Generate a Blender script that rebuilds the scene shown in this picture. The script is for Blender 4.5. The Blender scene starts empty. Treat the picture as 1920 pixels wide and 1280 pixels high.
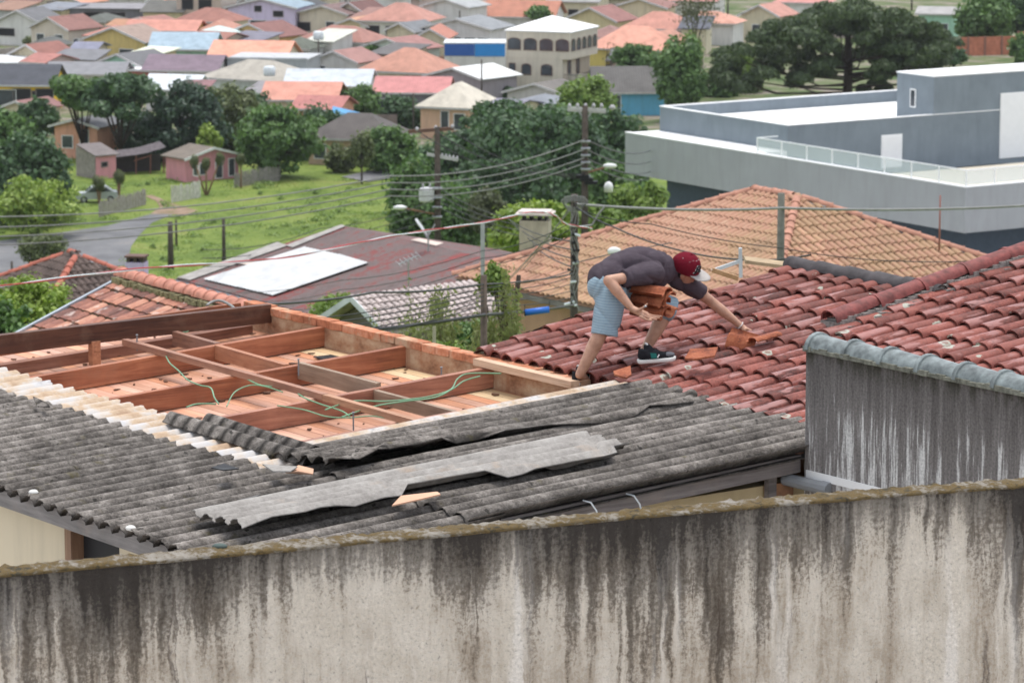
import bpy, bmesh, math, random
import numpy as np
from mathutils import Vector, Matrix, Quaternion
R = math.radians
rng = np.random.default_rng(7)
random.seed(7)
scene = bpy.context.scene
col = scene.collection

# ------------------------------------------------------------------ camera
CAMZ = 40.0          # the camera stands on a hillside, 40 m above the valley floor
FPX, PITCH = 7000.0, R(9.5)
cam_d = bpy.data.cameras.new('camera')
cam_d.sensor_width = 36.0
cam_d.lens = FPX / 1920 * 36
cam_d.clip_start, cam_d.clip_end = 0.5, 6000
cam_d.dof.use_dof = True
cam_d.dof.focus_distance = 20.0
cam_d.dof.aperture_fstop = 9.5
cam = bpy.data.objects.new('camera', cam_d)
col.objects.link(cam)
cam.location = (0, 0, CAMZ)
cam.rotation_euler = (R(90) - PITCH, 0, 0)
scene.camera = cam

# ------------------------------------------------------------------ sky, sun, exposure
world = bpy.data.worlds.new('World')
scene.world = world
world.use_nodes = True
wn = world.node_tree
for n in list(wn.nodes): wn.nodes.remove(n)
SUN_EL, SUN_AZ = R(80), R(20)      # azimuth measured from +Y clockwise
sky = wn.nodes.new('ShaderNodeTexSky')
sky.sky_type = 'NISHITA'
sky.sun_disc = False
sky.sun_elevation = SUN_EL
sky.sun_rotation = SUN_AZ
sky.air_density, sky.dust_density, sky.ozone_density = 1.0, 1.0, 1.0
hs = wn.nodes.new('ShaderNodeHueSaturation')
hs.inputs['Saturation'].default_value = 0.32      # an even cloud cover takes the blue out
bg = wn.nodes.new('ShaderNodeBackground')
bg.inputs['Strength'].default_value = 0.15
wo = wn.nodes.new('ShaderNodeOutputWorld')
wn.links.new(sky.outputs[0], hs.inputs['Color'])
wn.links.new(hs.outputs[0], bg.inputs['Color'])
wn.links.new(bg.outputs[0], wo.inputs['Surface'])
sun_d = bpy.data.lights.new('sun', 'SUN')
sun_d.energy = 1.4
sun_d.angle = R(30)
sun_d.color = (1.0, 0.96, 0.9)
sun = bpy.data.objects.new('sun', sun_d)
col.objects.link(sun)
sd = Vector((math.sin(SUN_AZ) * math.cos(SUN_EL), math.cos(SUN_AZ) * math.cos(SUN_EL), math.sin(SUN_EL)))
sun.rotation_euler = sd.to_track_quat('Z', 'Y').to_euler()
sun.location = (0, 0, 120)
vs = scene.view_settings
vs.view_transform, vs.look, vs.gamma, vs.use_curve_mapping = 'Standard', 'None', 1.0, False
vs.exposure = 1.0
scene.cycles.use_denoising = True
scene.cycles.max_bounces = 6
scene.cycles.diffuse_bounces = 3
scene.cycles.transparent_max_bounces = 6
scene.cycles.volume_bounces = 0

# ------------------------------------------------------------------ geometry helpers
fwd = np.array([0, math.cos(PITCH), -math.sin(PITCH)])
upv = np.array([0, math.sin(PITCH), math.cos(PITCH)])
def ray(u, v):
    return fwd + np.array([(u - 960) / FPX, 0, 0]) + upv * (640 - v) / FPX
def at(u, v, Y):                       # point of the photograph at a known distance
    r = ray(u, v); p = r * Y / r[1]; return np.array([p[0], p[1], p[2] + CAMZ])
def onz(u, v, z):                      # ... at a known height
    r = ray(u, v); p = r * (z - CAMZ) / r[2]; return np.array([p[0], p[1], z])
def ter(y):                            # the hillside falls to a flat valley floor
    y = np.asarray(y, float)
    return np.interp(y, [-500, 20, 36, 262, 5000], [34.0, 31.6, 31.4, 0.0, 0.0])

class MB:
    def __init__(s): s.v = []; s.f = []
    def add(s, vs, fs):
        n = len(s.v); s.v += [tuple(map(float, p)) for p in vs]
        s.f += [tuple(i + n for i in f) for f in fs]; return s
    def hexa(s, p):
        return s.add(p, [(0,3,2,1),(4,5,6,7),(0,1,5,4),(1,2,6,5),(2,3,7,6),(3,0,4,7)])
    def box(s, x0, x1, y0, y1, z0, z1):
        return s.hexa([(x0,y0,z0),(x1,y0,z0),(x1,y1,z0),(x0,y1,z0),(x0,y0,z1),(x1,y0,z1),(x1,y1,z1),(x0,y1,z1)])
    def bar(s, p, q, w, h, up=(0,0,1)):     # beam with its axis p-q
        p, q = Vector(p), Vector(q); d = (q - p).normalized(); u = Vector(up)
        l = d.cross(u).normalized(); u = l.cross(d).normalized()
        c = []
        for e in (p, q):
            for a, b in ((-1,-1),(1,-1),(1,1),(-1,1)): c.append(e + l * (a*w/2) + u * (b*h/2))
        return s.add(c, [(0,1,2,3),(7,6,5,4),(0,4,5,1),(1,5,6,2),(2,6,7,3),(3,7,4,0)])
    def tube(s, pts, r, n=8, caps=True):
        pts = [Vector(p) for p in pts]; k = len(pts)
        rs = list(r) if hasattr(r, '__len__') else [r] * k
        base = len(s.v); side = None
        for i, p in enumerate(pts):
            d = (pts[min(i+1, k-1)] - pts[max(i-1, 0)]).normalized()
            if side is None:
                side = d.cross(Vector((0,0,1)) if abs(d.z) < .9 else Vector((1,0,0))).normalized()
            side = (side - d * side.dot(d)).normalized(); o = d.cross(side)
            for j in range(n):
                t = 2 * math.pi * j / n
                s.v.append(tuple(p + (side * math.cos(t) + o * math.sin(t)) * rs[i]))
        for i in range(k - 1):
            for j in range(n):
                a = base + i*n + j; b = base + i*n + (j+1) % n
                s.f.append((a, b, b + n, a + n))
        if caps:
            s.f.append(tuple(base + j for j in range(n))[::-1]); s.f.append(tuple(base + (k-1)*n + j for j in range(n)))
        return s
    def prism(s, poly, z0, z1):              # plan outline between two heights
        n = len(poly); s.add([(x, y, z0) for x, y in poly] + [(x, y, z1) for x, y in poly],
            [tuple(range(n))[::-1], tuple(range(n, 2*n))] + [(i, (i+1) % n, n + (i+1) % n, n + i) for i in range(n)]); return s
    def sphere(s, c, r, nu=12, nv=8):
        c = Vector(c); r = Vector(r) if hasattr(r, '__len__') else Vector((r, r, r)); vs = []; fs = []
        for i in range(nv + 1):
            th = math.pi * i / nv
            for j in range(nu):
                ph = 2 * math.pi * j / nu
                vs.append((c.x + r.x*math.sin(th)*math.cos(ph), c.y + r.y*math.sin(th)*math.sin(ph), c.z + r.z*math.cos(th)))
        for i in range(nv):
            for j in range(nu):
                fs.append((i*nu + j, (i+1)*nu + j, (i+1)*nu + (j+1) % nu, i*nu + (j+1) % nu))
        return s.add(vs, fs)
    def mesh(s, name, mat, smooth=False):
        me = bpy.data.meshes.new(name); me.from_pydata(s.v, [], s.f); me.update()
        if mat: me.materials.append(mat)
        if smooth: me.polygons.foreach_set('use_smooth', [True] * len(me.polygons))
        return me
    def build(s, name, mat, parent=None, smooth=False, **k):
        return link(name, s.mesh(name, mat, smooth), parent, **k)

def link(name, me, parent=None, loc=None, rot=None):
    o = bpy.data.objects.new(name, me); col.objects.link(o); o.parent = parent
    if loc is not None: o.location = loc
    if rot is not None: o.rotation_euler = rot
    return o
def tag(o, label=None, cat=None, group=None, kind=None):
    if label: o['label'] = label
    if cat: o['category'] = cat
    if group: o['group'] = group
    if kind: o['kind'] = kind
    return o
def thing(name, label, cat, loc=(0,0,0), rz=0.0, group=None):
    o = link(name, None, None, loc, (0, 0, rz)); o.empty_display_size = .2
    return tag(o, label, cat, group)
def structure(o): return tag(o, kind='structure')
def smooth_by_angle(me, deg=40):
    me.polygons.foreach_set('use_smooth', [True] * len(me.polygons))
    try: me.set_sharp_from_angle(angle=R(deg))
    except Exception: pass

# ------------------------------------------------------------------ materials
class NT:
    def __init__(s, name):
        s.m = bpy.data.materials.new(name); s.m.use_nodes = True; s.t = s.m.node_tree
        s.b = s.t.nodes['Principled BSDF']; s.out = s.t.nodes['Material Output']
    def n(s, typ, **k):
        o = s.t.nodes.new('ShaderNode' + typ)
        for a, b in k.items():
            if a.startswith('_'): setattr(o, a[1:], b)
            else: s.set(o, a.replace('__', ' '), b)
        return o
    def set(s, o, key, val):
        i = o.inputs[int(key[1:])] if key[0] == 'i' and key[1:].isdigit() else o.inputs[key]
        if hasattr(val, 'is_linked') or isinstance(val, bpy.types.NodeSocket): s.t.links.new(val, i)
        else: i.default_value = val
    def pos(s): return s.n('NewGeometry').outputs['Position']
    def obj(s): return s.n('TexCoord').outputs['Object']
    def mapped(s, src, sc, loc=(0,0,0), rot=(0,0,0)):
        return s.n('Mapping', Vector=src, Scale=sc, Location=loc, Rotation=rot).outputs[0]
    def noise(s, src, scale=1.0, detail=6, rough=.55, dist=0.0):
        return s.n('TexNoise', Vector=src, Scale=scale, Detail=detail, Roughness=rough, Distortion=dist).outputs['Fac']
    def ramp(s, fac, stops, mode='LINEAR'):
        o = s.n('ValToRGB', Fac=fac); e = o.color_ramp.elements; o.color_ramp.interpolation = mode
        while len(e) > 1: e.remove(e[-1])
        for i, (p, c) in enumerate(stops):
            k = e[0] if i == 0 else e.new(p)
            k.position = p; k.color = (c[0], c[1], c[2], 1) if hasattr(c, '__len__') else (c, c, c, 1)
        return o.outputs['Color']
    def mix(s, f, a, b, mode='MIX'):
        o = s.n('MixRGB', _blend_type=mode); s.set(o, 'Fac', f)
        for k, x in (('Color1', a), ('Color2', b)):
            s.set(o, k, (*x, 1) if isinstance(x, tuple) and len(x) == 3 else x)
        return o.outputs[0]
    def math(s, op, a, b=0.0, c=0.0, clamp=False):
        o = s.n('Math', _operation=op, _use_clamp=clamp); s.set(o, 'i0', a); s.set(o, 'i1', b)
        if op in ('MULTIPLY_ADD', 'SMOOTH_MIN'): s.set(o, 'i2', c)
        return o.outputs[0]
    def sep(s, v): 
        o = s.n('SeparateXYZ', Vector=v).outputs; return o['X'], o['Y'], o['Z']
    def bump(s, h, strength=.3, dist=.01, normal=None):
        o = s.n('Bump', Height=h, Strength=strength, Distance=dist)
        if normal is not None: s.set(o, 'Normal', normal)
        s.t.links.new(o.outputs[0], s.b.inputs['Normal']); return o.outputs[0]
    def fin(s, colour, rough=.8, spec=.3, metal=0.0):
        s.set(s.b, 'Base Color', (*colour, 1) if isinstance(colour, tuple) else colour)
        s.set(s.b, 'Roughness', rough); s.set(s.b, 'Specular IOR Level', spec); s.set(s.b, 'Metallic', metal); return s.m
    def hsv(s, colour, val=1.0, sat=1.0, hue=.5):
        return s.n('HueSaturation', Color=colour, Value=val, Saturation=sat, Hue=hue).outputs[0]

_cache = {}
def shade(c, f): return tuple(min(1, x * f) for x in c)
def plain(key, c, rough=.8, spec=.3, metal=0.0, var=.18, scale=3.0, bump=0.0, bscale=40.0, dirt=0.0, dirtc=(.08,.07,.06)):
    """colour that wanders a little, with optional vertical dirt runs"""
    k = ('plain', key)
    if k in _cache: return _cache[k]
    t = NT(key); p = t.pos()
    cc = t.ramp(t.noise(p, scale, 7), [(.28, shade(c, 1 - var)), (.72, shade(c, 1 + var))])
    if dirt:
        d = t.ramp(t.noise(t.mapped(p, (2.2, 2.2, .35)), 1.0, 8, .65), [(.46, 0), (.75, 1)])
        cc = t.mix(t.math('MULTIPLY', d, dirt), cc, dirtc)
    if bump: t.bump(t.noise(p, bscale, 4), bump, .01)
    _cache[k] = t.fin(cc, rough, spec, metal); return _cache[k]

def paint(c, name='painted_wall'):        # rendered, painted house wall
    return plain('%s_%02x%02x%02x' % (name, *[int(min(1,x) * 255) for x in c]), c, .85, .2, var=.07, scale=.5, dirt=.28)
def roof_mat(c, name='roof_cover', rib=0.0):
    k = ('roof', c, rib)
    if k in _cache: return _cache[k]
    t = NT(name); p = t.pos()
    a = t.noise(p, .9, 8, .7); b = t.noise(p, 7.0, 4, .6)
    cc = t.ramp(t.math('ADD', t.math('MULTIPLY', a, .7), t.math('MULTIPLY', b, .3)), [(.3, shade(c, .62)), (.5, c), (.72, shade(c, 1.3))])
    rnd = t.n('ObjectInfo').outputs['Random']
    cc = t.hsv(cc, t.math('MULTIPLY_ADD', rnd, .3, .85))
    ob = t.obj(); x, y, z = t.sep(ob)
    w = t.math('SINE', t.math('MULTIPLY', x, 24.0)); w2 = t.math('SINE', t.math('MULTIPLY', y, 24.0))
    t.bump(t.math('ADD', w, t.math('MULTIPLY', b, 2)), .35, .02)
    _cache[k] = t.fin(cc, .75, .3); return _cache[k]

def make_leaf(key, dark, light, tip=None, rough=.5, trans=.25):
    k = ('leaf', key)
    if k in _cache: return _cache[k]
    t = NT('foliage_' + key); g = t.n('NewGeometry')
    isl = g.outputs['Random Per Island']
    a = t.noise(g.outputs['Position'], .55, 3)
    f = t.math('ADD', t.math('MULTIPLY', isl, .55), t.math('MULTIPLY', a, .5))
    st = [(.2, dark), (.72, light)] + ([(.95, tip)] if tip else [])
    cc = t.ramp(f, st)
    t.fin(cc, rough, .35)
    tr = t.n('BsdfTranslucent', Color=t.mix(.5, cc, (light[0]*1.3, light[1]*1.5, light[2]*.6)))
    ms = t.n('MixShader', Fac=trans); t.t.links.new(t.b.outputs[0], ms.inputs[1]); t.t.links.new(tr.outputs[0], ms.inputs[2])
    t.t.links.new(ms.outputs[0], t.out.inputs['Surface'])
    _cache[k] = t.m; return t.m
LEAF = dict(
    dark=((.025,.055,.028),(.085,.155,.065)), mid=((.04,.085,.028),(.13,.225,.065)), olive=((.06,.08,.035),(.17,.20,.085)),
    light=((.07,.13,.025),(.23,.32,.075)), lime=((.10,.18,.025),(.32,.41,.09)), blue=((.018,.04,.028),(.065,.11,.068)),
    pine=((.022,.042,.018),(.085,.125,.048)), wisp=((.10,.13,.04),(.27,.29,.12)), brown=((.055,.07,.035),(.13,.145,.075)))
def leafm(k): return make_leaf(k, *LEAF[k])

# ------------------------------------------------------------------ special materials
def m_ground():
    t = NT('grass_and_soil'); p = t.pos(); x, y, z = t.sep(p)
    a = t.noise(p, .16, 8, .7); b = t.noise(p, 1.1, 6, .7); c = t.noise(p, .03, 4)
    g = t.ramp(t.math('ADD', t.math('MULTIPLY', a, .6), t.math('MULTIPLY', b, .4)), [(.32, (.035,.06,.014)), (.42, (.085,.135,.024)), (.52, (.155,.21,.042)), (.62, (.21,.225,.065)), (.78, (.25,.20,.11))])
    far = t.math('SMOOTHSTEP' if False else 'GREATER_THAN', y, 345.0)
    soil = t.ramp(t.noise(p, .25, 6), [(.35, (.06,.10,.03)), (.5, (.13,.15,.07)), (.6, (.22,.19,.15)), (.75, (.28,.25,.22))])
    t.bump(b, .6, .3)
    return t.fin(t.mix(far, g, soil), .9, .15)
def m_asphalt():
    t = NT('worn_asphalt'); p = t.pos()
    c = t.ramp(t.noise(t.mapped(p, (.25,.25,.25)), 1.0, 9, .7), [(.3, (.085,.085,.09)), (.55, (.16,.16,.165)), (.72, (.24,.22,.20)), (.85, (.20,.21,.10))])
    return t.fin(c, .85, .3)
def m_dirt():
    t = NT('reddish_dirt'); c = t.ramp(t.noise(t.pos(), .8, 8, .7), [(.3, (.13,.13,.05)), (.5, (.24,.17,.12)), (.62, (.33,.24,.18)), (.8, (.14,.16,.05))]); return t.fin(c, .95, .1)

def m_roughcast():
    """cream roughcast with black and brown rain runs below the coping"""
    t = NT('stained_roughcast'); ob = t.obj(); x, y, z = t.sep(ob)      # x along the wall, z = height below the top
    dep = t.math('MULTIPLY', z, -1.0)
    grain = t.noise(t.mapped(ob, (62., 62., 62.)), 1.0, 3, .7); g2 = t.noise(t.mapped(ob, (150., 150., 150.)), 1.0, 2)
    gr = t.math('MULTIPLY', t.math('SUBTRACT', grain, .5), .22)
    wob = t.n('CombineXYZ', X=t.math('MULTIPLY', t.math('SUBTRACT', t.noise(t.mapped(ob, (11.,0,7.)), 1.0, 5, .65), .5), .07)).outputs[0]
    oo = t.n('VectorMath', _operation='ADD', i0=ob, i1=wob).outputs[0]
    n1 = t.noise(t.mapped(oo, (5.0, 0, .42)), 1.0, 4, .62); n2 = t.noise(t.mapped(oo, (14., 0, .8), (3.1,0,7)), 1.0, 4, .68); n5 = t.noise(t.mapped(oo, (42., 0, 2.0), (6.1,0,3)), 1.0, 3, .6)
    n3 = t.noise(t.mapped(ob, (.95, 0, .5), (10.35,0,2)), 1.0, 3, .5)
    patch_ = t.noise(t.mapped(ob, (6., 0, 4.0), (2.,0,5.)), 1.0, 6, .7)
    fade = t.ramp(dep, [(0.0, 1.0), (.06, .85), (.16, .60), (.34, .25), (.7, .0)])
    runs = t.math('ADD', t.math('ADD', t.math('MULTIPLY', n1, .44), t.math('MULTIPLY', n2, .36)), t.math('MULTIPLY', n5, .20))
    base = t.ramp(t.noise(ob, 5.0, 6), [(.3, (.57,.505,.42)), (.7, (.67,.605,.52))])
    br = t.ramp(t.math('ADD', t.math('ADD', t.math('MULTIPLY', runs, .55), t.math('MULTIPLY', n3, .20)), t.math('ADD', t.math('MULTIPLY', patch_, .25), gr)), [(.475, 0), (.53, .5), (.62, .95)])
    base = t.mix(br, base, (.235,.170,.108))
    pale = t.ramp(t.math('ADD', t.noise(t.mapped(oo, (6.5, 0, .45), (12.,0,3.)), 1.0, 4, .6), t.math('MULTIPLY', gr, .5)), [(.57, 0), (.64, .85)])
    base = t.mix(pale, base, (.72,.665,.60))
    bl = t.math('ADD', t.math('ADD', t.math('MULTIPLY', fade, .22), t.math('MULTIPLY', runs, .80)), t.math('ADD', t.math('MULTIPLY', n3, .46), gr))
    base = t.mix(t.ramp(bl, [(.685, 0), (.745, .6), (.86, .96)]), base, (.034,.029,.026))
    hr = t.ramp(t.math('ADD', t.noise(t.mapped(oo, (16., 0, .8), (5.,0,1.)), 1.0, 2, .5, .3), t.math('MULTIPLY', gr, .35)), [(.68, 0), (.715, .7), (.75, 0)])
    base = t.mix(hr, base, (.07,.05,.04))
    base = t.mix(1.0, base, t.ramp(grain, [(.26, .45), (.40, .88), (.55, 1.0), (.75, 1.22)]), 'MULTIPLY')
    t.bump(t.math('ADD', grain, t.math('MULTIPLY', g2, .5)), 1.0, .010)
    return t.fin(base, .92, .15)
def m_coping():
    t = NT('mossy_coping'); p = t.pos()
    a = t.noise(p, 7.0, 7, .7); b = t.noise(p, 45.0, 4, .6)
    c = t.ramp(t.math('ADD', t.math('MULTIPLY', a, .7), t.math('MULTIPLY', b, .3)), [(.36, (.27,.25,.22)), (.45, (.21,.185,.15)), (.49, (.115,.09,.055)), (.55, (.13,.09,.038)), (.60, (.06,.052,.036)), (.70, (.036,.033,.03))])
    t.bump(t.math('ADD', a, b), .9, .012)
    return t.fin(c, .95, .1)
def m_darkstain():
    """the neighbour's wall: grey black film with pale runs"""
    t = NT('black_streaked_render'); ob = t.obj()
    n1 = t.noise(t.mapped(ob, (0, 11., .9)), 1.0, 6, .68, .1); n2 = t.noise(t.mapped(ob, (0, 34., 1.6)), 1.0, 5, .65); g = t.noise(ob, 55.0, 3)
    x, y, z = t.sep(ob)
    low = t.ramp(t.math('MULTIPLY', z, -1.0), [(0.0, 0.0), (.12, .02), (.40, .13), (.75, .17)])
    f = t.math('ADD', t.math('ADD', t.math('MULTIPLY', n1, .62), t.math('MULTIPLY', n2, .38)), low)
    c = t.ramp(f, [(.36, (.075,.068,.066)), (.52, (.125,.114,.108)), (.655, (.19,.175,.167)), (.70, (.50,.49,.475)), (.77, (.62,.61,.59))])
    moss = t.math('MULTIPLY', t.ramp(t.math('MULTIPLY', z, -1.0), [(0, 1.0), (.10, .3), (.16, 0)]), t.ramp(t.noise(t.mapped(ob, (0, 9., 4.)), 1.0, 5), [(.42, 0), (.55, 1)]))
    c = t.mix(moss, c, (.035,.033,.022))
    c = t.mix(1.0, c, t.ramp(g, [(.3, .68), (.55, 1.0), (.75, 1.15)]), 'MULTIPLY')
    t.bump(g, .6, .006)
    return t.fin(c, .9, .15)
def m_redtile():
    """old glazed-by-rain clay tiles: maroon film, worn crowns with a painted pink sheen, lichen discs"""
    t = NT('weathered_clay_tile'); p = t.pos(); rnd = t.n('ObjectInfo').outputs['Random']
    a = t.noise(p, 5.0, 7, .65); b = t.noise(p, 42.0, 4, .8); w = t.noise(p, 1.2, 3)
    f = t.math('ADD', t.math('ADD', t.math('MULTIPLY', a, .40), t.math('MULTIPLY', b, .46)), t.math('MULTIPLY', t.math('ADD', rnd, w), .10))
    c = t.ramp(f, [(.36, (.028,.012,.010)), (.44, (.085,.025,.019)), (.52, (.155,.043,.032)), (.62, (.25,.078,.058))])
    c = t.hsv(c, t.math('MULTIPLY_ADD', rnd, .30, .92), 1.0)
    # worn crowns: pink sky sheen painted into the colour, plus a gloss coat
    ob = t.obj(); x, y, z = t.sep(ob)
    crown = t.math('MULTIPLY', t.ramp(z, [(.036, 0), (.050, 1)]), t.ramp(t.math('ADD', t.noise(t.n('VectorMath', _operation='ADD', i0=t.mapped(ob, (4.,16.,4.)), i1=t.n('CombineXYZ', X=t.math('MULTIPLY', rnd, 91.)).outputs[0]).outputs[0], 1.0, 4), t.math('MULTIPLY', t.math('FRACT', t.math('MULTIPLY', rnd, 7.31)), .22)), [(.645, 0), (.70, 1)]))
    c = t.mix(t.math('MULTIPLY', crown, .7), c, (.36,.165,.145))
    # dirt dark toward the channel
    ch = t.ramp(t.noise(p, 18.0, 4), [(.55, 0), (.8, .75)])
    c = t.mix(ch, c, (.05,.032,.028))
    gp = t.ramp(t.noise(p, 1.1, 6, .7), [(.52, 0), (.70, .45)]); c = t.mix(gp, c, (.06,.030,.025)); fp = t.ramp(t.noise(t.mapped(p, (1,1,1), (7.,3.,1.)), .9, 5, .65), [(.44, 0), (.62, .5)]); c = t.mix(fp, c, (.30,.105,.082))
    # lichen
    v = t.n('TexVoronoi', Vector=t.mapped(p, (1,1,1)), Scale=5.2, Randomness=1.0)
    pick = t.math('LESS_THAN', t.sep(v.outputs['Color'])[0], .42)
    rad = t.math('MULTIPLY_ADD', t.sep(v.outputs['Color'])[1], .24, .06)
    dd = t.math('ADD', v.outputs['Distance'], t.math('MULTIPLY', t.math('SUBTRACT', t.noise(p, 40.0, 3), .5), .22))
    inside = t.math('MULTIPLY', pick, t.math('LESS_THAN', dd, rad))
    ring = t.math('MULTIPLY', inside, t.math('GREATER_THAN', dd, t.math('MULTIPLY', rad, .55)))
    c = t.mix(t.math('MULTIPLY', inside, .5), c, (.22,.22,.17)); c = t.mix(t.math('MULTIPLY', ring, .8), c, (.40,.42,.35))
    t.bump(t.math('ADD', a, t.math('MULTIPLY', b, .6)), .45, .006)
    t.set(t.b, 'Coat Weight', t.math('MULTIPLY_ADD', crown, .22, .0)); t.set(t.b, 'Coat Roughness', .28)
    return t.fin(c, t.math('MULTIPLY_ADD', crown, -.2, .68), .28)
def m_freshtile():
    t = NT('fresh_orange_clay'); p = t.pos()
    c = t.ramp(t.math('ADD', t.math('MULTIPLY', t.noise(p, 9.0, 6), .6), t.math('MULTIPLY', t.noise(p, 60.0, 3), .4)), [(.34, (.13,.035,.018)), (.50, (.30,.085,.038)), (.66, (.42,.155,.075)), (.8, (.30,.17,.11))]); t.bump(t.noise(p, 80.0, 3), .3, .004)
    return t.fin(c, .75, .3)
def m_pinktile():
    t = NT('sun_bleached_clay_tile'); p = t.pos(); rnd = t.n('ObjectInfo').outputs['Random']
    a = t.noise(p, .33, 4); b = t.noise(p, 6.0, 5, .7)
    c = t.ramp(t.math('ADD', t.math('MULTIPLY', a, .55), t.math('MULTIPLY', b, .45)), [(.36, (.28,.165,.095)), (.46, (.42,.27,.16)), (.55, (.44,.235,.16)), (.7, (.50,.34,.23))])
    c = t.hsv(c, t.math('MULTIPLY_ADD', rnd, .35, .82)); gp = t.ramp(t.noise(p, .55, 6, .7), [(.50, 0), (.68, .45)]); c = t.mix(gp, c, (.22,.15,.10))
    return t.fin(c, .8, .25)
def m_asbestos(clean=False, nolap=False):
    t = NT('clean_fibre_cement' if clean else 'lichen_fibre_cement'); ob = t.obj(); p = t.pos(); x, y, z = t.sep(ob); rnd = t.n('ObjectInfo').outputs['Random']
    a = t.noise(p, 4.0, 7, .65); b = t.noise(p, 24.0, 5, .8); g = t.noise(p, 70.0, 3, .75)
    dark = t.ramp(t.math('ADD', t.math('ADD', t.math('MULTIPLY', a, .35), t.math('MULTIPLY', b, .42)), t.math('MULTIPLY', g, .25)),
        [(.36, (.020,.018,.016)), (.45, (.070,.062,.055)), (.53, (.130,.116,.104)), (.61, (.205,.186,.168)), (.70, (.34,.315,.285))])
    crest = t.ramp(t.math('ABSOLUTE', t.math('COSINE', t.math('MULTIPLY', y, math.pi/.177))), [(.0, .22), (.4, .55), (.75, 1.1), (1.0, 1.35)]); dark = t.mix(1.0, dark, crest, 'MULTIPLY')        # crest light and valley shade put into the colour, along with algae
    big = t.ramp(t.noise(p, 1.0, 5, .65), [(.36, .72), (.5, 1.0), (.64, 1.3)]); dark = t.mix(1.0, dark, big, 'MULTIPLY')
    ylw = t.ramp(t.noise(p, 9.0, 5), [(.62, 0), (.74, .5)]); dark = t.mix(ylw, dark, (.10,.085,.035))
    spot = t.ramp(t.noise(p, 16.0, 3, .5), [(.64, 0), (.70, .8)]); dark = t.mix(spot, dark, (.016,.015,.013))
    pal = t.ramp(t.math('ADD', t.math('MULTIPLY', t.noise(p, 3.2, 6, .6), .8), t.math('MULTIPLY', b, .2)), [(.36, (.40,.28,.19)), (.44, (.50,.38,.27)), (.51, (.54,.49,.44)), (.60, (.52,.51,.51)), (.70, (.30,.28,.27))])
    if clean == 'grey':
        c = t.ramp(t.math('ADD', t.math('MULTIPLY', a, .5), t.math('MULTIPLY', b, .5)), [(.3, (.15,.138,.126)), (.48, (.28,.262,.242)), (.62, (.37,.35,.325)), (.75, (.46,.435,.40))])
        edge = t.ramp(t.noise(t.mapped(p, (3.,3.,3.)), 1.0, 4), [(.58, 0), (.72, .55)]); c = t.mix(edge, c, (.36,.26,.18))
    elif clean: c = t.mix(t.math('MULTIPLY', t.ramp(b, [(.5, 0), (.66, .75)]), .8), pal, (.16,.13,.10))
    else:
        e = t.math('ADD', x, t.math('MULTIPLY', t.math('SUBTRACT', t.noise(t.mapped(ob, (3.,5.6,1.)), 1.0, 3), .5), .22))
        lap = t.math('MULTIPLY', t.math('GREATER_THAN', e, -3.40), t.math('LESS_THAN', x, -2.93))
        c = t.mix(lap, dark, pal) if not nolap else dark
    t.bump(t.math('ADD', b, g), .7, .006)
    return t.fin(c, .92, .12)
def m_wood(key, c0, c1, c2, axis='a', scale=1.0, rough=.62):
    """long grain along the a (0), b (1) axis of the house"""
    t = NT(key); ob = t.obj(); rnd = t.n('ObjectInfo').outputs['Random']
    sc = {'a': (1.6, 26., 26.), 'b': (26., 1.6, 26.), 'z': (26., 26., 1.6)}[axis]
    off = t.n('CombineXYZ', X=t.math('MULTIPLY', rnd, 37.), Y=t.math('MULTIPLY', rnd, 17.)).outputs[0]
    v = t.n('VectorMath', _operation='ADD', i0=ob, i1=off).outputs[0]
    a = t.noise(t.mapped(v, sc), scale, 7, .65, .6); b = t.noise(v, 1.7, 5, .6)
    f = t.math('ADD', t.math('MULTIPLY', a, .6), t.math('MULTIPLY', b, .4))
    c = t.ramp(f, [(.34, c0), (.5, c1), (.68, c2)])
    c = t.hsv(c, t.math('MULTIPLY_ADD', rnd, .45, .78), t.math('MULTIPLY_ADD', t.math('FRACT', t.math('MULTIPLY', rnd, 5.7)), -.25, 1.0))
    du = t.ramp(t.noise(v, 3.1, 7, .7), [(.54, 0), (.70, .45)]); c = t.mix(du, c, shade((c1[0]*.6+.14, c1[1]*.6+.10, c1[2]*.6+.07), 1.0))
    kn = t.ramp(t.noise(t.mapped(v, tuple(q*.35 for q in sc)), 1.0, 2, .4, 2.5), [(.66, 0), (.76, .6)]); c = t.mix(kn, c, c0)
    t.bump(a, .5, .008)
    return t.fin(c, rough, .35)
def m_brick():
    t = NT('orange_brick'); p = t.pos(); rnd = t.n('ObjectInfo').outputs['Random']
    c = t.ramp(t.math('ADD', t.math('MULTIPLY', t.noise(p, 14.0, 6, .7), .75), t.math('MULTIPLY', rnd, .25)), [(.34, (.34,.13,.07)), (.5, (.52,.21,.115)), (.64, (.60,.31,.20)), (.76, (.55,.42,.30))])
    dust = t.ramp(t.noise(p, 6.0, 5), [(.5, 0), (.66, .85)]); c = t.mix(dust, c, (.48,.37,.25))
    t.bump(t.noise(p, 50.0, 4), .6, .006); return t.fin(c, .9, .15)
def m_plaster():
    t = NT('crumbling_mortar'); p = t.pos()
    c = t.ramp(t.noise(t.mapped(p, (3.,3.,5.)), 1.0, 8, .7), [(.32, (.20,.10,.06)), (.45, (.36,.21,.13)), (.58, (.47,.33,.22)), (.72, (.53,.43,.32))])
    run = t.ramp(t.noise(t.mapped(p, (9.,9.,.9)), 1.0, 5), [(.55, 0), (.72, .6)]); c = t.mix(run, c, (.30,.12,.06))
    t.bump(t.noise(p, 30.0, 6), .8, .012); return t.fin(c, .95, .1)

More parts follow.
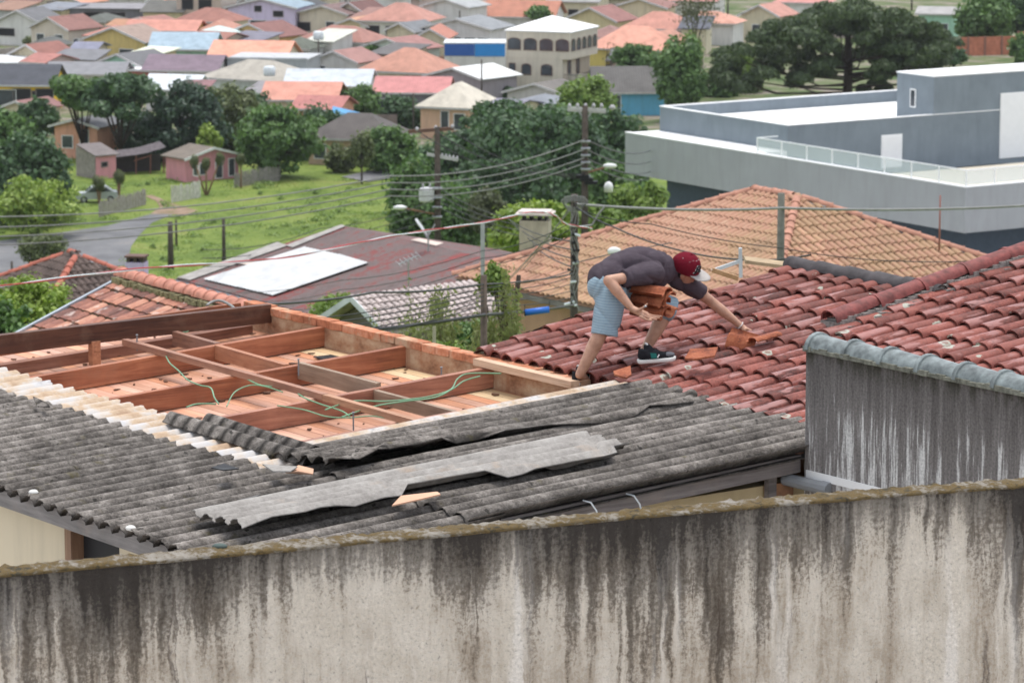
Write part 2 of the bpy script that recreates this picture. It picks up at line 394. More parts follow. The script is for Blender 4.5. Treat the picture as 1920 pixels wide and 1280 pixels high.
M = dict(
    ground=m_ground(), asphalt=m_asphalt(), dirt=m_dirt(), roughcast=m_roughcast(), coping=m_coping(), darkstain=m_darkstain(),
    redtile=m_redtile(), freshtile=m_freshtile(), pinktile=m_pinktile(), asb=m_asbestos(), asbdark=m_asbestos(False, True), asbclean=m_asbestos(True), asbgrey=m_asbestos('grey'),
    rafter=m_wood('red_hardwood_rafter', (.14,.042,.019), (.29,.098,.043), (.45,.18,.085), 'a'),
    rafterb=m_wood('red_hardwood_batten', (.17,.06,.029), (.34,.135,.064), (.48,.22,.11), 'b'),
    darkbeam=m_wood('dark_wet_beam', (.040,.014,.008), (.085,.030,.015), (.15,.06,.03), 'a'),
    oldstrip=m_wood('flaking_maroon_strip', (.045,.018,.014), (.11,.036,.028), (.22,.08,.06), 'a', 1.6),
    board=m_wood('ceiling_board', (.36,.14,.07), (.53,.235,.125), (.64,.34,.20), 'b', .7),
    paleboard=m_wood('pale_pine_board', (.50,.30,.13), (.62,.42,.20), (.70,.52,.28), 'b', .7),
    newwood=m_wood('sawn_pale_plank', (.36,.19,.085), (.50,.29,.14), (.62,.40,.21), 'b'),
    greyplank=m_wood('dusty_grey_brown_plank', (.17,.105,.06), (.27,.18,.115), (.38,.27,.18), 'b'),
    fascia=m_wood('weathered_grey_board', (.10,.085,.08), (.19,.165,.155), (.29,.26,.24), 'a', 1.0, .8),
    brick=m_brick(), plaster=m_plaster(),
    mortar=plain('grey_mortar', (.27,.25,.23), .95, .1, var=.5, scale=25, bump=.8, bscale=60),
    glaze=plain('grey_glazed_clay', (.165,.19,.188), .45, .4, var=.6, scale=12, bump=.35, bscale=40),
    white=plain('white_paint', (.78,.78,.77), .6, .3, var=.05), black=plain('black_opening', (.012,.012,.014), .6, .3, var=.1),
    glass=plain('dark_window_glass', (.055,.065,.075), .12, .5, var=.5, scale=.7), steel=plain('galvanised_steel', (.36,.37,.38), .45, .5, .6),
    wire=plain('black_cable', (.03,.03,.032), .6, .3), grey_wire=plain('grey_cable', (.23,.23,.22), .6, .3), green_wire=plain('green_flex', (.16,.33,.19), .5, .4),
    red_wire=plain('red_flex', (.45,.04,.045), .5, .4), white_wire=plain('white_flex', (.62,.66,.68), .5, .4),
    pole=plain('weathered_pole_timber', (.075,.062,.052), .9, .15, var=.35, scale=6, bump=.5), bark=plain('bark', (.055,.042,.034), .95, .1, var=.3, scale=8),
    cream=paint((.60,.52,.38)), pvc=plain('grey_pvc', (.20,.21,.22), .4, .4), ceramic=plain('white_porcelain', (.70,.70,.70), .3, .5),
)

# ------------------------------------------------------------------ terrain
ys = np.concatenate([np.linspace(-60, 262, 90), np.linspace(266, 620, 70), np.linspace(640, 1390, 18)])
xs = np.concatenate([np.linspace(-690, -140, 8), np.linspace(-130, 130, 70), np.linspace(140, 690, 8)])
XX, YY = np.meshgrid(xs, ys); ZZ = ter(YY)
def bank(x, y):          # the uneven green bank beside the lane
    return 1.3 * np.exp(-(((x + 10) / 6.5) ** 2 + ((y - 290) / 8) ** 2)) + .35 * np.sin(x * .35 + 1) * np.sin(y * .21) * np.exp(-(((x + 6) / 8) ** 2 + ((y - 295) / 14) ** 2))
ZZ = ZZ + bank(XX, YY)
nx, ny = len(xs), len(ys)
verts = np.stack([XX, YY, ZZ], -1).reshape(-1, 3).tolist()
faces = [(j*nx+i, j*nx+i+1, (j+1)*nx+i+1, (j+1)*nx+i) for j in range(ny-1) for i in range(nx-1)]
structure(MB().add(verts, faces).build('ground', M['ground'], smooth=True))

bounce_m = plain('pale_bounce_concrete', (.44,.41,.385), .9, .2, var=.2, scale=.8, dirt=.0)
yy_ = np.linspace(-58, 33, 30)
structure(MB().add([(x, float(y), float(ter(y)) + .02) for y in yy_ for x in (-60., 60.)], [(2*i, 2*i+1, 2*i+3, 2*i+2) for i in range(29)]).build('yard', bounce_m))  # unseen ground sheet added to bounce neutral light onto the wall
yv = np.linspace(150, 250, 20)
structure(MB().add([(x, float(y), float(ter(y)) + .03) for y in yv for x in (5. + (y-150)*.02, 75.)], [(2*i, 2*i+1, 2*i+3, 2*i+2) for i in range(19)]).build('bounce_paving', bounce_m))  # apron added under the villa for its neutral bounce light
def ground_sheet(name, px, z, mat):
    P = [onz(u, v, 0) for u, v in px]; n = len(P)
    return structure(MB().add([(p[0], p[1], z) for p in P], [tuple(range(n))]).build(name, mat))
ground_sheet('road', [(-120,468),(0,452),(100,438),(200,424),(285,401),(330,392),(352,391),(320,404),(285,418),(262,440),(246,462),(238,498),(110,505),(0,512),(-120,520)], .02, M['asphalt'])
ground_sheet('lane', [(640,333),(690,322),(752,312),(770,318),(735,335),(690,342)], .08, M['asphalt'])
ground_sheet('path', [(282,402),(300,388),(292,377),(270,368),(285,366),(318,380),(345,388),(372,396),(352,403),(322,402)], .032, M['dirt'])

# grass tufts over the bank: nobody could count them
def blades(n, fx, fy, hmin, hmax, name, label, mat, wid=.10):
    x, y = fx(n), fy(n); z = ter(y) + bank(x, y) - .03; h = rng.uniform(hmin, hmax, n); a = rng.uniform(0, 2*np.pi, n)
    dx, dy = np.cos(a) * wid, np.sin(a) * wid; lx, ly = rng.normal(0, .35, n) * h, rng.normal(0, .35, n) * h
    V = np.stack([np.stack([x-dx, y-dy, z], -1), np.stack([x+dx, y+dy, z], -1), np.stack([x+lx, y+ly, z+h], -1)], 1).reshape(-1, 3)
    me = bpy.data.meshes.new(name); me.vertices.add(3*n); me.vertices.foreach_set('co', V.ravel())
    me.loops.add(3*n); me.loops.foreach_set('vertex_index', np.arange(3*n)); me.polygons.add(n); me.polygons.foreach_set('loop_start', np.arange(n)*3)
    me.update(calc_edges=True); me.materials.append(mat)
    return tag(link(name, me), label, 'grass', kind='stuff')
def in_lawn(n):
    out = []
    while len(out) < n:
        u, v = rng.uniform(-60, 800), rng.uniform(315, 545)
        if u > 740 + 60*rng.random() or v < 320 + 30*rng.random(): continue
        up_ = np.interp(u, [-120,0,100,200,285,352],[468,452,438,424,401,391]); lo_ = np.interp(u, [-120,0,110,238,246,262,285,320,352],[520,512,505,498,462,440,418,404,391])
        if u < 352 and up_ - 2 < v < lo_ + 2: continue       # the lane stays bare
        if 268 < u < 372 and 366 < v < 404: continue
        p = onz(u, v, 0); out.append((p[0], p[1]))
    return np.array(out)
_l = in_lawn(20000)
make_leaf('grass', (.12,.18,.03), (.22,.28,.055), None, .7, .2)
blades(14000, lambda n: _l[:n, 0], lambda n: _l[:n, 1], .04, .12, 'grass', 'rough bright green grass on the bank beside the lane', _cache[('leaf','grass')], .07)

# ------------------------------------------------------------------ foreground wall
fw_px = [(-1000,1178),(-160,1093),(0,1077),(200,1058),(400,1041),(600,1022),(800,1004),(960,989),(1200,967),(1440,946),(1680,926),(1920,909),(2080,898),(3000,828)]
def fw_point(u, v):
    t = math.tan(R(22)); r = ray(u, v); Y = 14.0 / (1 - r[0]/r[1]*t); p = r * Y / r[1]; return p + np.array([0, 0, CAMZ])
FW = [fw_point(u, v) for u, v in fw_px]
d2 = np.array([math.cos(R(22)), math.sin(R(22)), 0]); n2 = np.array([-d2[1], d2[0], 0])     # along, and away from the camera
base0 = np.array([FW[0][0], FW[0][1], FW[0][2]])
zt = np.mean([p[2] for p in FW])
wall = thing('roughcast_wall', 'long rain-streaked cream roughcast wall with mossy top in the foreground', 'wall', (base0[0], base0[1], zt), R(22))
al = [float((p - base0) @ d2) for p in FW]; hz = [float(p[2] - zt) for p in FW]
N = 420; S = np.linspace(al[0], al[-1], N); H = np.interp(S, al, hz)
H = np.convolve(np.pad(H, 12, mode='edge'), np.ones(25)/25, 'valid')
TH = .125; jit = rng.normal(0, .0035, N); jit2 = np.convolve(rng.normal(0, .006, N+8), np.ones(9)/9*2, 'valid')
mb = MB(); v = []; fs = []
for i in range(N):
    for (yy, zz) in ((0, -5.6), (jit[i]*.6, H[i]-.006), (TH, H[i]-.006), (TH, -5.6)): v.append((S[i], yy, zz))
for i in range(N-1):
    for k in range(3): fs.append((i*4+k, (i+1)*4+k, (i+1)*4+k+1, i*4+k+1))
mb.add(v, fs).build('wall_face', M['roughcast'], wall)
mb = MB(); v = []; fs = []; K = 7
for i in range(N):
    for k in range(K):
        yy = -.012 + (TH + .024) * k / (K-1) + (jit2[i] if k == 0 else (-jit2[i-1] if k == K-1 else 0))
        v.append((S[i], yy, H[i] + (.004 if 0 < k < K-1 else -.003) + rng.normal(0, .0035)))
    v.append((S[i], -.006 + jit2[i], H[i] - .010)); v.append((S[i], TH + .008, H[i] - .010))
W_ = K + 2
for i in range(N-1):
    for k in range(K-1): fs.append((i*W_+k, (i+1)*W_+k, (i+1)*W_+k+1, i*W_+k+1))
    fs.append((i*W_, i*W_+K, (i+1)*W_+K, (i+1)*W_)); fs.append((i*W_+K-1, (i+1)*W_+K-1, (i+1)*W_+K+1, i*W_+K+1))
mb.add(v, fs).build('coping', M['coping'], wall, True)
# dark pebble lying on the coping
pp = fw_point(408, 1030)
tag(MB().sphere((0,0,.006), (.03,.018,.012), 8, 5).build('pebble', plain('slate_chip', (.09,.12,.11)), None, True, loc=(pp[0], pp[1]+.1, zt + float(np.interp(400, [0,960,1920],[hz[2],hz[7],hz[11]])) + .004)), 'small dark green flat pebble lying on the mossy wall top', 'pebble')

# ------------------------------------------------------------------ the house under repair: frame (a, b, z)
O = np.array([0.5169, 28.5, CAMZ - 5.0711])
B_ = np.array([-0.59005, 0.80737, 0]); A_ = np.array([0.80737, 0.59005, 0])
RZ = math.atan2(A_[1], A_[0])
def HW(a, b, z): return O + A_*a + B_*b + np.array([0,0,z])
def ab_on(u, v, z0, s):          # photograph -> a, b on the plane z = z0 + s a
    n = np.array([0,0,1]) - s*A_; k = n @ (O + [0,0,z0] - [0,0,CAMZ]); r = ray(u, v); p = r*k/(n@r) + [0,0,CAMZ] - O
    return float(p@A_), float(p@B_)
house = thing('house_under_repair', 'low house with stripped roof frame, fibre cement sheets and red clay tiles', 'house', tuple(O), RZ)
SL = .05
GZ = 31.3 - O[2]
# walls
w = MB(); w.box(-4.78,-4.63, -.42,5.6, GZ,-.30); w.box(-4.78,-4.63, -2.95,-1.15, GZ,-.30); w.box(-4.78,-4.63, -1.15,-.42, GZ,-2.4)
w.build('wall', M['cream'], house)
MB().box(-4.63,-.15, -2.95,-2.80, GZ,-.27).build('wall', paint((.48,.38,.22)), house)
MB().box(-.60,-.36, -2.99,-2.952, -1.0,-.26).build('wall_patch', plain('rust_brown_plaster', (.25,.13,.07), .9, var=.4, scale=8), house)
MB().box(-.1,5.4, -7.95,-7.75, GZ,-.15).build('wall', M['cream'], house)
MB().box(5.2,5.4, -7.75,-.7, GZ,.6).build('wall', M['cream'], house)
MB().box(.1,5.2, 1.2,1.38, GZ,-.03).build('wall', M['cream'], house)
MB().box(-4.63,.0, 5.45,5.6, GZ,-.30).build('wall', M['cream'], house)
fr = MB().box(-4.80,-4.62, -.52,-.43, -2.4,-.32).build('door_frame', m_wood('brown_post', (.10,.05,.03), (.18,.10,.06), (.26,.16,.10), 'z'), house)
MB().box(-4.70,-4.66, -1.15,-.52, -2.4,-.32).build('door', M['black'], house)  # black panel stands in for the dark inside the opening
# brick wall: body, then the top course brick by brick
MB().box(.004,.106, -3.0,4.88, -3.4,-.068).build('mortar_wall', M['plaster'], house)
bl = .196; brick_me = []
for k in range(4):
    m = MB(); r = random.Random(k); j = lambda: r.uniform(-.004, .004)
    c = [(sx*.058 + j(), sy*(bl/2-.006) + j(), sz*.032 + j()) for sz in (-1,1) for sx, sy in ((-1,-1),(1,-1),(1,1),(-1,1))]
    m.hexa(c); me = m.mesh('brick', M['brick'])
    bm = bmesh.new(); bm.from_mesh(me); bmesh.ops.bevel(bm, geom=bm.edges[:], offset=.004, segments=1, affect='EDGES'); bm.to_mesh(me); bm.free(); brick_me.append(me)
b = -.02; i = 0
while b < 4.86:
    for lay in (0,):
        off = .098 if lay else 0
        o = link('brick', brick_me[(i + lay) % 4], house, (.055 + random.uniform(-.006,.006), b + bl/2 + off, -.034 - .072*lay + random.uniform(-.004,.004)), (random.uniform(-.02,.02), 0, random.uniform(-.03,.03)))
    b += bl; i += 1
MB().box(.008,.102, -.02,4.86, -.066,-.010).build('mortar_joint', m_plaster(), house)

# ceiling boards
zc = -.235
bw = .118; a0 = -3.55; i = 0
bme = {}
while a0 < 0.0:
    pale = (-.42 < a0 < .0)
    a1 = min(a0 + bw - .006, .005)
    m = MB().hexa([(a0,-.45,zc+SL*a0-.02),(a1,-.45,zc+SL*a1-.02),(a1,4.2,zc+SL*a1-.02),(a0,4.2,zc+SL*a0-.02),(a0,-.45,zc+SL*a0),(a1,-.45,zc+SL*a1),(a1,4.2,zc+SL*a1+random.uniform(-.003,.003)),(a0,4.2,zc+SL*a0)])
    m.build('ceiling_board', M['paleboard'] if pale and (i % 3) else M['board'], house)
    m = MB().hexa([(a0,4.21,zc+SL*a0-.02),(a1,4.21,zc+SL*a1-.02),(a1,5.4,zc+SL*a1-.02),(a0,5.4,zc+SL*a0-.02),(a0,4.21,zc+SL*a0),(a1,4.21,zc+SL*a1),(a1,5.4,zc+SL*a1),(a0,5.4,zc+SL*a0)])
    m.build('ceiling_board', M['board'], house)
    a0 += bw; i += 1
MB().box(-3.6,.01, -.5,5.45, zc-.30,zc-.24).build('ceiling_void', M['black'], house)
MB().box(-.34,-.16, 3.1,3.24, zc-.004,zc+.004).build('board_hole', M['black'], house)

deb = MB()
for k in range(170):
    a = random.uniform(-2.9,-.05); b = random.uniform(-.3,5.2); z = zc + SL*a + .004; q = random.uniform(.008,.035); w_ = random.uniform(.3,.9)*q; th_ = random.uniform(0,3.1); c, s_ = math.cos(th_), math.sin(th_)
    deb.hexa([(a+x*c-y*s_, b+x*s_+y*c, z+zz) for zz in (0, random.uniform(.004,.014)) for x, y in ((-q,-w_),(q,-w_*.6),(q*.8,w_),(-q*.7,w_))])
tag(deb.build('debris', plain('wood_and_mortar_crumbs', (.16,.09,.06), .9, var=.6, scale=12), house), kind='stuff')
# rafters with a maroon strip beside each
def sloped(name, a0, a1, bc, wid, top, hgt, mat, s=SL, parent=house):
    z0, z1 = top + s*a0, top + s*a1; m = MB()
    m.hexa([(a0,bc-wid/2,z0-hgt),(a1,bc-wid/2,z1-hgt),(a1,bc+wid/2,z1-hgt),(a0,bc+wid/2,z0-hgt),(a0,bc-wid/2,z0),(a1,bc-wid/2,z1),(a1,bc+wid/2,z1),(a0,bc+wid/2,z0)])
    return m.build(name, mat, parent)
for bc in (3.62, 2.40, 1.16, -.02):
    sloped('rafter', -4.5 if bc > 0 else -3.4, .005, bc, .062, -.06, .165, M['rafter'])
    sloped('ceiling_strip', -3.4, -.12, bc + .30, .075, -.175, .04, M['oldstrip'])
    sloped('ceiling_joist', -3.4, -.12, bc + .20, .05, -.20, .05, M['oldstrip'])
sloped('ridge_beam', -4.5, .0, 4.46, .075, .03, .16, M['darkbeam'], .005)
sloped('rafter', -3.8, .0, 4.95, .06, -.02, .16, M['rafter'], .03)
sloped('wall_plate', -3.8, -.1, 4.62, .10, -.16, .12, M['rafter'], .04)
sloped('batten', -1.95, -.1, -.24, .05, -.035, .05, M['rafter'])
# cross pieces parallel to the brick wall
def crossbar(name, b0, b1, ac, wid, top, hgt, mat, tilt=0.0):
    m = MB(); m.hexa([(ac-wid/2,b0,top-hgt),(ac+wid/2,b0,top-hgt),(ac+wid/2+tilt,b1,top-hgt),(ac-wid/2+tilt,b1,top-hgt),(ac-wid/2,b0,top),(ac+wid/2,b0,top),(ac+wid/2+tilt,b1,top),(ac-wid/2+tilt,b1,top)])
    return m.build(name, mat, house)
crossbar('purlin', 1.05, 4.2, -1.66, .06, -.085, .052, M['rafterb'], .06)
crossbar('purlin', -.35, 1.045, -1.70, .06, -.087, .052, m_wood('sawn_orange_batten', (.26,.11,.05), (.42,.20,.10), (.55,.30,.16), 'b'), .04)
crossbar('noggin', 2.44, 3.585, -1.12, .055, -.105, .12, M['rafterb'], .05)
crossbar('noggin', 1.20, 2.365, -1.06, .045, -.085, .135, M['greyplank'], .02)
crossbar('noggin', .02, 1.12, -1.16, .045, -.12, .10, M['greyplank'], .02)
crossbar('noggin', 3.66, 4.4, -1.02, .055, -.105, .12, M['rafterb'], .03)
crossbar('top_plate', -.02, 1.28, -.05, .085, .0, .055, M['newwood'])
MB().box(-1.80,-1.72, 4.40,4.47, -.36,-.12).build('king_post', M['rafterb'], house)
for (a, bq) in ((-1.60, 4.0), (-1.16, 2.2), (-.45, 1.21), (-2.1, .0)):
    MB().tube([(a,bq,-.16),(a,bq,-.03)], .006, 6).sphere((a,bq,-.025), (.013,.013,.006), 8, 4).build('roofing_bolt', M['pvc'], house)

# clay tile roof ------------------------------------------------------------
TS = .18; TZ = -.035; PITCHB, EXPO, TLEN = .178, .335, .395
def tile_mesh(name, mat, seed, wid=PITCHB, length=TLEN, hump=.058, full=True):
    r = random.Random(seed); pts = []
    nc = 7
    for k in range(nc+1):
        t = math.pi * (1 - k/nc); pts.append((.071*math.cos(t)*1.0, hump*math.sin(t)**.8 if math.sin(t) > 0 else 0))
    pts += [(.088, -.014), (.108, -.016), (.120, -.006)]
    m = MB(); n = len(pts); L0, L1 = -.02, length - .02
    ta = 1.04; tb = .93
    top = [(L0 + r.uniform(-.004,.004), p[0]*ta, p[1]*ta + .020) for p in pts] + [(L1, p[0]*tb, p[1]*tb - .006) for p in pts]
    low = [(L0 + .003, p[0]*ta*.93, p[1]*ta + .020 - .016) for p in pts]
    m.add(top, [(k+1, k, n+k, n+k+1) for k in range(n-1)])
    m.add(top[:n] + low, [(k, k+1, n+k+1, n+k) for k in range(n-1)])
    if full: m.add(low + [(L1, p[0]*tb*.93, p[1]*tb - .02) for p in pts], [(k, k+1, n+k+1, n+k) for k in range(n-1)])
    me = m.mesh(name, mat); smooth_by_angle(me, 50); return me
tmesh = [tile_mesh('tile', M['redtile'], s, full=False) for s in range(4)]
roof = link('tile_roof', MB().add([(.05,1.42,TZ-.03),(.05,-8,TZ-.03),(5.3,-8,TZ-.03+TS*5.25),(5.3,-.62,TZ-.03+TS*5.25),(2.95,-.62,TZ-.03+TS*2.9),(2.95,.86,TZ-.03+TS*2.9),(1.3,.86,TZ-.03+TS*1.25),(1.3,1.42,TZ-.03+TS*1.25)], [tuple(range(8))[::-1]]).mesh('roof_deck', M['redtile']), house)
def b_far(a): return 1.46 if a < 1.30 else .93
def a_top(b): return 2.95 if b > -.70 else 5.2
tt = math.atan(TS); spots = []
for ci in range(56):
    b = 1.40 - ci*PITCHB
    if b < -7.9: break
    for ri in range(17):
        a = .10 + ri*EXPO*math.cos(tt) + .012*math.sin(ci*1.7)
        if b > b_far(a) or a > a_top(b) - .1: continue
        w_ = HW(a, b, TZ + TS*a); u_ = 960 + FPX*w_[0]/w_[1]
        if u_ > 2900: continue
        hid = u_ > 1960 or (u_ > 1530 and b < -2.2 and a < 1.2)        # behind the streaked wall
        spots.append((hid, w_[1], a, b, ci, ri))
spots.sort(); cnt = len(spots); rest = MB(); bv_ = [Vector(q.co) for q in tmesh[0].vertices]; bf_ = [tuple(q.vertices) for q in tmesh[0].polygons]
for k, (hid, Yt, a, b, ci, ri) in enumerate(spots):
    loc_ = Vector((a + random.uniform(-.010,.010), b + random.uniform(-.006,.006), TZ + TS*a + random.uniform(-.004,.006))); rot_ = (random.uniform(-.05,.05), -tt + random.uniform(-.012,.012), random.uniform(-.025,.025))
    if k < 300: link('tile', tmesh[(ci*5 + ri*3) % 4], roof, loc_, rot_)
    else: mt_ = Matrix.Translation(loc_) @ Matrix.Rotation(rot_[1], 4, 'Y'); rest.add([mt_ @ q for q in bv_], bf_)
if rest.v:
    me = rest.mesh('tile_field', M['redtile']); smooth_by_angle(me, 50); tag(link('tile_field', me, roof), kind='stuff')
print('clay tiles', cnt)
m = MB()
for k in range(24): m.box(.13, .22, 1.44-.2*(k+1), 1.44-.2*k, -.08, TZ + .045 + random.uniform(-.008,.008))
m.build('eave_fill', M['redtile'], roof)
# ridge caps: the dark far ridge, the red capping and its mortar bed
def cap_mesh(name, mat, length, r0, r1, collar=True):
    m = MB(); n = 10; prof = []
    rings = [(0, r0*1.13), (.035, r0*1.13), (.04, r0), (length, r1)] if collar else [(0, r0), (length*.12, r0*1.0), (length, r1)]
    for (x, r) in rings: prof += [(x, r*math.cos(math.pi*k/n), r*.92*math.sin(math.pi*k/n)) for k in range(n+1)]
    q = n+1; fs = [(i*q+k, i*q+k+1, (i+1)*q+k+1, (i+1)*q+k) for i in range(len(rings)-1) for k in range(n)]
    x, r = rings[0]; prof += [(x+.004, r*.86*math.cos(math.pi*k/n), r*.80*math.sin(math.pi*k/n)) for k in range(n+1)]
    e = len(rings)*q; fs += [(k+1, k, e+k, e+k+1) for k in range(n)]
    m.add(prof, fs); me = m.mesh(name, mat); smooth_by_angle(me, 45); return me
redcap = plain('maroon_ridge_clay', (.19,.052,.045), .65, .35, var=.5, scale=14, bump=.4)
cme = cap_mesh('ridge_cap', redcap, .52, .088, .075)
for k in range(7):
    a = 1.86 + .47*k; link('ridge_cap', cme, roof, (a, -.80, TZ + TS*a + .085), (0, -tt - .035, random.uniform(-.03,.03)))
m = MB(); n = 46
for k in range(n):
    a = 1.84 + k*.07; z = TZ + TS*a; m.box(a, a+.072, -.955 + random.uniform(-.02,.015), -.73, z-.02, z + .055 + random.uniform(-.015,.012)); m.box(a, a+.072, -.90 + random.uniform(-.01,.01), -.72, z+.01, z + .10 + random.uniform(-.015,.01))
m.build('mortar_bed', M['mortar'], roof)
dkcap = plain('soot_dark_ridge_clay', (.075,.068,.070), .85, .2, var=.4, scale=9, bump=.4)
cme2 = cap_mesh('ridge_cap', dkcap, .42, .085, .078, False)
for k in range(5):
    b = .93 - .36*k; link('ridge_cap', cme2, roof, (2.93, b, TZ + TS*2.93 + .045), (random.uniform(-.03,.03), .03, -math.pi/2))
m = MB()
for k in range(9):      # pale mortar crust on the far verge
    a = .05 + k*.14; 
    if k in (1,2,5): continue
    m.add([(a, 1.50, TZ+TS*a+.01), (a+.12, 1.50, TZ+TS*(a+.12)+.01), (a+.12, 1.42, TZ+TS*(a+.12)+.075), (a, 1.42, TZ+TS*a+.07)], [(0,1,2,3)])
m.build('verge_mortar', plain('pale_verge_mortar', (.30,.31,.26), .9, var=.3, scale=14), roof)

# fibre cement sheets -------------------------------------------------------
WAVE = .177
def sheet(name, a0, a1, b0, b1, z0, s, mat, parent=house, lift=None, na=6, thick=.007, near=None, far=None, jitter=.0015, amp=.034, seed=0):
    """corrugated sheet; b0 > b1; lift(a, b) adds height; near/far bend the long edges"""
    r = random.Random(seed + int(abs(a0*100 + b0*10)))
    nb = max(6, int(round(abs(b0-b1)/WAVE*12))); top = []
    for i in range(na+1):
        a = a0 + (a1-a0)*i/na
        bn = b1 + (near(a) if near else 0); bf = b0 + (far(a) if far else 0)
        for j in range(nb+1):
            b = bf + (bn-bf)*j/nb; ea = (r.uniform(-.012,.012) if i in (0, na) else 0)
            z = z0 + s*a + amp*(2*abs(math.cos(math.pi*b/WAVE))**.85 - 1) + (lift(a, b) if lift else 0) + r.uniform(-jitter, jitter)
            top.append((a + ea, b, z))
    n = nb+1; V = top + [(x, y, z-thick) for x, y, z in top]; K = len(top); fs = []
    for i in range(na):
        for j in range(nb):
            q = (i*n+j, (i+1)*n+j, (i+1)*n+j+1, i*n+j+1); fs.append(q[::-1]); fs.append(tuple(x+K for x in q))
    ring = [j for j in range(n)] + [i*n+nb for i in range(1, na+1)] + [na*n+j for j in range(nb-1, -1, -1)] + [i*n for i in range(na-1, 0, -1)]
    for p, q in zip(ring, ring[1:] + ring[:1]): fs.append((p, q, q+K, p+K))
    me = MB().add(V, fs).mesh(name, mat); smooth_by_angle(me, 55)
    return link(name, me, parent)
SW = WAVE*5
k = 0; b = 5.31
while b > -3.1:                        # lower course, eave to the lap
    nb_ = max(b - SW - .06, -3.14)
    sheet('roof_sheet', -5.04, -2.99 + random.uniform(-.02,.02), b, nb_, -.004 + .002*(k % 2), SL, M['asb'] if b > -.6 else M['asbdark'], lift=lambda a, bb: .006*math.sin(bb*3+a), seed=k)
    b -= SW; k += 1
crack = lambda a, bb: .085*max(0, min(1, (-.62-bb)/.8))*max(0, min(1, (-1.3-a)/1.3)) + .012
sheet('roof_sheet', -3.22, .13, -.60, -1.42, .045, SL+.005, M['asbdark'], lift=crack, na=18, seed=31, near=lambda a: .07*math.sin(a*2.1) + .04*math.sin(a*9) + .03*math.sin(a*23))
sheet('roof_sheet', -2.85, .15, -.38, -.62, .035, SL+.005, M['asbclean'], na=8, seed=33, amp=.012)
sheet('roof_sheet', -3.3, .06, -.40, -3.12, -.045, SL+.003, M['asbdark'], na=5, seed=77, amp=.012)  # dark underlay added, stands in for the shade inside the crack
b = -1.30; k = 0
while b > -3.1:
    nb_ = max(b - SW - .05, -3.16)
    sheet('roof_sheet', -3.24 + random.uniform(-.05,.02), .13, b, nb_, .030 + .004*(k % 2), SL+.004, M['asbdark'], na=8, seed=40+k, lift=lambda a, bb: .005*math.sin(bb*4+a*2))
    b -= SW; k += 1
# purlins that carry them
crossbar('purlin', -3.05, 5.3, -4.55, .06, -.265, .07, M['rafterb']); crossbar('purlin', -3.05, 5.3, -3.25, .06, -.20, .05, M['rafterb'])
crossbar('purlin', -3.05, -.35, -.35, .06, -.012, .05, M['rafterb'])
for (bb, aa) in ((-1.72,-5.02),(-.33,-4.98),(.28,-5.03)):
    MB().sphere((aa,bb,.0+SL*aa+.03), (.035,.04,.02), 8, 6).build('cement_patch', plain('white_cement_dab', (.62,.61,.58), .9), house, True)
# boards at the eave and along the near verge
MB().box(-4.99,-4.95, -3.08,5.35, -.395,-.275).build('fascia', m_wood('weathered_eave_board', (.11,.10,.095), (.20,.18,.17), (.30,.275,.26), 'b', 1.0, .85), house)
sloped('barge_board', -4.95, -.37, -3.06, .03, -.035, .125, M['fascia'], SL)
for (aa) in (-2.30, -1.93):
    MB().tube([(aa, -3.08, -.14), (aa+.03, -3.13, -.15), (aa+.07, -3.14, -.21), (aa+.09,-3.14,-.27)], .006, 6).build('tie_wire', M['white_wire'], house)
MB().tube([(-.45,-3.0,-.23),(-.40,-3.35,-.245)], .045, 10).tube([(-.40,-3.34,-.245),(-.39,-3.41,-.248)], .052, 10).build('gutter_pipe', M['pvc'], house)
MB().box(-.62,-.55, -3.03,-2.98, -.42,-.17).build('bracket', M['fascia'], house)

# green flex draped over the rafters
def catmull(pts, n=10):
    P = [Vector(p) for p in pts]; P = [P[0]] + P + [P[-1]]; out = []
    for i in range(1, len(P)-2):
        for k in range(n):
            t = k/n; a, b, c, d = P[i-1], P[i], P[i+1], P[i+2]
            out.append(.5*((2*b) + (c-a)*t + (2*a-5*b+4*c-d)*t*t + (3*b-a-3*c+d)*t**3))
    return out + [P[-2]]
def roofpx(px, z0): return [(*ab_on(u, v, z0, SL), z0 + SL*ab_on(u, v, z0, SL)[0]) for u, v in px]
for i, (lab, px, z0, rr) in enumerate((
    ('green flex hanging over the middle rafters towards the clay roof', [(310,664),(318,680),(335,695),(352,712),(375,722),(395,727),(402,745),(410,757)], -.045, .006),
    ('green flex in two loops running to the brick wall', [(405,757),(370,757),(350,763)], -.05, .006),
    ('green flex snaking along the front bays to the brick wall', [(455,706),(490,722),(540,727),(570,745),(600,757),(640,770),(655,780)], -.05, .006),
    ('upper of two green wires arching up to the brick wall', [(610,768),(660,752),(720,752),(770,748),(810,742),(845,730),(858,710),(880,700),(940,700)], -.045, .006),
    ('lower of two green wires arching up to the brick wall', [(640,782),(700,762),(760,752),(815,745),(850,728),(870,714),(900,705)], -.045, .006),
    ('loose green wire lying across the front ceiling boards', [(425,762),(440,735),(470,722),(500,725),(530,735)], -.05, .005),
    ('green wire curled over the lowest ceiling boards', [(520,760),(570,768),(610,780),(650,783),(700,780),(745,790)], -.05, .005),
    ('thin wire trailing over the far ceiling boards', [(170,662),(200,652),(240,648)], -.2, .004),
    ('short green wire near the dark ridge beam', [(330,620),(350,622),(362,612),(372,608)], -.08, .005),
    ('grey hose end looping over the end of the brick wall', [(388,572),(400,565),(415,564),(432,572),(445,583)], .02, .012))):
    P = roofpx(px, z0); o = MB().tube(catmull(P, 8), rr, 6).build('cable', M['green_wire'] if i < 7 or i == 8 else M['grey_wire'], None, True)
    o.location = tuple(O); o.rotation_euler = (0,0,RZ); tag(o, lab, 'cable')

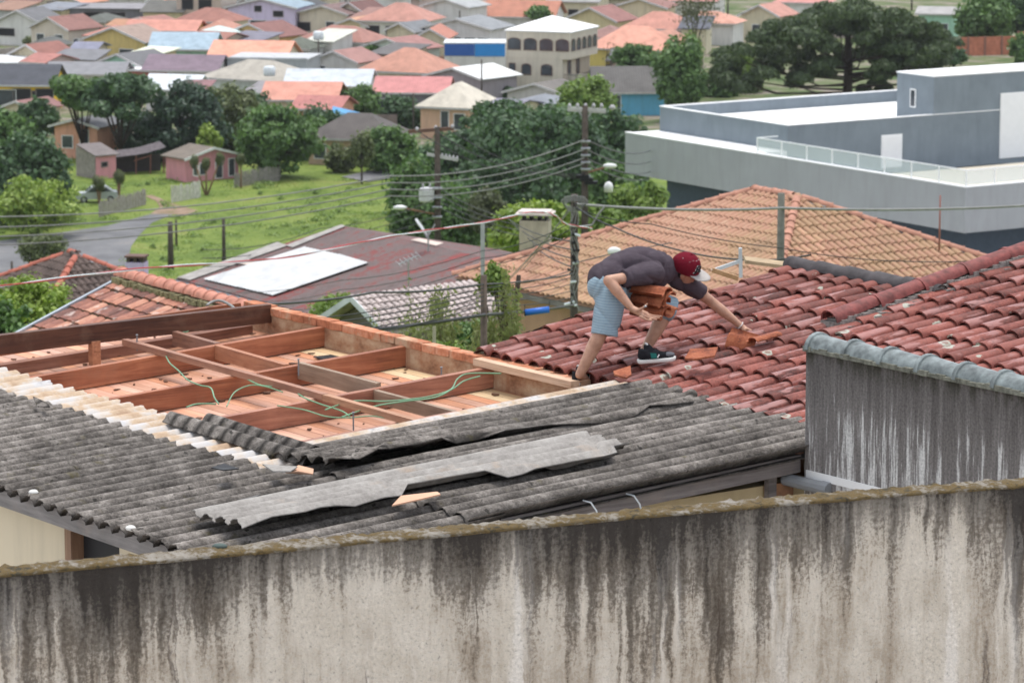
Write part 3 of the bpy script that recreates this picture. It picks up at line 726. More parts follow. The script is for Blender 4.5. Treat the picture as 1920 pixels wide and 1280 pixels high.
def loose(o, label, cat, group=None):
    o.location = tuple(O); o.rotation_euler = (0,0,RZ); return tag(o, label, cat, group)
# broken sheets lying loose on top
def ragged(seed, amp):
    r = random.Random(seed); k = [r.uniform(-amp, amp) for _ in range(40)]
    return lambda a: k[int((a+6)*5) % 40]*(1-((a+6)*5 % 1)) + k[(int((a+6)*5)+1) % 40]*((a+6)*5 % 1)
rg = ragged(5, .025)
loose(sheet('broken_sheet', -4.68, -1.42, -1.93, -2.55, .105, SL, M['asbgrey'], None, lift=lambda a, b: .035*max(0, min(1, (-b-2.0)/.5))*max(0,min(1,(-a-2.0)/1.5)), na=26, near=lambda a: rg(a) + (.10 if -3.4 < a < -2.6 else 0) - (.10 if a > -2.2 else 0) + (.2 if a > -1.6 else 0), seed=3, amp=.028), 'long pale grey broken corrugated sheet lying loose on the dark roof', 'roof sheet')
def strip_across(a, b0, b1, w, z, label, seed, tilt=.0):
    r = random.Random(seed); m = MB(); n = 14; q = 9; top = []
    for i in range(n+1):
        b = b0 + (b1-b0)*i/n
        for j in range(q+1):
            x = a + tilt*(i/n) + w*(j/q - .5); top.append((x, b + r.uniform(-.006,.006), z + SL*a + .07*math.cos(math.pi*(j/q-.5))*1.0 + r.uniform(-.002,.002) - .01*(i/n)))
    K = len(top); V = top + [(x,y,zz-.008) for x,y,zz in top]; fs = []
    for i in range(n):
        for j in range(q):
            f = (i*(q+1)+j, i*(q+1)+j+1, (i+1)*(q+1)+j+1, (i+1)*(q+1)+j); fs.append(f[::-1]); fs.append(tuple(x+K for x in f))
    for i in range(n):
        for j in (0, q): fs.append((i*(q+1)+j, (i+1)*(q+1)+j, (i+1)*(q+1)+j+K, i*(q+1)+j+K))
    for i in (0, n):
        for j in range(q): fs.append((i*(q+1)+j, i*(q+1)+j+1, i*(q+1)+j+1+K, i*(q+1)+j+K))
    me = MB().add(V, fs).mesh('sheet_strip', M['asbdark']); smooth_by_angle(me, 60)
    return loose(link('sheet_strip', me), label, 'roof sheet')
strip_across(-3.12, .92, -1.02, .15, .045, 'nearer of two dark corrugated strips lying across the pale sheet ends', 2, -.02)
strip_across(-2.93, .70, -.80, .14, .035, 'farther of two dark corrugated strips lying across the pale sheet ends', 3, -.02)
def shard(pts, z, th, mat, label, seed=0, name='sheet_shard'):
    P = roofpx(pts, z); m = MB(); n = len(P); r = random.Random(seed)
    P = [(x, y, zz + r.uniform(0, .05)) for x, y, zz in P]
    m.add(P + [(x, y, zz - th) for x, y, zz in P], [tuple(range(n)), tuple(range(n, 2*n))[::-1]] + [(i, (i+1) % n, n + (i+1) % n, n+i) for i in range(n)])
    return loose(m.build(name, mat), label, 'shard')
shard([(492,871),(558,885),(545,893),(512,886)], .10, .008, M['asbgrey'], 'pale wedge shaped shard beside the end of the cracked sheet', 1)
shard([(535,897),(560,884),(588,879),(587,889),(560,894)], .075, .008, plain('salmon_shard', (.55,.33,.22), .9), 'small salmon coloured shard beside the pale wedge shaped shard', 2)
shard([(735,950),(752,936),(820,926),(826,934),(790,943)], .10, .01, plain('salmon_shard', (.55,.33,.22), .9), 'salmon coloured fragment at the ragged edge of the long pale sheet', 3)
shard([(412,951),(440,940),(488,931),(470,941),(440,948)], .06, .006, plain('slate_shard', (.12,.115,.11), .9), 'thin dark sliver on the sheets left of the long pale sheet', 4)
shard([(396,884),(420,878),(448,888),(420,893)], .10, .008, M['black'], 'black plate standing for the dark hole left of the pale wedge shard', 5)  # flat black plate paints the dark of a hole under lifted sheet
shard([(62,752),(88,764),(94,768),(70,764)], .07, .008, M['asbdark'], 'small curled dark chip on the pale sheet ends at the left', 6)
shard([(835,862),(870,862),(868,876),(838,874)], .06, .006, M['asbdark'], 'small dark chip under the right end of the long pale sheet', 7)
# broken clay pieces on the tiles
def clay(px, label, z=.15, seed=0):
    P = []
    for u, v in px:
        a, b = ab_on(u, v, z, TS); P.append((a, b, z + TS*a))
    r = random.Random(seed); n = len(P); P = [(x,y,zz + r.uniform(0,.03)) for x,y,zz in P]
    m = MB().add(P + [(x,y,zz-.014) for x,y,zz in P], [tuple(range(n)), tuple(range(n,2*n))[::-1]] + [(i,(i+1)%n,n+(i+1)%n,n+i) for i in range(n)])
    return loose(m.build('tile_fragment', M['freshtile']), label, 'tile fragment')
clay([(1284,672),(1294,660),(1346,656),(1340,668),(1300,676)], 'bright orange broken tile lying right of the black shoe', .17, 1)
clay([(1150,702),(1182,692),(1184,702),(1174,708),(1152,707)], 'small orange tile fragment lying left of the black shoe', .16, 2)

# the neighbour's black-streaked wall with glazed capping
nw = thing('streaked_wall', 'black streaked grey wall with glazed ridge tiles right of the sheets', 'wall', tuple(HW(-.37, -3.12, .70)), RZ)
MB().box(0,.16, -6.4,0, -4.1,0).build('wall_face', M['darkstain'], nw)
MB().box(-.006,.0, -1.3,-.02, -.905,-.85).build('white_band', M['white'], nw)
m = MB(); 
for k in range(80): m.box(-.03 + random.uniform(-.008,.006), .19, -.08*(k+1), -.08*k, -.004, .024 + random.uniform(-.006,.01))
m.build('mortar_bed', plain('mossy_mortar', (.16,.16,.13), .95, .1, var=.5, scale=20, bump=.8), nw)
cme3 = cap_mesh('cap_tile', M['glaze'], .42, .108, .088)
for k in range(17): link('cap_tile', cme3, nw, (.08 + random.uniform(-.008,.008), -.02 - .375*k, .012), (random.uniform(-.02,.02), .012, -math.pi/2 + random.uniform(-.02,.02)))
MB().sphere((.08, -.01, .02), (.095,.04,.085), 10, 6).build('end_cap', M['glaze'], nw, True)

# ------------------------------------------------------------------ tiled roof planes for the middle distance
def frame_from(origin, fx, fy):
    """Empty standing at origin with local x = fx (horizontal unit vector)"""
    return tuple(origin), math.atan2(fx[1], fx[0])
def dirs(t):
    t = R(t); return np.array([math.cos(t), -math.sin(t), 0]), np.array([math.sin(t), math.cos(t), 0])
def small_tile(name, mat, pitch, length, hump, seed):
    r = random.Random(seed); m = MB(); pts = []
    for k in range(5):
        t = math.pi*(1 - k/4); pts.append((pitch*.36*math.cos(t), hump*math.sin(t)))
    pts += [(pitch*.50, -hump*.2), (pitch*.64, -.01)]
    n = len(pts); top = [(p[0]*1.03, 0, p[1] + .03) for p in pts] + [(p[0]*.95, length, p[1]) for p in pts]; low = [(p[0]*1.0, .004, p[1] + .012) for p in pts]
    m.add(top, [(k, k+1, n+k+1, n+k) for k in range(n-1)]); m.add(top[:n] + low, [(k+1, k, n+k, n+k+1) for k in range(n-1)])
    me = m.mesh(name, mat); smooth_by_angle(me, 50); return me
def tile_plane(roof_part, origin, ex, es, inside, W, L, pitch, expo, mat, hump=.05, limit=300, length=None, view=None):
    """fill a plane (origin, ex along the eave, es up the slope) with tiles; the largest-showing `limit` stay single pieces"""
    ex, es = Vector(ex).normalized(), Vector(es).normalized(); nz = ex.cross(es).normalized()
    rot = Matrix((ex, es, nz)).transposed(); e = rot.to_euler()
    protos = [small_tile('tile', mat, pitch, length or expo*1.12, hump, s) for s in range(2)]
    spots = []
    for i in range(int(W/pitch)+1):
        for j in range(int(L/expo)+1):
            x, s = i*pitch, j*expo
            if inside(x + pitch*.3, s + expo*.4): spots.append((x, s))
    spots.sort(key=view or (lambda q: q[1])); rest = MB(); base = protos[0]
    bv = [Vector(v.co) for v in base.vertices]; bf = [tuple(p.vertices) for p in base.polygons]
    for k, (x, s) in enumerate(spots):
        p = Vector(origin) + ex*x + es*s + nz*random.uniform(.0, .012)
        if k < limit:
            link('tile', protos[k % 2], roof_part, p, e)
        else:
            rest.add([p + rot @ v for v in bv], bf)
    if rest.v:
        me = rest.mesh('tile_field', mat); smooth_by_angle(me, 50); tag(link('tile_field', me, roof_part), kind='stuff')
def cap_line(parent, p, q, mat, r=.11, step=.36, name='ridge_cap'):
    p, q = Vector(p), Vector(q); d = (q-p); L = d.length; d.normalize(); n = int(L/step)
    me = cap_mesh(name, mat, step*1.12, r, r*.86); x = d; y = Vector((0,0,1)).cross(x).normalized(); z = x.cross(y)
    e = Matrix((x, y, z)).transposed().to_euler()
    for k in range(n): link(name, me, parent, p + d*(k*step) + z*(.02 + random.uniform(0,.012)), e)
def hip_house(label, cat, Lc, t, m, k, r, mat, capmat, wallc, limit=300, pitch=.21, expo=.36, ov=.55, faces=(0,1), single_front=300, single_side=0):
    """hipped tile roof; Lc = its left eave corner, front face along f, right face along g (local x = f, y = g)"""
    f, g = dirs(t); loc, rz = frame_from(Lc, f, g); h = thing('tiled_house', label, cat, loc, rz); L, W = 2*m + r, 2*m; zg = float(ter(Lc[1] + 3)) - Lc[2] - .5
    MB().box(ov, L-ov, ov, W-ov, zg, -.08).build('wall', paint(wallc), h)
    apex = [(m, m, k*m), (m + r, m, k*m)]
    deck = MB().add([(0,0,-.05),(L,0,-.05),(L,W,-.05),(0,W,-.05), (apex[0][0],m,k*m-.05), (apex[1][0],m,k*m-.05)], [(0,1,5,4),(1,2,5),(2,3,4,5),(3,0,4),(3,2,1,0)])
    rf = deck.build('roof', mat, h)
    sl = math.hypot(1, k)
    inf = lambda x, s: x > s/sl and x < L - s/sl and s < m*sl
    ins = lambda x, s: x > s/sl and x < W - s/sl and s < m*sl
    if 0 in faces: tile_plane(rf, (0,0,0), (1,0,0), (0,1,k), inf, L, m*sl, pitch, expo, mat, limit=single_front)
    if 1 in faces: tile_plane(rf, (L,0,0), (0,1,0), (-1,0,k), ins, W, m*sl, pitch, expo, mat, limit=single_side, view=lambda q: q[0])
    for c, a in (((0,0,0), apex[0]), ((L,0,0), apex[1]), ((L,W,0), apex[1])): cap_line(rf, c, a, capmat)
    cap_line(rf, apex[0], apex[1], capmat); cap_line(rf, apex[0], (0,W,0), capmat)
    MB().box(.1, L-.1, .02, .10, -.20, -.07).build('fascia', M['fascia'], h)
    return h, rf, L, W
pinkcap = plain('salmon_ridge_clay', (.42,.21,.15), .8, .25, var=.25, scale=5)
beige, beige_rf, bL, bW = hip_house('house with sun-bleached salmon hipped tile roof behind the worker', 'house', at(850,517,90), 55, 5.2, .434, 1.6, M['pinktile'], pinkcap, (.50,.30,.20), single_front=150, single_side=150)
# little eave piece of the same house over its porch, chimney of the house
ch = thing('chimney', 'square cream chimney with a flat slab cap left of the salmon roof', 'chimney', tuple(at(1004,470,100) - np.array([0,0,3])), R(-8))
MB().box(-.40,.40, -.3,.3, 0,3.85).build('stack', plain('stained_chimney_render', (.50,.44,.36), .9, .15, var=.25, scale=2.5, dirt=.5), ch)
for sx in (-.3,-.1,.12,.3): MB().box(sx-.025,sx+.025, -.25,.25, 3.85,4.0).build('support', M['black'], ch)
MB().prism([(-.5,-.4),(.5,-.4),(.5,.4),(-.5,.4)], 4.0, 4.05).prism([(-.42,-.32),(.42,-.32),(.42,.32),(-.42,.32)], 4.055, 4.10).build('cap', plain('pale_slab', (.58,.52,.48), .9), ch)

darktile = plain('sooty_clay_tile', (.105,.078,.068), .85, .2, var=.5, scale=3, bump=.3)
d_house, d_rf, dL, dW = hip_house('house with sooty dark hipped tile roof and red ridge caps at the left', 'house', at(-60,542,112), 56, 2.3, .52, .45, darktile, plain('dull_red_ridge_clay', (.40,.13,.09), .8, var=.3, scale=4), (.40,.34,.30), single_front=140, single_side=140, pitch=.22, expo=.34)
ch2 = thing('chimney', 'slim lilac chimney with a rusty cap beside the sooty dark roof', 'chimney', tuple(at(257,528,100) - np.array([0,0,3])), R(-10))
MB().box(-.26,.26, -.22,.22, 0,3.55).build('stack', paint((.52,.43,.62)), ch2)
for sx in (-.19,.0,.19): MB().box(sx-.04,sx+.05, -.2,.2, 3.55,3.72).build('support', M['pole'], ch2)
MB().box(-.28,.28, -.24,.24, 3.68,3.73).build('cap', plain('rusty_lid', (.14,.085,.07), .9), ch2)

# near left: flat clay tiles with a mossy ridge
f, g = dirs(57); Rr = at(228,524,54); loc, rz = frame_from(Rr, f, g)
lt = thing('tiled_house', 'house with weathered flat orange tiles beyond the dark ridge beam', 'house', loc, rz)
Wd, Ls, kk = 5.4, 3.6, .40
MB().box(.3, Wd, -Ls+.5, 3.2, float(ter(52))-Rr[2]-.5, -.42*kk-1.25).build('wall', paint((.50,.42,.34)), lt)
def m_flat_tile():
    t = NT('flat_clay_tile'); p = t.pos(); rnd = t.n('ObjectInfo').outputs['Random']
    fq = t.math('ADD', t.math('MULTIPLY', t.noise(p, 6.0, 7, .7), .6), t.math('MULTIPLY', rnd, .38))
    c = t.ramp(fq, [(.30, (.13,.055,.042)), (.45, (.27,.105,.07)), (.58, (.42,.18,.115)), (.72, (.52,.28,.19))])
    gl = t.ramp(t.noise(t.mapped(p, (5.,5.,5.)), 1.0, 5), [(.60, 0), (.68, .55)]); c = t.mix(gl, c, (.58,.50,.45))
    return t.fin(c, .7, .35)
FT = m_flat_tile(); su = Vector((0,1,kk)).normalized(); sl = math.hypot(1, kk)
rf = MB().add([(0,-Ls,-Ls*kk-.06),(Wd,-Ls,-Ls*kk-.06),(Wd,0,-.06),(0,0,-.06),(Wd,3.2,-3.2*kk-.06),(0,3.2,-3.2*kk-.06)], [(0,1,2,3),(3,2,4,5)]).build('roof', FT, lt)
fme = MB().add([(0,0,.035),(.235,0,.035),(.235,.36,.005),(0,.36,.005),(0,.004,.01),(.235,.004,.01),(.06,0,.052),(.06,.36,.02),(.17,0,.052),(.17,.36,.02)], [(0,6,7,3),(6,8,9,7),(8,1,2,9),(0,4,5,1,8,6)]).mesh('tile', FT)
e = Matrix((Vector((1,0,0)), su, Vector((1,0,0)).cross(su))).transposed().to_euler()
for j in range(11):
    for i in range(22):
        x = .02 + i*.24; s = -(j+1)*.31; px_ = np.array(loc) + f*x + g*(s/sl) 
        link('tile', fme, rf, (x + random.uniform(-.006,.006), s*su.y, s*su.z + random.uniform(-.006,.008)), e)
    m = MB()                                            # dark line along each course
    for i in range(60):
        x = i*.088; m.box(x, x+.085, (-(j+1)*.31-.02)*su.y, (-(j+1)*.31+.01)*su.y, (-(j+1)*.31)*su.z - .01, (-(j+1)*.31)*su.z + .022 + random.uniform(-.012,.012))
    m.build('course_line', plain('dark_olive_strip', (.045,.045,.022), .95, var=.4, scale=20), rf)
cap_line(rf, (0,0,.05), (Wd,0,.05), plain('pinkish_ridge_clay', (.50,.22,.16), .8, var=.3, scale=8), .12, .30)
m = MB()
for i in range(90): m.box(i*.06, i*.06+.06, -.17 + random.uniform(-.03,.02), -.02, -.03, .045 + random.uniform(-.02,.015))
m.build('mossy_bedding', plain('lichen_bedding', (.22,.20,.11), .95, var=.5, scale=18, bump=.7), rf)
MB().bar((-.03,0,.0), (-.03,-Ls,-Ls*kk), .06, .09).build('metal_flashing', plain('zinc_strip', (.45,.50,.55), .4, .5, .4), lt)

# red, rust and white metal roof house
f, g = dirs(57); E0 = at(330,522,112); mW, kR = 5.8, .205; loc, rz = frame_from(E0, f, g); LW = 13.0
rw = thing('long_house', 'long house with peeling red roof patched with white metal sheets', 'house', loc, rz)
MB().box(.35, LW-.4, .35, 2*mW-.4, float(ter(112))-E0[2]-1, -.12).build('wall', plain('patchy_peach_wall', (.48,.36,.25), .9, .15, var=.3, scale=1.2, dirt=.35), rw)
def m_peel():
    t = NT('peeling_red_roof'); p = t.pos(); ob = t.obj()
    a = t.noise(t.mapped(ob, (1.6,.30,1.)), 1.0, 9, .75); b = t.noise(p, 5.0, 5, .7)
    c = t.ramp(t.math('ADD', t.math('MULTIPLY', a, .65), t.math('MULTIPLY', b, .35)), [(.30, (.055,.045,.045)), (.42, (.11,.075,.07)), (.50, (.14,.11,.105)), (.55, (.17,.055,.05)), (.62, (.27,.04,.04)), (.70, (.14,.12,.115)), (.80, (.30,.26,.24))])
    x, y, z = t.sep(ob); t.bump(t.math('SINE', t.math('MULTIPLY', x, 2*math.pi/.177)), .5, .03); return t.fin(c, .8, .25)
PEEL = m_peel(); zr = kR*mW
me = MB().hexa([(0,0,-.06),(LW,0,-.06),(LW,mW,zr-.06),(0,mW,zr-.06),(0,0,0),(LW,0,0),(LW,mW,zr),(0,mW,zr)]).hexa([(0,mW+.01,zr-.06),(LW,mW+.01,zr-.06),(LW,2*mW,-.06),(0,2*mW,-.06),(0,mW+.01,zr),(LW,mW+.01,zr),(LW,2*mW,0),(0,2*mW,0)])
rwr = me.build('roof', PEEL, rw)
def on_rw(u, v, lift=0.0):
    n = np.array([0,0,1.]) - kR*g; r = ray(u, v); c0 = np.array([0,0,CAMZ]); q = r*(n @ (E0 - c0))/(n @ r) + c0 - E0
    return np.array([q@f, q@g, q[2] + lift])
whitemetal = plain('white_metal_sheet', (.50,.505,.505), .55, .35, var=.15, scale=2.5)
def patch(px, mat, lift, rib=True, name='metal_sheet'):
    P = [on_rw(u, v, lift) for u, v in px]; (p0, p1, p2, p3) = P; m = MB(); n = 40; V = []
    for i in range(n+1):
        t = i/n; z = .02 if (i % 4 == 0 and rib) else 0
        for q, w_ in ((p0, p1), (p3, p2)): p = q*(1-t) + w_*t; V.append((p[0], p[1], p[2] + z))
    m.add(V, [(2*i, 2*i+2, 2*i+3, 2*i+1) for i in range(n)]); m.add([(x,y,z-.015) for x,y,z in V], [(2*i+1, 2*i+3, 2*i+2, 2*i) for i in range(n)])
    return m.build(name, mat, rwr)
patch([(382,526),(445,541),(636,480),(572,466)], whitemetal, .05); patch([(446,541),(513,557),(692,496),(637,480)], whitemetal, .055)
greysheet = plain('grey_fibre_sheet', (.33,.31,.29), .9, .15, var=.25, scale=3)
patch([(332,522),(356,527),(540,462),(520,456)], greysheet, .04, False, 'edge_sheet'); patch([(536,462),(548,466),(648,426),(640,423)], greysheet, .04, False, 'edge_sheet')
patch([(448,496),(478,502),(494,495),(466,489)], plain('pale_patch', (.58,.48,.42), .9), .045, False, 'patch_sheet')
patch([(770,452),(818,463),(832,458),(785,449)], plain('pale_patch', (.58,.48,.42), .9), .045, False, 'patch_sheet')
MB().bar((-.1,-.06,-.12), (LW,-.06,-.12), .16, .16).build('gutter', plain('blue_grey_gutter', (.13,.15,.17), .5, .4), rw)
def wall_window(parent, side, x, z, w, h, frame, pane, y=0.0, arch=False, depth=.06):
    """window on a wall: side F (front, y=const), R or L; a frame ring with a pane set in it"""
    if arch:
        n = 7; top = [(w/2*math.cos(math.pi*k/n), h*.72 + h*.28*math.sin(math.pi*k/n)) for k in range(n+1)]; out = [(-w/2, 0), (w/2, 0)] + top
    else: out = [(-w/2,0),(w/2,0),(w/2,h),(-w/2,h)]
    bd = .07; cx, cz = 0, h/2; inn = [(cx + (a-cx)*(1 - 2*bd/w), cz + (b-cz)*(1 - 2*bd/h)) for a, b in out]
    def pl(a, b, d):
        if side == 'F': return (x + a, y - d, z + b)
        if side == 'R': return (y + d, x + a, z + b)
        return (y - d, x - a, z + b)
    n = len(out); V = [pl(a,b,depth) for a,b in out] + [pl(a,b,depth) for a,b in inn] + [pl(a,b,-.02) for a,b in out]
    fr = MB().add(V, [(i, (i+1)%n, n+(i+1)%n, n+i) for i in range(n)] + [(i, n*2+i, n*2+(i+1)%n, (i+1)%n) for i in range(n)]).build('window', frame, parent)
    MB().add([pl(a,b,depth*.35) for a,b in inn], [tuple(range(n))]).build('pane', pane, fr); return fr
for x in (3.2, 5.6): wall_window(rw, 'F', x, -1.35, 1.0, .9, M['white'], M['glass'], .35)
MB().box(1.5,2.3, .30,.35, -1.5,-.6).build('shutter', plain('mustard_panel', (.45,.33,.06), .8), rw)

# little gabled outbuilding with white barge boards
f, g = dirs(50); gp = at(682,553,74); loc, rz = frame_from(gp - np.array([0,0,3.2]), f, g)
go = thing('outbuilding', 'small gabled outbuilding with white barge boards beyond the brick wall', 'outbuilding', loc, rz)
MB().add([(-.95,.1,0),(.95,.1,0),(.95,.1,2.60),(0,.1,3.08),(-.95,.1,2.60),(-.95,2.6,0),(.95,2.6,0),(.95,2.6,2.60),(0,2.6,3.08),(-.95,2.6,2.60)], [(0,1,2,3,4),(1,6,7,2),(6,5,9,8,7),(5,0,4,9)]).build('wall', plain('shaded_plank_gable', (.16,.14,.12), .9), go)  # dark wall colour stands in for the open, shaded gable interior
gr = MB().hexa([(-1.1,-.3,2.55),(0,-.3,3.12),(0,3,3.12),(-1.1,3,2.55),(-1.1,-.3,2.61),(0,-.3,3.18),(0,3,3.18),(-1.1,3,2.61)]).hexa([(.005,-.3,3.12),(1.1,-.3,2.55),(1.1,3,2.55),(.005,3,3.12),(.005,-.3,3.18),(1.1,-.3,2.61),(1.1,3,2.61),(.005,3,3.18)]).build('roof', plain('frosted_pink_tile', (.42,.35,.33), .5, .4, var=.4, scale=6), go)
ft2 = plain('frosted_pink_tile', (.42,.35,.33), .5, .4, var=.4, scale=6)
sdir = Vector((-1.1,0,.57)).normalized()
tile_plane(gr, (1.1,-.28,2.62), (0,1,0), sdir, lambda x, s: s < 1.16 and x < 3.2, 3.2, 1.2, .16, .18, ft2, hump=.03, limit=140)
for (p, q) in (((-1.12,-.33,2.57),(0,-.33,3.17)), ((0,-.33,3.17),(1.12,-.33,2.57))): MB().bar(p, q, .04, .12).build('barge_board', plain('white_barge', (.55,.57,.58), .7), go)

# ------------------------------------------------------------------ the grey villa on the right
f, g = dirs(57); VC = at(1810,350,205); loc, rz = frame_from((VC[0], VC[1], 6.0), f, g)
vil = thing('modern_villa', 'large modern grey villa with white coping, terrace railing and flat roofs', 'villa', loc, rz)
z0 = VC[2] - 6.0                                   # top of the terrace band
vgrey = plain('villa_pale_grey_render', (.32,.335,.345), .8, .2, var=.06, scale=.5, dirt=.30, dirtc=(.20,.20,.19)); vblue = plain('villa_slate_blue_render', (.20,.235,.265), .85, .2, var=.10, scale=.8, dirt=.25, dirtc=(.10,.115,.13))
vdark = plain('villa_dark_blue_render', (.055,.075,.10), .85, .2, var=.1); vwhite = plain('villa_white_coping', (.82,.82,.82), .6, .3, var=.03)
LF = 33.0; DG = 26.0; bh = 2.6; fl = z0 - 1.57
# local: x along f (to the near corner at x = 0, running to x = -LF), y along g (to the right, away)
m = MB(); m.box(-LF,0, 0,.25, z0-bh,z0-.06); m.box(-.25,0, .251,DG, z0-bh,z0-.06); m.box(-LF,-LF+.25, .251,DG, z0-bh,z0-.06); m.box(-LF+.251,-.251, .251,DG, z0-bh,z0-bh+.25); m.build('terrace_band', vgrey, vil)
m = MB(); m.box(-LF-.03,.03, -.03,.30, z0-.06,z0); m.box(-.30,.03, .301,DG, z0-.06,z0); m.build('coping', vwhite, vil)
MB().box(-17.0,-.26, .26,DG, z0-bh+.251,fl).build('terrace_floor', plain('beige_floor_tiles', (.52,.47,.38), .6, .3, var=.06), vil)
MB().box(-LF+2.0,-2.0, 1.8,DG, -2.0,z0-bh).build('lower_wall', vdark, vil)
def vill(u, v, z):                                  # photograph at height z -> villa plan
    q = onz(u, v, z + 6.0) - np.array(loc); return float(q@f), float(q@g)
zu = z0 + 1.53                                      # top of the upper block
xk, yk = vill(1470,235,zu); xl, yl = vill(1245,198,zu); xr, yr = vill(1755,215,zu)
xb = xl; yt = yr
print('villa upper', xk, yk, xl, yl, xr, yr)
yk0 = max(.9, (yk + yl)/2); xk0 = xk
# upper block: left wall on y = yk0 from xb to xk0; terrace wall on x = xk0 from yk0 on
Dp = 22.0
m = MB(); m.box(xb,xk0, yk0,yk0+.2, fl-.3,zu-.05); m.box(xk0-.2,xk0, yk0+.201,Dp, fl-.3,zu-.05); m.box(xb,xb+.2, yk0+.201,Dp, fl-.3,zu-.05); m.box(xb+.201,xk0-.201, Dp-.2,Dp, fl-.3,zu-.05); m.build('upper_wall', vblue, vil)
m = MB(); m.box(xb-.05,xk0+.04, yk0-.04,yk0+.24, zu-.05,zu); m.box(xk0-.24,xk0+.04, yk0+.241,Dp, zu-.05,zu); m.box(xb-.05,xb+.24, yk0+.241,Dp, zu-.05,zu); m.box(xb+.241,xk0-.241, Dp-.24,Dp+.04, zu-.05,zu); m.build('coping', vwhite, vil)
xm = (xb + xk0)/2
MB().add([(xb+.21,yk0+.21,zu-.75),(xk0-.21,yk0+.21,zu-.45),(xk0-.21,Dp-.21,zu-.45),(xb+.21,Dp-.21,zu-.75)], [(0,1,2,3)]).build('white_roof', plain('white_roof_membrane', (.86,.86,.85), .6, .3, var=.03), vil)
MB().box(-LF+.251,xb-.06, .301,yk0+8, z0-.5,z0-.03).box(xb-.059,xk0, .301,yk0-.045, z0-.5,z0-.03).build('ledge', vwhite, vil)
# tower block rising in the plane of the terrace wall
yt = yr
xtl, ytl = vill(1705,138,zu+2.35)
tw = 3.6
m = MB(); m.box(xk0-tw,xk0-.01, yt,Dp+4, zu-.9,zu+2.28); m.build('tower_wall', vblue, vil)
MB().box(xk0-tw-.05,xk0+.04, yt-.05,Dp+4.05, zu+2.28,zu+2.36).build('coping', vwhite, vil)
MB().box(xk0-.01,xk0-.005, yt,Dp+4, fl-.3,zu-.06).build('tower_base', vblue, vil)
wall_window(vil, 'F', xk0-tw*.55, zu+.25, .55, 1.15, vwhite, M['glass'], yt)
def louvre(y0, y1, za, zb):
    d = MB().box(xk0+.0, xk0+.05, y0, y1, za, zb).build('shutter_door', vwhite, vil); n = int((zb-za)/.14)
    for k in range(n): MB().hexa([(xk0+.05,y0+.06,za+.05+k*.14),(xk0+.075,y0+.06,za+.03+k*.14),(xk0+.075,y1-.06,za+.03+k*.14),(xk0+.05,y1-.06,za+.05+k*.14),(xk0+.05,y0+.06,za+.15+k*.14),(xk0+.055,y0+.06,za+.15+k*.14),(xk0+.055,y1-.06,za+.15+k*.14),(xk0+.05,y1-.06,za+.15+k*.14)]).build('slat', vwhite, d)
def y_on_wall(u):                                   # where the photograph's column u meets the terrace wall
    lo, hi = 0., 60.
    for _ in range(50):
        mid = (lo+hi)/2; p = np.array(loc) + f*xk0 + g*mid; uu = 960 + FPX*p[0]/(p[1]*math.cos(PITCH) - (p[2]+fl-CAMZ)*math.sin(PITCH))
        lo, hi = (mid, hi) if uu < u else (lo, mid)
    return lo
ya, yb_ = y_on_wall(1651), y_on_wall(1690); louvre(ya, yb_, fl+.02, fl+2.05)
ya, yb_ = y_on_wall(1873), y_on_wall(1925); louvre(ya, yb_, fl+.02, fl+4.1)
# glass railing on the band
xa = vill(1424,286,z0)[0]
rail = plain('white_aluminium', (.78,.80,.80), .4, .4, var=.03); gl = bpy.data.materials.new('railing_glass'); gl.use_nodes = True
gt = gl.node_tree; gb = gt.nodes['Principled BSDF']; gb.inputs['Base Color'].default_value = (.72,.80,.80,1); gb.inputs['Roughness'].default_value = .05; gb.inputs['Alpha'].default_value = .35
rl = link('railing', MB().box(xa,.0, .06,.14, z0+.86,z0+.92).box(-.14,-.06, .141,18, z0+.86,z0+.92).mesh('railing', rail), vil)
np_ = 9
for k in range(np_):
    x = xa + (0-xa)*k/(np_-1) - (.06 if k == np_-1 else 0); MB().box(x-.03,x+.03, .07,.13, z0,z0+.86).build('post', rail, rl)
    if k: 
        xp = xa + (0-xa)*(k-1)/(np_-1); MB().box(xp+.06,x-.06, .095,.105, z0+.08,z0+.84).build('glass_panel', gl, rl)
for k in range(1,8):
    y = k*2.2; MB().box(-.13,-.07, y-.03,y+.03, z0,z0+.86).build('post', rail, rl); MB().box(-.105,-.095, y-2.1,y-.06, z0+.08,z0+.84).build('glass_panel', gl, rl)
MB().box(xa,xa+.06, .14,1.6, z0+.86,z0+.92).build('return_rail', rail, rl)

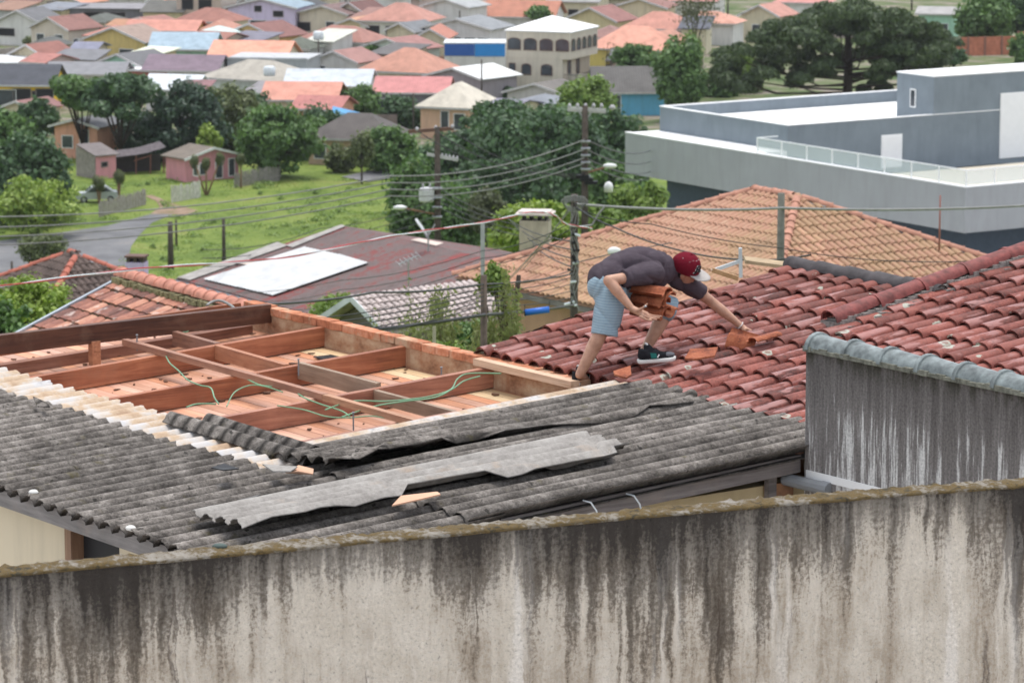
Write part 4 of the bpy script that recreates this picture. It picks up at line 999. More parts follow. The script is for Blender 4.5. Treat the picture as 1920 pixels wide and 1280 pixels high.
# ------------------------------------------------------------------ the town: one generator, every house its own numbers
PLAN = []
def far_house(label, u, v, wpx, d, h, rpx, yaw, kind, wc, rc, wins=(), name='house', cat='house', ov=.45, group=None, arch=False, barge=None, zg=0.0, fr=None):
    """u, v: middle of the front eave in the photograph; h: eave height above the ground (m); wpx, rpx: width and roof rise in pixels"""
    p = onz(u, v, zg + h); Y = p[1]; s = Y/FPX; w = wpx*s/math.cos(R(yaw)); rh = max(.05, rpx*s*(.86 if kind == 'gablew' else 1.0)); d *= (.62 if yaw < -15 else .8)
    PLAN.append((p[0] - math.sin(R(yaw))*d/2, p[1] + math.cos(R(yaw))*d/2, max(w, d)*.5))
    o = thing(name, label, cat, (p[0], p[1], zg), R(yaw), group); W = w/2
    wm = paint(wc)
    e = .0
    ridge = 'd' if kind in ('gable', ) else 'w'
    if kind == 'gable':
        MB().add([(-W,0,-.6),(W,0,-.6),(W,0,h),(0,0,h+rh),(-W,0,h),(-W,d,-.6),(W,d,-.6),(W,d,h),(0,d,h+rh),(-W,d,h)], [(0,1,2,3,4),(1,6,7,2),(6,5,9,8,7),(5,0,4,9)]).build('wall', wm, o)
    elif kind == 'gablew':
        MB().add([(-W,0,-.6),(W,0,-.6),(W,d,-.6),(-W,d,-.6),(-W,0,h),(W,0,h),(W,d,h),(-W,d,h),(-W,d/2,h+rh),(W,d/2,h+rh)], [(0,1,5,4),(1,2,6,9,5),(2,3,7,6),(3,0,4,8,7)]).build('wall', wm, o)
    elif kind == 'mono': MB().hexa([(-W,0,-.6),(W,0,-.6),(W,d,-.6),(-W,d,-.6),(-W,0,h),(W,0,h),(W,d,h+rh),(-W,d,h+rh)]).build('wall', wm, o)
    else: MB().box(-W,W, 0,d, -.6,h).build('wall', wm, o)
    rm = roof_mat(rc); t = .10
    def slab(m, q):  m.hexa([(x,y,z) for x,y,z in q] + [(x,y,z+t) for x,y,z in q])
    m = MB()
    if kind == 'gable':
        k = rh/W; zo = h - k*ov
        slab(m, [(-W-ov,-ov,zo),(0,-ov,h+rh),(0,d+ov,h+rh),(-W-ov,d+ov,zo)]); slab(m, [(.01,-ov,h+rh),(W+ov,-ov,zo),(W+ov,d+ov,zo),(.01,d+ov,h+rh)])
        bm_ = plain('barge_%02x%02x%02x' % tuple(int(x*255) for x in (barge or (.55,.53,.52))), barge or (.55,.53,.52), .7)
        for (a, b) in (((-W-ov,-ov-.03,zo),(0,-ov-.03,h+rh)), ((0,-ov-.03,h+rh),(W+ov,-ov-.03,zo))): MB().bar(a, b, .05, .22).build('barge_board', bm_, o)
    elif kind == 'gablew':
        k = rh/(d/2); zo = h - k*ov
        slab(m, [(-W-ov,-ov,zo),(W+ov,-ov,zo),(W+ov,d/2,h+rh),(-W-ov,d/2,h+rh)]); slab(m, [(-W-ov,d/2+.01,h+rh),(W+ov,d/2+.01,h+rh),(W+ov,d+ov,zo),(-W-ov,d+ov,zo)])
        MB().bar((-W-ov,-ov,zo), (W+ov,-ov,zo), .08, .18).build('fascia', plain('far_fascia', (.50,.48,.46), .7), o)
    elif kind == 'hip':
        a = min(W, d/2); k = rh/a; zo = h - k*ov*.4; X, Y0, Y1 = W+ov, -ov, d+ov
        r0, r1 = ((-W+a, d/2), (W-a, d/2)) if W >= d/2 else ((0, a), (0, d-a))
        V = [(-X,Y0,zo),(X,Y0,zo),(X,Y1,zo),(-X,Y1,zo),(r0[0],r0[1],h+rh),(r1[0],r1[1],h+rh)]
        fs = [(0,1,5,4),(1,2,5),(2,3,4,5),(3,0,4)] if W >= d/2 else [(0,1,4),(1,2,5,4),(2,3,5),(3,0,4,5)]
        m.add(V, fs + [(3,2,1,0)]); MB().box(-X+.02,X-.02,Y0+.02,Y0+.12,zo-.2,zo-.02).build('fascia', plain('far_fascia', (.50,.48,.46), .7), o)
    elif kind == 'mono':
        slab(m, [(-W-ov,-ov,h),(W+ov,-ov,h),(W+ov,d+ov,h+rh),(-W-ov,d+ov,h+rh)])
    else:
        slab(m, [(-W-.12,-.12,h),(W+.12,-.12,h),(W+.12,d+.12,h),(-W-.12,d+.12,h)])
        if rh > .1: m.box(-W-.1,W+.1, -.1,.1, h+t,h+t+rh)
    m.build('roof', rm, o)
    for q in wins:
        side, a, zz, ww, hh = q[:5]; st = q[5] if len(q) > 5 else 'glass'
        pane = M['black'] if st == 'dark' else M['glass']
        wall_window(o, side, a*w if side == 'F' else a*d, zz, ww, hh, fr or M['fascia'] if st == 'dark' else (fr or M['white']), pane, {'F': 0.0, 'R': W, 'L': -W}[side], arch)
    o['_w'] = w; del o['_w']
    return o
cr, ye, by, wh, mi, pk, sa, li, gy, bl_, be = (.62,.55,.40), (.66,.50,.20), (.78,.50,.03), (.68,.66,.63), (.38,.62,.47), (.60,.30,.32), (.62,.33,.22), (.60,.52,.68), (.36,.38,.39), (.16,.38,.55), (.50,.41,.31)
RB, SA, DG_, LG, MV, WT, BG, BE, RP, DR = (.25,.125,.105), (.50,.24,.165), (.12,.12,.125), (.42,.45,.48), (.21,.155,.19), (.82,.82,.82), (.28,.36,.42), (.38,.35,.30), (.46,.20,.19), (.17,.085,.075)
w2 = lambda z=1.0, w=1.3, h=1.0: [('F',-.25,z,w,h), ('F',.25,z,w,h)]
side2 = [('R',.25,1.0,1.2,1.0), ('R',.65,1.0,1.2,1.0)]
HOUSES = [
 ('cream house with salmon roof at the top left behind the long shed',125,4,62,8,3,11,-30,'gable',cr,SA,w2()),
 ('long low grey shed with dark open bays beneath a flat roof',188,17,150,7,2.8,3,-8,'mono',(.20,.20,.22),(.25,.24,.25),[('F',-.05,.2,3.4,2.2,'dark'),('F',.2,.2,2.5,2.2,'dark'),('F',-.33,.6,1.4,1.4,'dark')]),
 ('off-white house with dark grey gable roof at the far left edge',34,40,84,9,3,20,-24,'gable',wh,DG_,[('F',-.3,1.1,2.6,1.0,'dark')]),
 ('pinkish cream gable house with rusty brown roof and two square windows',93,53,76,9,3.2,20,-35,'gable',(.62,.54,.46),RB,w2(1.2,1.3,1.3)+side2),
 ('cream gable house with patchy rust roof above the white flat shed',52,104,72,8,2.7,20,-33,'gable',cr,(.23,.10,.08),w2(1.2,1.5,.8)),
 ('low building with two-tone grey lean-to roof beside the patchy rust roof',132,113,88,6,2.4,12,-12,'mono',(.45,.36,.28),(.17,.17,.18),[('F',-.1,.6,2.4,1.2,'dark'),('F',.3,.6,1.4,1.2,'dark')]),
 ('pale yellow house with long brown roof slope and barred windows',214,76,122,9,3.0,24,-28,'gable',ye,(.27,.20,.165),[('F',-.32,.9,2.0,1.2),('F',.2,.9,2.0,1.2)]),
 ('low yellow house with wide salmon roof behind the pale yellow one',300,57,128,8,2.8,17,-8,'gablew',ye,(.48,.22,.17),[('F',.3,1,1.2,1)]),
 ('cream hipped house with brown red roof left of the lilac house',377,38,92,8,3.2,21,-32,'hip',cr,(.30,.14,.11),[('F',.3,1,1.0,1.4),('F',-.2,1,1.0,1.2)]),
 ('mint green house with long blue grey roof and arched windows',340,91,114,9,2.8,28,-4,'gablew',mi,BG,[('F',-.32,.5,3.4,1.3),('F',.1,.6,2.2,1.2),('F',.42,.6,2.2,1.2)]),
 ('cream house with very wide bright salmon tile roof in mid town',462,109,140,10,3,30,-9,'gablew',cr,(.58,.27,.19),side2),
 ('mint gabled house with grey roof and white bargeboards',222,121,90,10,2.8,19,-30,'gable',mi,DG_,[('F',-.2,.8,1.6,1.0),('F',.2,.8,1.6,1.0)]),
 ('white walled house with broad mauve roof',338,131,132,9,2.8,25,-8,'gablew',wh,MV,[]),
 ('pale house with hipped beige grey roof above the dark trees',455,147,156,11,2.8,30,-30,'hip',(.55,.58,.54),BE,[]),
 ('windowless grey block with flat roof behind the beige hip',500,112,150,9,3.6,2,-9,'flat',gy,(.40,.41,.42),[('F',-.40,.6,.9,2.0,'dark')]),
 ('long house with pale blue grey metal roof above the salmon one',612,160,150,10,2.8,26,-4,'gablew',wh,LG,[]),
 ('long house with plain bright salmon roof below the metal roof',560,186,132,10,2.8,28,-5,'gablew',cr,(.60,.28,.21),[]),
 ('low house with dusky red roof at the right end of the salmon one',592,203,82,7,2.6,20,-14,'gablew',sa,(.42,.17,.15),[]),
 ('bright yellow house with long charcoal roof and grey garage door',46,157,104,9,3.0,34,-3,'gablew',by,(.07,.075,.09),[('F',-.42,.1,3.0,2.3),('F',-.05,1.2,1.9,1.3,'dark'),('F',.17,1.5,.5,.8,'dark'),('F',.36,1.2,1.9,1.3,'dark')]),
 ('white house with long dull grey roof behind the bright yellow one',158,138,138,8,2.8,18,-3,'gablew',wh,(.20,.20,.21),[]),
 ('low brick-red building with a white flat parapet roof',292,134,132,7,2.6,2,-5,'flat',(.42,.16,.12),WT,[]),
 ('low shed with white roof at the left edge above the charcoal roof',40,119,120,6,2.2,6,-6,'mono',(.45,.25,.20),(.72,.74,.74),[]),
 ('shed with white grey corrugated roof behind the umbrella trees',318,165,92,7,2.4,24,-16,'gablew',wh,(.55,.58,.60),[]),
 ('salmon walled house half hidden by the umbrella tree trunks',142,236,84,8,3.0,12,-22,'gable',(.66,.34,.24),DG_,[('F',-.2,.9,1.2,1.2),('F',.2,.9,1.0,1.8)]),
 ('small cream house with dusky roof below the bright yellow house',34,202,62,7,2.8,12,-30,'gable',cr,(.26,.13,.12),[]),
 ('white house with steep orange roof edge left of the cream hip',310,14,40,8,3.2,14,-30,'gable',wh,(.52,.22,.13),[]),
 ('beige two storey building with dark windows at the top edge',372,-12,84,8,5.4,3,-14,'flat',(.50,.40,.33),(.3,.3,.3),[('F',-.25,3.3,1.6,1.4,'dark'),('F',.15,3.3,1.8,1.4,'dark'),('F',-.25,.8,1.6,1.4,'dark')]),
 ('lilac white house with blue grey gable and porch',490,14,128,9,3.8,16,-13,'gable',li,BG,[('F',-.05,.4,2.2,1.8),('F',-.05,3.2,1.0,.8,'dark'),('F',.25,2.6,1.4,.8,'dark'),('F',.35,.3,1.6,1.4,'dark')]),
 ('orange yellow gable house with brown red roof in mid town',470,66,98,9,2.8,21,-35,'gable',(.66,.46,.20),(.24,.115,.10),[('F',-.15,.8,1.6,1.2),('F',.2,1.0,.6,.5)]),
 ('cream gable house with two windows right of the lilac house',606,25,92,8,3.2,14,-28,'gable',(.60,.53,.42),(.20,.13,.12),[('F',-.42,.8,2.2,1.2,'dark'),('F',.15,.9,1.4,1.3),('F',.4,.9,1.4,1.3)]),
 ('white house with hipped rusty roof and a white roof tank',620,75,122,9,2.8,24,-30,'hip',wh,(.32,.16,.13),[('R',.3,1.0,.9,1.2)]),
 ('small white gable house with rusty roof above the metal roof',628,114,84,8,2.8,18,-30,'gable',wh,(.30,.16,.14),[('F',-.3,.3,1.0,1.9),('F',.28,.7,1.2,1.2)]),
 ('off-white house with big hipped brick-red roof near the top middle',735,38,122,11,3.6,29,-18,'hip',(.66,.64,.56),(.38,.19,.15),[('F',-.30,1.4,1.8,1.5,'dark'),('F',.0,1.4,1.6,1.5,'dark'),('F',.36,.3,3.4,2.6,'dark')]),
 ('white gable house with dark grey roof and three windows',857,53,124,10,3.2,17,-24,'gable',(.66,.63,.63),(.22,.23,.24),[('F',-.05,.9,2.0,1.3),('F',.2,.9,1.6,1.3),('F',.40,.9,1.6,1.3)]),
 ('mint white gable house with brown red roof below the brick-red hip',728,90,98,8,2.6,17,-35,'gable',(.58,.64,.58),(.28,.14,.125),[]),
 ('cream house with large hipped salmon roof in the middle of town',740,132,128,11,2.5,38,-27,'hip',(.62,.55,.42),(.52,.26,.19),[('F',-.3,.5,1.6,1.0),('F',-.05,.7,1.8,1.1,'dark'),('F',.35,.2,3.4,1.8,'dark')]),
 ('gable house with white roof and patchwork brick and blue front',852,144,100,10,2.4,16,-38,'gable',(.34,.30,.32),(.75,.76,.75),[('F',.05,.5,1.7,1.2,'dark'),('F',-.3,.6,1.1,1.0)]),
 ('long house with pinkish red roof and dark end gable',770,172,130,8,2.4,25,-5,'gablew',(.20,.19,.21),(.50,.21,.20),[('F',-.3,.4,3.0,1.3)]),
 ('peach walled house with pale beige roof beside the dark grove',834,198,92,11,3.2,38,-22,'hip',(.62,.40,.27),(.46,.42,.35),[('F',0.,.8,.9,1.9),('F',.3,.9,1.2,1.6)]),
 ('yellow house with wide hipped salmon roof right of the white block',1172,90,134,10,3.4,38,-28,'hip',(.62,.50,.16),(.55,.27,.20),[]),
 ('blue walled shed with long dark grey roof near the villa',1182,169,128,8,2.6,44,3,'gablew',(.14,.42,.60),(.10,.095,.09),[('F',-.2,.3,.9,1.8)]),
 ('dark roofed white shack below the white three storey block',1005,174,108,8,2.3,17,-30,'gable',(.52,.50,.47),(.16,.145,.13),[]),
 ('cream gable house with brown roof edge at the top right of town',1198,14,98,8,3.2,16,-14,'gable',(.64,.54,.38),RB,w2(1.0,1.6,1.2)),
 ('yellow cream house with maroon gable roof behind the white block',1108,37,92,8,3,22,-30,'gable',(.60,.51,.30),(.24,.115,.10),[]),
 ('grey house with hipped salmon red roof below the cream gable',1226,52,112,9,2.8,27,-22,'hip',(.40,.36,.33),(.46,.22,.17),[]),
 ('house with mottled brick-red tile roof at the top middle',972,30,128,9,2.8,28,-12,'gablew',wh,(.38,.165,.11),[('F',.2,.6,1.4,1.2,'dark')]),
 ('tall white house with grey gable at the top middle',836,12,84,8,4.2,13,-28,'gable',wh,(.30,.31,.31),[('F',-.2,2.2,1.6,.9),('F',.25,1.2,.9,1.6)]),
 ('cream house with dark maroon roof right of the lilac house row',656,24,62,8,3.2,19,-30,'gable',(.60,.54,.42),DR,[('F',.2,1.2,.9,.9,'dark')]),
 ('low house with salmon hip behind the bare eucalyptus',1322,42,104,8,2.8,18,-18,'hip',wh,(.52,.27,.20),[]),
 ('cream gabled house with salmon roof left of the big pine top',1425,28,66,8,3,18,-30,'gable',cr,(.40,.20,.16),[('F',-.1,.8,1.2,1.0)]),
 ('mint house with grey roof between the big pine and the corner trees',1756,26,66,8,3.2,10,-12,'gablew',mi,(.30,.29,.28),[('F',.2,1,1.2,1)]),
 ('pale house with pink red roof at the very top between trees',1500,4,90,8,3,14,-18,'hip',wh,(.48,.22,.20),[]),
 ('white house with rust roof at the top edge above the mottled one',905,-4,90,8,3.2,14,-20,'gable',wh,RB,w2()),
 ('house with grey roof at the top edge right of the white gable',1075,2,90,8,3,14,-15,'gablew',cr,(.28,.27,.27),[('F',0,.8,1.4,1.1,'dark')]),
 ('house with brown roof at the top edge above the lilac house',560,-6,100,8,3,14,-15,'gablew',cr,RB,[('F',0,.8,1.4,1.1,'dark')]),
 ('grey walled house with pale roof at the top edge left of the brick hip',700,-4,90,8,3.4,12,-20,'gable',wh,(.36,.34,.33),w2()),
 ('salmon roofed house at the top edge of the far left',226,-6,90,8,3,14,-15,'gablew',wh,SA,[]),
 ('white house at the top edge above the bare eucalyptus',1300,2,80,8,3.2,12,-15,'gablew',wh,RP,[('F',0,.8,1.4,1.1,'dark')]),
 ('pale house with dark roof in the far top left corner',30,2,90,8,3.2,12,-15,'gablew',cr,DR,[]),
]
for h_ in HOUSES:
    far_house(*h_, arch=('arched' in h_[0]))
# smaller houses that fill the gaps of the town
fill_used = set(); rf_ = np.random.default_rng(11)
RCN = (('grey', (.21,.21,.215)), ('salmon', (.50,.25,.18)), ('rusty brown', (.26,.13,.11)), ('pale', (.50,.51,.50)), ('brick red', (.38,.17,.13)), ('dark', (.11,.105,.105)))
WCN = (('cream', cr), ('white', wh), ('beige', be), ('pinkish', (.60,.46,.42)), ('yellowish', (.62,.53,.33)), ('grey', (.42,.42,.41)))
for k in range(900):
    u, v = float(rf_.uniform(-20,1345)), float(rf_.uniform(-16,205))
    if (u < 330 and v > 130) or (u > 1240 and v > 60) or (930 < u < 1135 and 20 < v < 170) or (820 < u < 955 and 66 < v < 118) or (u > 1090 and v > 120): continue
    h = float(rf_.uniform(2.3,3.2)); p = onz(u, v, h); wpx = float(rf_.uniform(40,72)); w = wpx*p[1]/FPX
    if any(math.hypot(p[0]-x, (p[1]+2-y)*.8) < r + w*.5 - .3 for x, y, r in PLAN): continue
    kind = ('gable','gablew','hip','mono')[int(rf_.integers(4))]; rn, rc = RCN[int(rf_.integers(6))]; wn_, wc = WCN[int(rf_.integers(6))]
    near_h = min(HOUSES, key=lambda q: (q[1]-u)**2 + 4*(q[2]-v)**2); rel = 'left of the' if u < near_h[1] - near_h[3]*.25 else ('right of the' if u > near_h[1] + near_h[3]*.25 else ('behind the' if v < near_h[2] else 'below the'))
    lab = ' '.join(('small %s %s-roofed house %s %s' % (wn_, rn.replace(' ', '-'), rel, near_h[0])).split()[:16])
    if lab in fill_used: continue
    fill_used.add(lab); jit_ = tuple(float(c*rf_.uniform(.85,1.15)) for c in rc)
    far_house(lab, u, v, wpx, float(rf_.uniform(6,9)), h, float(rf_.uniform(8,18)), float(rf_.choice([-32,-28,-22,-8])), kind, wc, jit_, [('F',float(rf_.uniform(-.3,0)),.8,1.1,1.1), ('F',float(rf_.uniform(.12,.34)),.8,1.1,1.1,'dark')])
    if len(fill_used) >= 55: break
print('filler houses', len(fill_used))
# water tanks on some roofs
for (u, v, lab) in ((597,62,'white water tank on the hipped rusty roof'),(505,128,'pale water tank on the windowless grey block'),(768,24,'pale blue water tank beside the big brick-red hip'),(1064,58,'small grey water tank near the white block roof')):
    p = onz(u, v, 4.2); o = thing('water_tank', lab, 'tank', (p[0], p[1], 3.4)); MB().tube([(0,0,0),(0,0,.15),(0,0,.85),(0,0,1.0)], [.55,.62,.62,.45], 14).build('drum', plain('tank_pale', (.60,.64,.66), .6), o, True)

# patchy dark-roofed house with a blue tarpaulin
th = far_house('peach house with dark hipped roof under a blue tarpaulin edge', 655, 257, 156, 9, 2.6, 40, -18, 'hip', (.48,.34,.24), (.10,.088,.082), [('F',-.36,.5,1.2,1.4),('F',.42,.0,2.6,2.0,'dark')])
q = [onz(u, v, 5.0) for u, v in ((622,212),(640,214),(712,236),(716,243),(690,239),(640,224))]
q2 = [at(u, v, 352) for u, v in ((622,213),(660,222),(715,236),(716,241),(690,239),(640,225))]
c0 = np.mean(q2, 0); P = [tuple(p - c0) for p in q2]
tp = MB().add([(x, y, z) for x, y, z in P] + [(x, y+2.0, z+.5) for x, y, z in P], [tuple(range(6)), tuple(range(6,12))[::-1]] + [(i,(i+1)%6,6+(i+1)%6,6+i) for i in range(6)]).build('tarpaulin', plain('blue_tarp', (.07,.27,.50), .5, .4, var=.3, scale=2), None, loc=tuple(c0))
tag(tp, 'blue tarpaulin spread along the edge of the dark hipped roof', 'tarpaulin')

# the white three storey block
f, g = dirs(22); zt_ = 6.7; A0 = onz(949,56,zt_); loc, rz = frame_from((A0[0], A0[1], 0), f, g)
ts = thing('apartment_block', 'three storey cream block with rows of arched windows and white roof', 'building', loc, rz)
W3, D3 = 7.4, 8.3; wc3 = paint((.60,.54,.44))
MB().box(0,W3, 0,D3, 3.7,zt_).build('upper_storey', wc3, ts); MB().box(.02,W3-.9, .02,D3, .55,3.7).build('middle_storey', wc3, ts); MB().box(.3,W3-1.0, .3,D3, -.6,.55).build('ground_storey', plain('dark_brown_base', (.20,.17,.14), .9, var=.3), ts)  # ground storey is a darker brown than the storeys above
MB().add([(-.15,-.15,zt_),(W3+.15,-.15,zt_),(W3+.15,D3+.15,zt_),(-.15,D3+.15,zt_),(W3*.5,D3*.5,zt_+1.35),(-.15,-.15,zt_-.12),(W3+.15,-.15,zt_-.12),(W3+.15,D3+.15,zt_-.12),(-.15,D3+.15,zt_-.12)], [(0,1,4),(1,2,4),(2,3,4),(3,0,4),(0,5,6,1),(1,6,7,2),(2,7,8,3),(3,8,5,0),(8,7,6,5)]).build('roof', plain('white_metal_roof', (.88,.88,.87), .5, .4, var=.02), ts)
for k in range(4): wall_window(ts, 'F', .95 + k*1.85, 4.55, 1.55, 1.35, plain('brown_trim', (.16,.09,.07)), M['glass'], 0, True)
for k in range(5): wall_window(ts, 'R', .9 + k*1.62, 4.55, 1.2, 1.35, plain('brown_trim', (.16,.09,.07)), M['glass'], W3, True)
for x, w in ((.7,.8),(2.35,1.15),(4.7,1.35)): wall_window(ts, 'F', x, 1.9, w, 1.25, plain('brown_trim', (.16,.09,.07)), M['glass'], .02, w > 1)
for y in (2.0, 4.6): wall_window(ts, 'R', y, 1.35, 1.0, 2.1, plain('brown_trim', (.16,.09,.07)), M['glass'], W3-.9)
bal = MB().box(W3-.9,W3+.5, .4,D3-.4, .95,1.1).build('balcony', wc3, ts)
m = MB().box(W3+.42,W3+.46, .4,D3-.4, 2.0,2.06).box(W3-.85,W3+.42, .4,.44, 2.0,2.06)
for k in range(28): m.box(W3+.43,W3+.45, .45+k*.265,.47+k*.265, 1.1,2.0)
m.build('balustrade', M['black'], bal)
# blue fronted shop
bs = far_house('low white shop with a bright blue front band left of the block', 890, 82, 114, 6, 3.4, 1, -2, 'flat', wh, (.62,.64,.64))
wB = 114*bs.location.y/FPX
MB().box(-wB/2+.02,-.02, -.08,-.02, 2.0,3.35).build('sign_panel', plain('deep_blue_panel', (.02,.10,.36), .5, .4, var=.06), bs); MB().box(.02,wB/2, -.09,-.02, 1.95,3.38).build('sign_panel', plain('sky_blue_panel', (.02,.24,.62), .5, .4, var=.06), bs)
# vertical grey panel of the pale yellow house, garden hedge

# ------------------------------------------------------------------ pink house, sheds, fences, car
ph = far_house('small pink wooden house with brown gable roof and white bargeboards', 398, 293, 94, 4.0, 2.1, 16, 38, 'gable', (.62,.28,.31), (.155,.13,.105), [('F',-.18,.5,.8,1.1),('F',.12,.1,.8,1.7),('F',.36,.2,.7,1.6),('L',-.5,.7,.8,1.0)], ov=.35, barge=(.72,.72,.70))
sh = far_house('narrow pink shed with a dark sloping roof beside the big left trees', 199, 292, 34, 3.4, 2.0, 16, 38, 'mono', (.66,.30,.33), (.15,.13,.125), [('F',-.1,1.0,.7,.5,'dark')], ov=.25)
Wl = -34*sh.location.y/FPX/math.cos(R(38))/2
for k in range(12): MB().box(Wl-.05,Wl-.01, .12+k*.27,.37+k*.27, -.2,2.05+.05*k).build('plank', plain('silvery_planks', (.27,.24,.22), .9, var=.3, scale=3), sh)
p = onz(258, 325, 0); so = thing('open_shelter', 'open shelter with sagging dark roof between the pink shed and pink house', 'shelter', tuple(p), R(18))
V = []
for i in range(13):
    x = -2.4 + i*.4
    for y in (-.9, 1.5): V.append((x, y, 1.55 + .10*((i-6)/6)**2*2 + .06*i + .12*y + random.uniform(-.03,.03)))
m = MB().add(V, [(2*i, 2*i+2, 2*i+3, 2*i+1) for i in range(12)]); m.add([(x,y,z-.06) for x,y,z in V], [(2*i+1, 2*i+3, 2*i+2, 2*i) for i in range(12)]); m.add([V[2*i] for i in range(13)] + [(x,y,z-.06) for x,y,z in [V[2*i] for i in range(13)]], [(i,13+i,14+i,i+1) for i in range(12)]); m.build('roof', plain('tar_dark_roof', (.11,.095,.10), .9, var=.4, scale=3), so)
for x in (-2.2, -.3, 1.0, 2.2): MB().tube([(x,-.7,-.1),(x+.05,-.7,1.75)], .06, 6).build('post', plain('red_brown_post', (.20,.09,.07), .9), so)
MB().bar((-.5,-.7,1.2),(1.0,-.7,1.6), .08,.1).build('brace', plain('red_brown_post', (.20,.09,.07), .9), so)
MB().box(-2.2,2.4, 1.3,1.4, -.1,1.5).build('back_wall', plain('dark_back_boards', (.05,.045,.045), .9), so)
def fence(label, pa, pb, hgt, c, gap=.17, seed=0):
    r = random.Random(seed); A, Bq = onz(*pa, 0), onz(*pb, 0); L = float(np.linalg.norm(Bq-A)); d = (Bq-A)/L
    o = thing('picket_fence', label, 'fence', tuple(A), math.atan2(d[1], d[0])); mt = plain('fence_%d' % seed, c, .9, .15, var=.3, scale=4)
    for k in range(int(L/gap)):
        x = k*gap; h = hgt*r.uniform(.82,1.08); w = .055
        MB().add([(x-w,-.015,-.2),(x+w,-.015,-.2),(x+w+r.uniform(-.05,.05),-.015,h),(x,-.015,h+.07),(x-w,-.015,h),(x-w,.015,-.2),(x+w,.015,-.2),(x+w,.015,h),(x,.015,h+.07),(x-w,.015,h)], [(0,1,2,3,4),(9,8,7,6,5),(0,5,6,1),(1,6,7,2),(2,7,8,3),(3,8,9,4),(4,9,5,0)]).build('picket', mt, o)
    MB().bar((0,.04,hgt*.7),(L,.04,hgt*.7), .04,.07).bar((0,.04,hgt*.3),(L,.04,hgt*.3), .04,.07).build('rail', mt, o)
fence('grey picket fence in front of the parked car', (186,407), (276,383), 1.25, (.33,.30,.27), seed=1)
fence('pale picket fence below the pink house', (322,380), (378,370), 1.35, (.52,.50,.46), seed=2)
fence('grey wooden fence right of the pink house', (440,352), (528,338), 1.3, (.26,.24,.22), seed=3)
# car
p = onz(182, 379, 0); car = thing('parked_car', 'silver hatchback parked behind the grey picket fence', 'car', tuple(p), R(8))
sil = plain('silver_car_paint', (.42,.45,.47), .3, .5, .3, var=.05)
prof = [(-1.75,.30),(-1.78,.62),(-1.6,.80),(-.95,.88),(-.45,1.32),(.75,1.36),(1.35,.95),(1.68,.90),(1.74,.35)]
n = len(prof); MB().add([(x,-.72,z) for x,z in prof] + [(x,.72,z) for x,z in prof], [tuple(range(n))[::-1], tuple(range(n,2*n))] + [(i,(i+1)%n,n+(i+1)%n,n+i) for i in range(n)]).build('body', sil, car)
MB().add([(-.84,-.73,.90),(-.42,-.73,1.26),(.70,-.73,1.30),(1.18,-.73,.96)], [(0,3,2,1)]).build('side_window', M['glass'], car)
MB().add([(-.95,-.6,.90),(-.95,.6,.90),(-.48,.6,1.30),(-.48,-.6,1.30)], [(0,3,2,1)]).build('windscreen', M['glass'], car)
for x in (-1.1, 1.1):
    for y in (-.68, .68):
        w_ = MB().tube([(x,y-.1,.3),(x,y+.1,.3)], .3, 14).build('wheel', M['black'], car); MB().tube([(x,y-.12,.3),(x,y+.12,.3)], .17, 10).build('rim', M['steel'], w_)
for y in (-.5,.5): MB().box(-1.80,-1.74, y-.15,y+.15, .6,.74).build('headlight', M['white'], car)
# brick boundary wall top right
A, Bq = onz(1783, 106, 0), onz(1990, 100, 0); L = float(np.linalg.norm(Bq-A)); d = (Bq-A)/L
bw_ = thing('brick_wall', 'orange brick boundary wall with pillars at the upper right', 'wall', tuple(A), math.atan2(d[1], d[0]))
bm_ = plain('far_orange_brick', (.42,.16,.10), .9, .15, var=.25, scale=2.0)
for k in range(int(L/2.2)): 
    MB().box(k*2.2+.15,k*2.2+2.18, 0,.2, -.4,2.2 + (.5 if k > 3 else 0)).build('panel', bm_, bw_); MB().box(k*2.2-.14,k*2.2+.14, -.06,.26, -.4,2.25 + (.5 if k > 3 else 0)).build('pillar', plain('brown_pillar', (.24,.12,.09), .9), bw_)
for i, (u, v, wpx, h, c, lab) in enumerate(((1600,72,220,2.0,(.33,.28,.24),'weathered plank wall behind the big pine'),(1100,182,130,1.6,(.30,.24,.20),'low brown wall below the white three storey block'),(690,250,110,1.8,(.20,.16,.14),'dark garden fence beside the peach garage'))):
    p = onz(u, v, 0); w_ = wpx*p[1]/FPX; o = MB().box(-w_/2,w_/2, 0,.15, -.4,h).build('boundary_wall', plain('boundary_%d' % i, c, .9, var=.25, scale=1.5), None, loc=tuple(p)); tag(o, lab, 'wall', kind='thing')

# ------------------------------------------------------------------ vegetation
def leaf_mesh(name, C, Nn, S, mat, aspect=.55):
    n = len(C); a = rng.normal(size=(n,3)); t = np.cross(Nn, a); t /= np.linalg.norm(t, axis=1, keepdims=True) + 1e-9; b = np.cross(Nn, t)
    S = S[:,None]; V = np.stack([C - t*S, C - b*S*aspect + Nn*S*.12, C + t*S, C + b*S*aspect + Nn*S*.12], 1).reshape(-1,3)
    me = bpy.data.meshes.new(name); me.vertices.add(4*n); me.vertices.foreach_set('co', V.ravel().astype(np.float32))
    me.loops.add(4*n); me.loops.foreach_set('vertex_index', np.arange(4*n, dtype=np.int32)); me.polygons.add(n); me.polygons.foreach_set('loop_start', np.arange(n, dtype=np.int32)*4)
    me.update(calc_edges=True); me.materials.append(mat); return me
def unit(n):
    v = rng.normal(size=(n,3)); return v/np.linalg.norm(v, axis=1, keepdims=True)
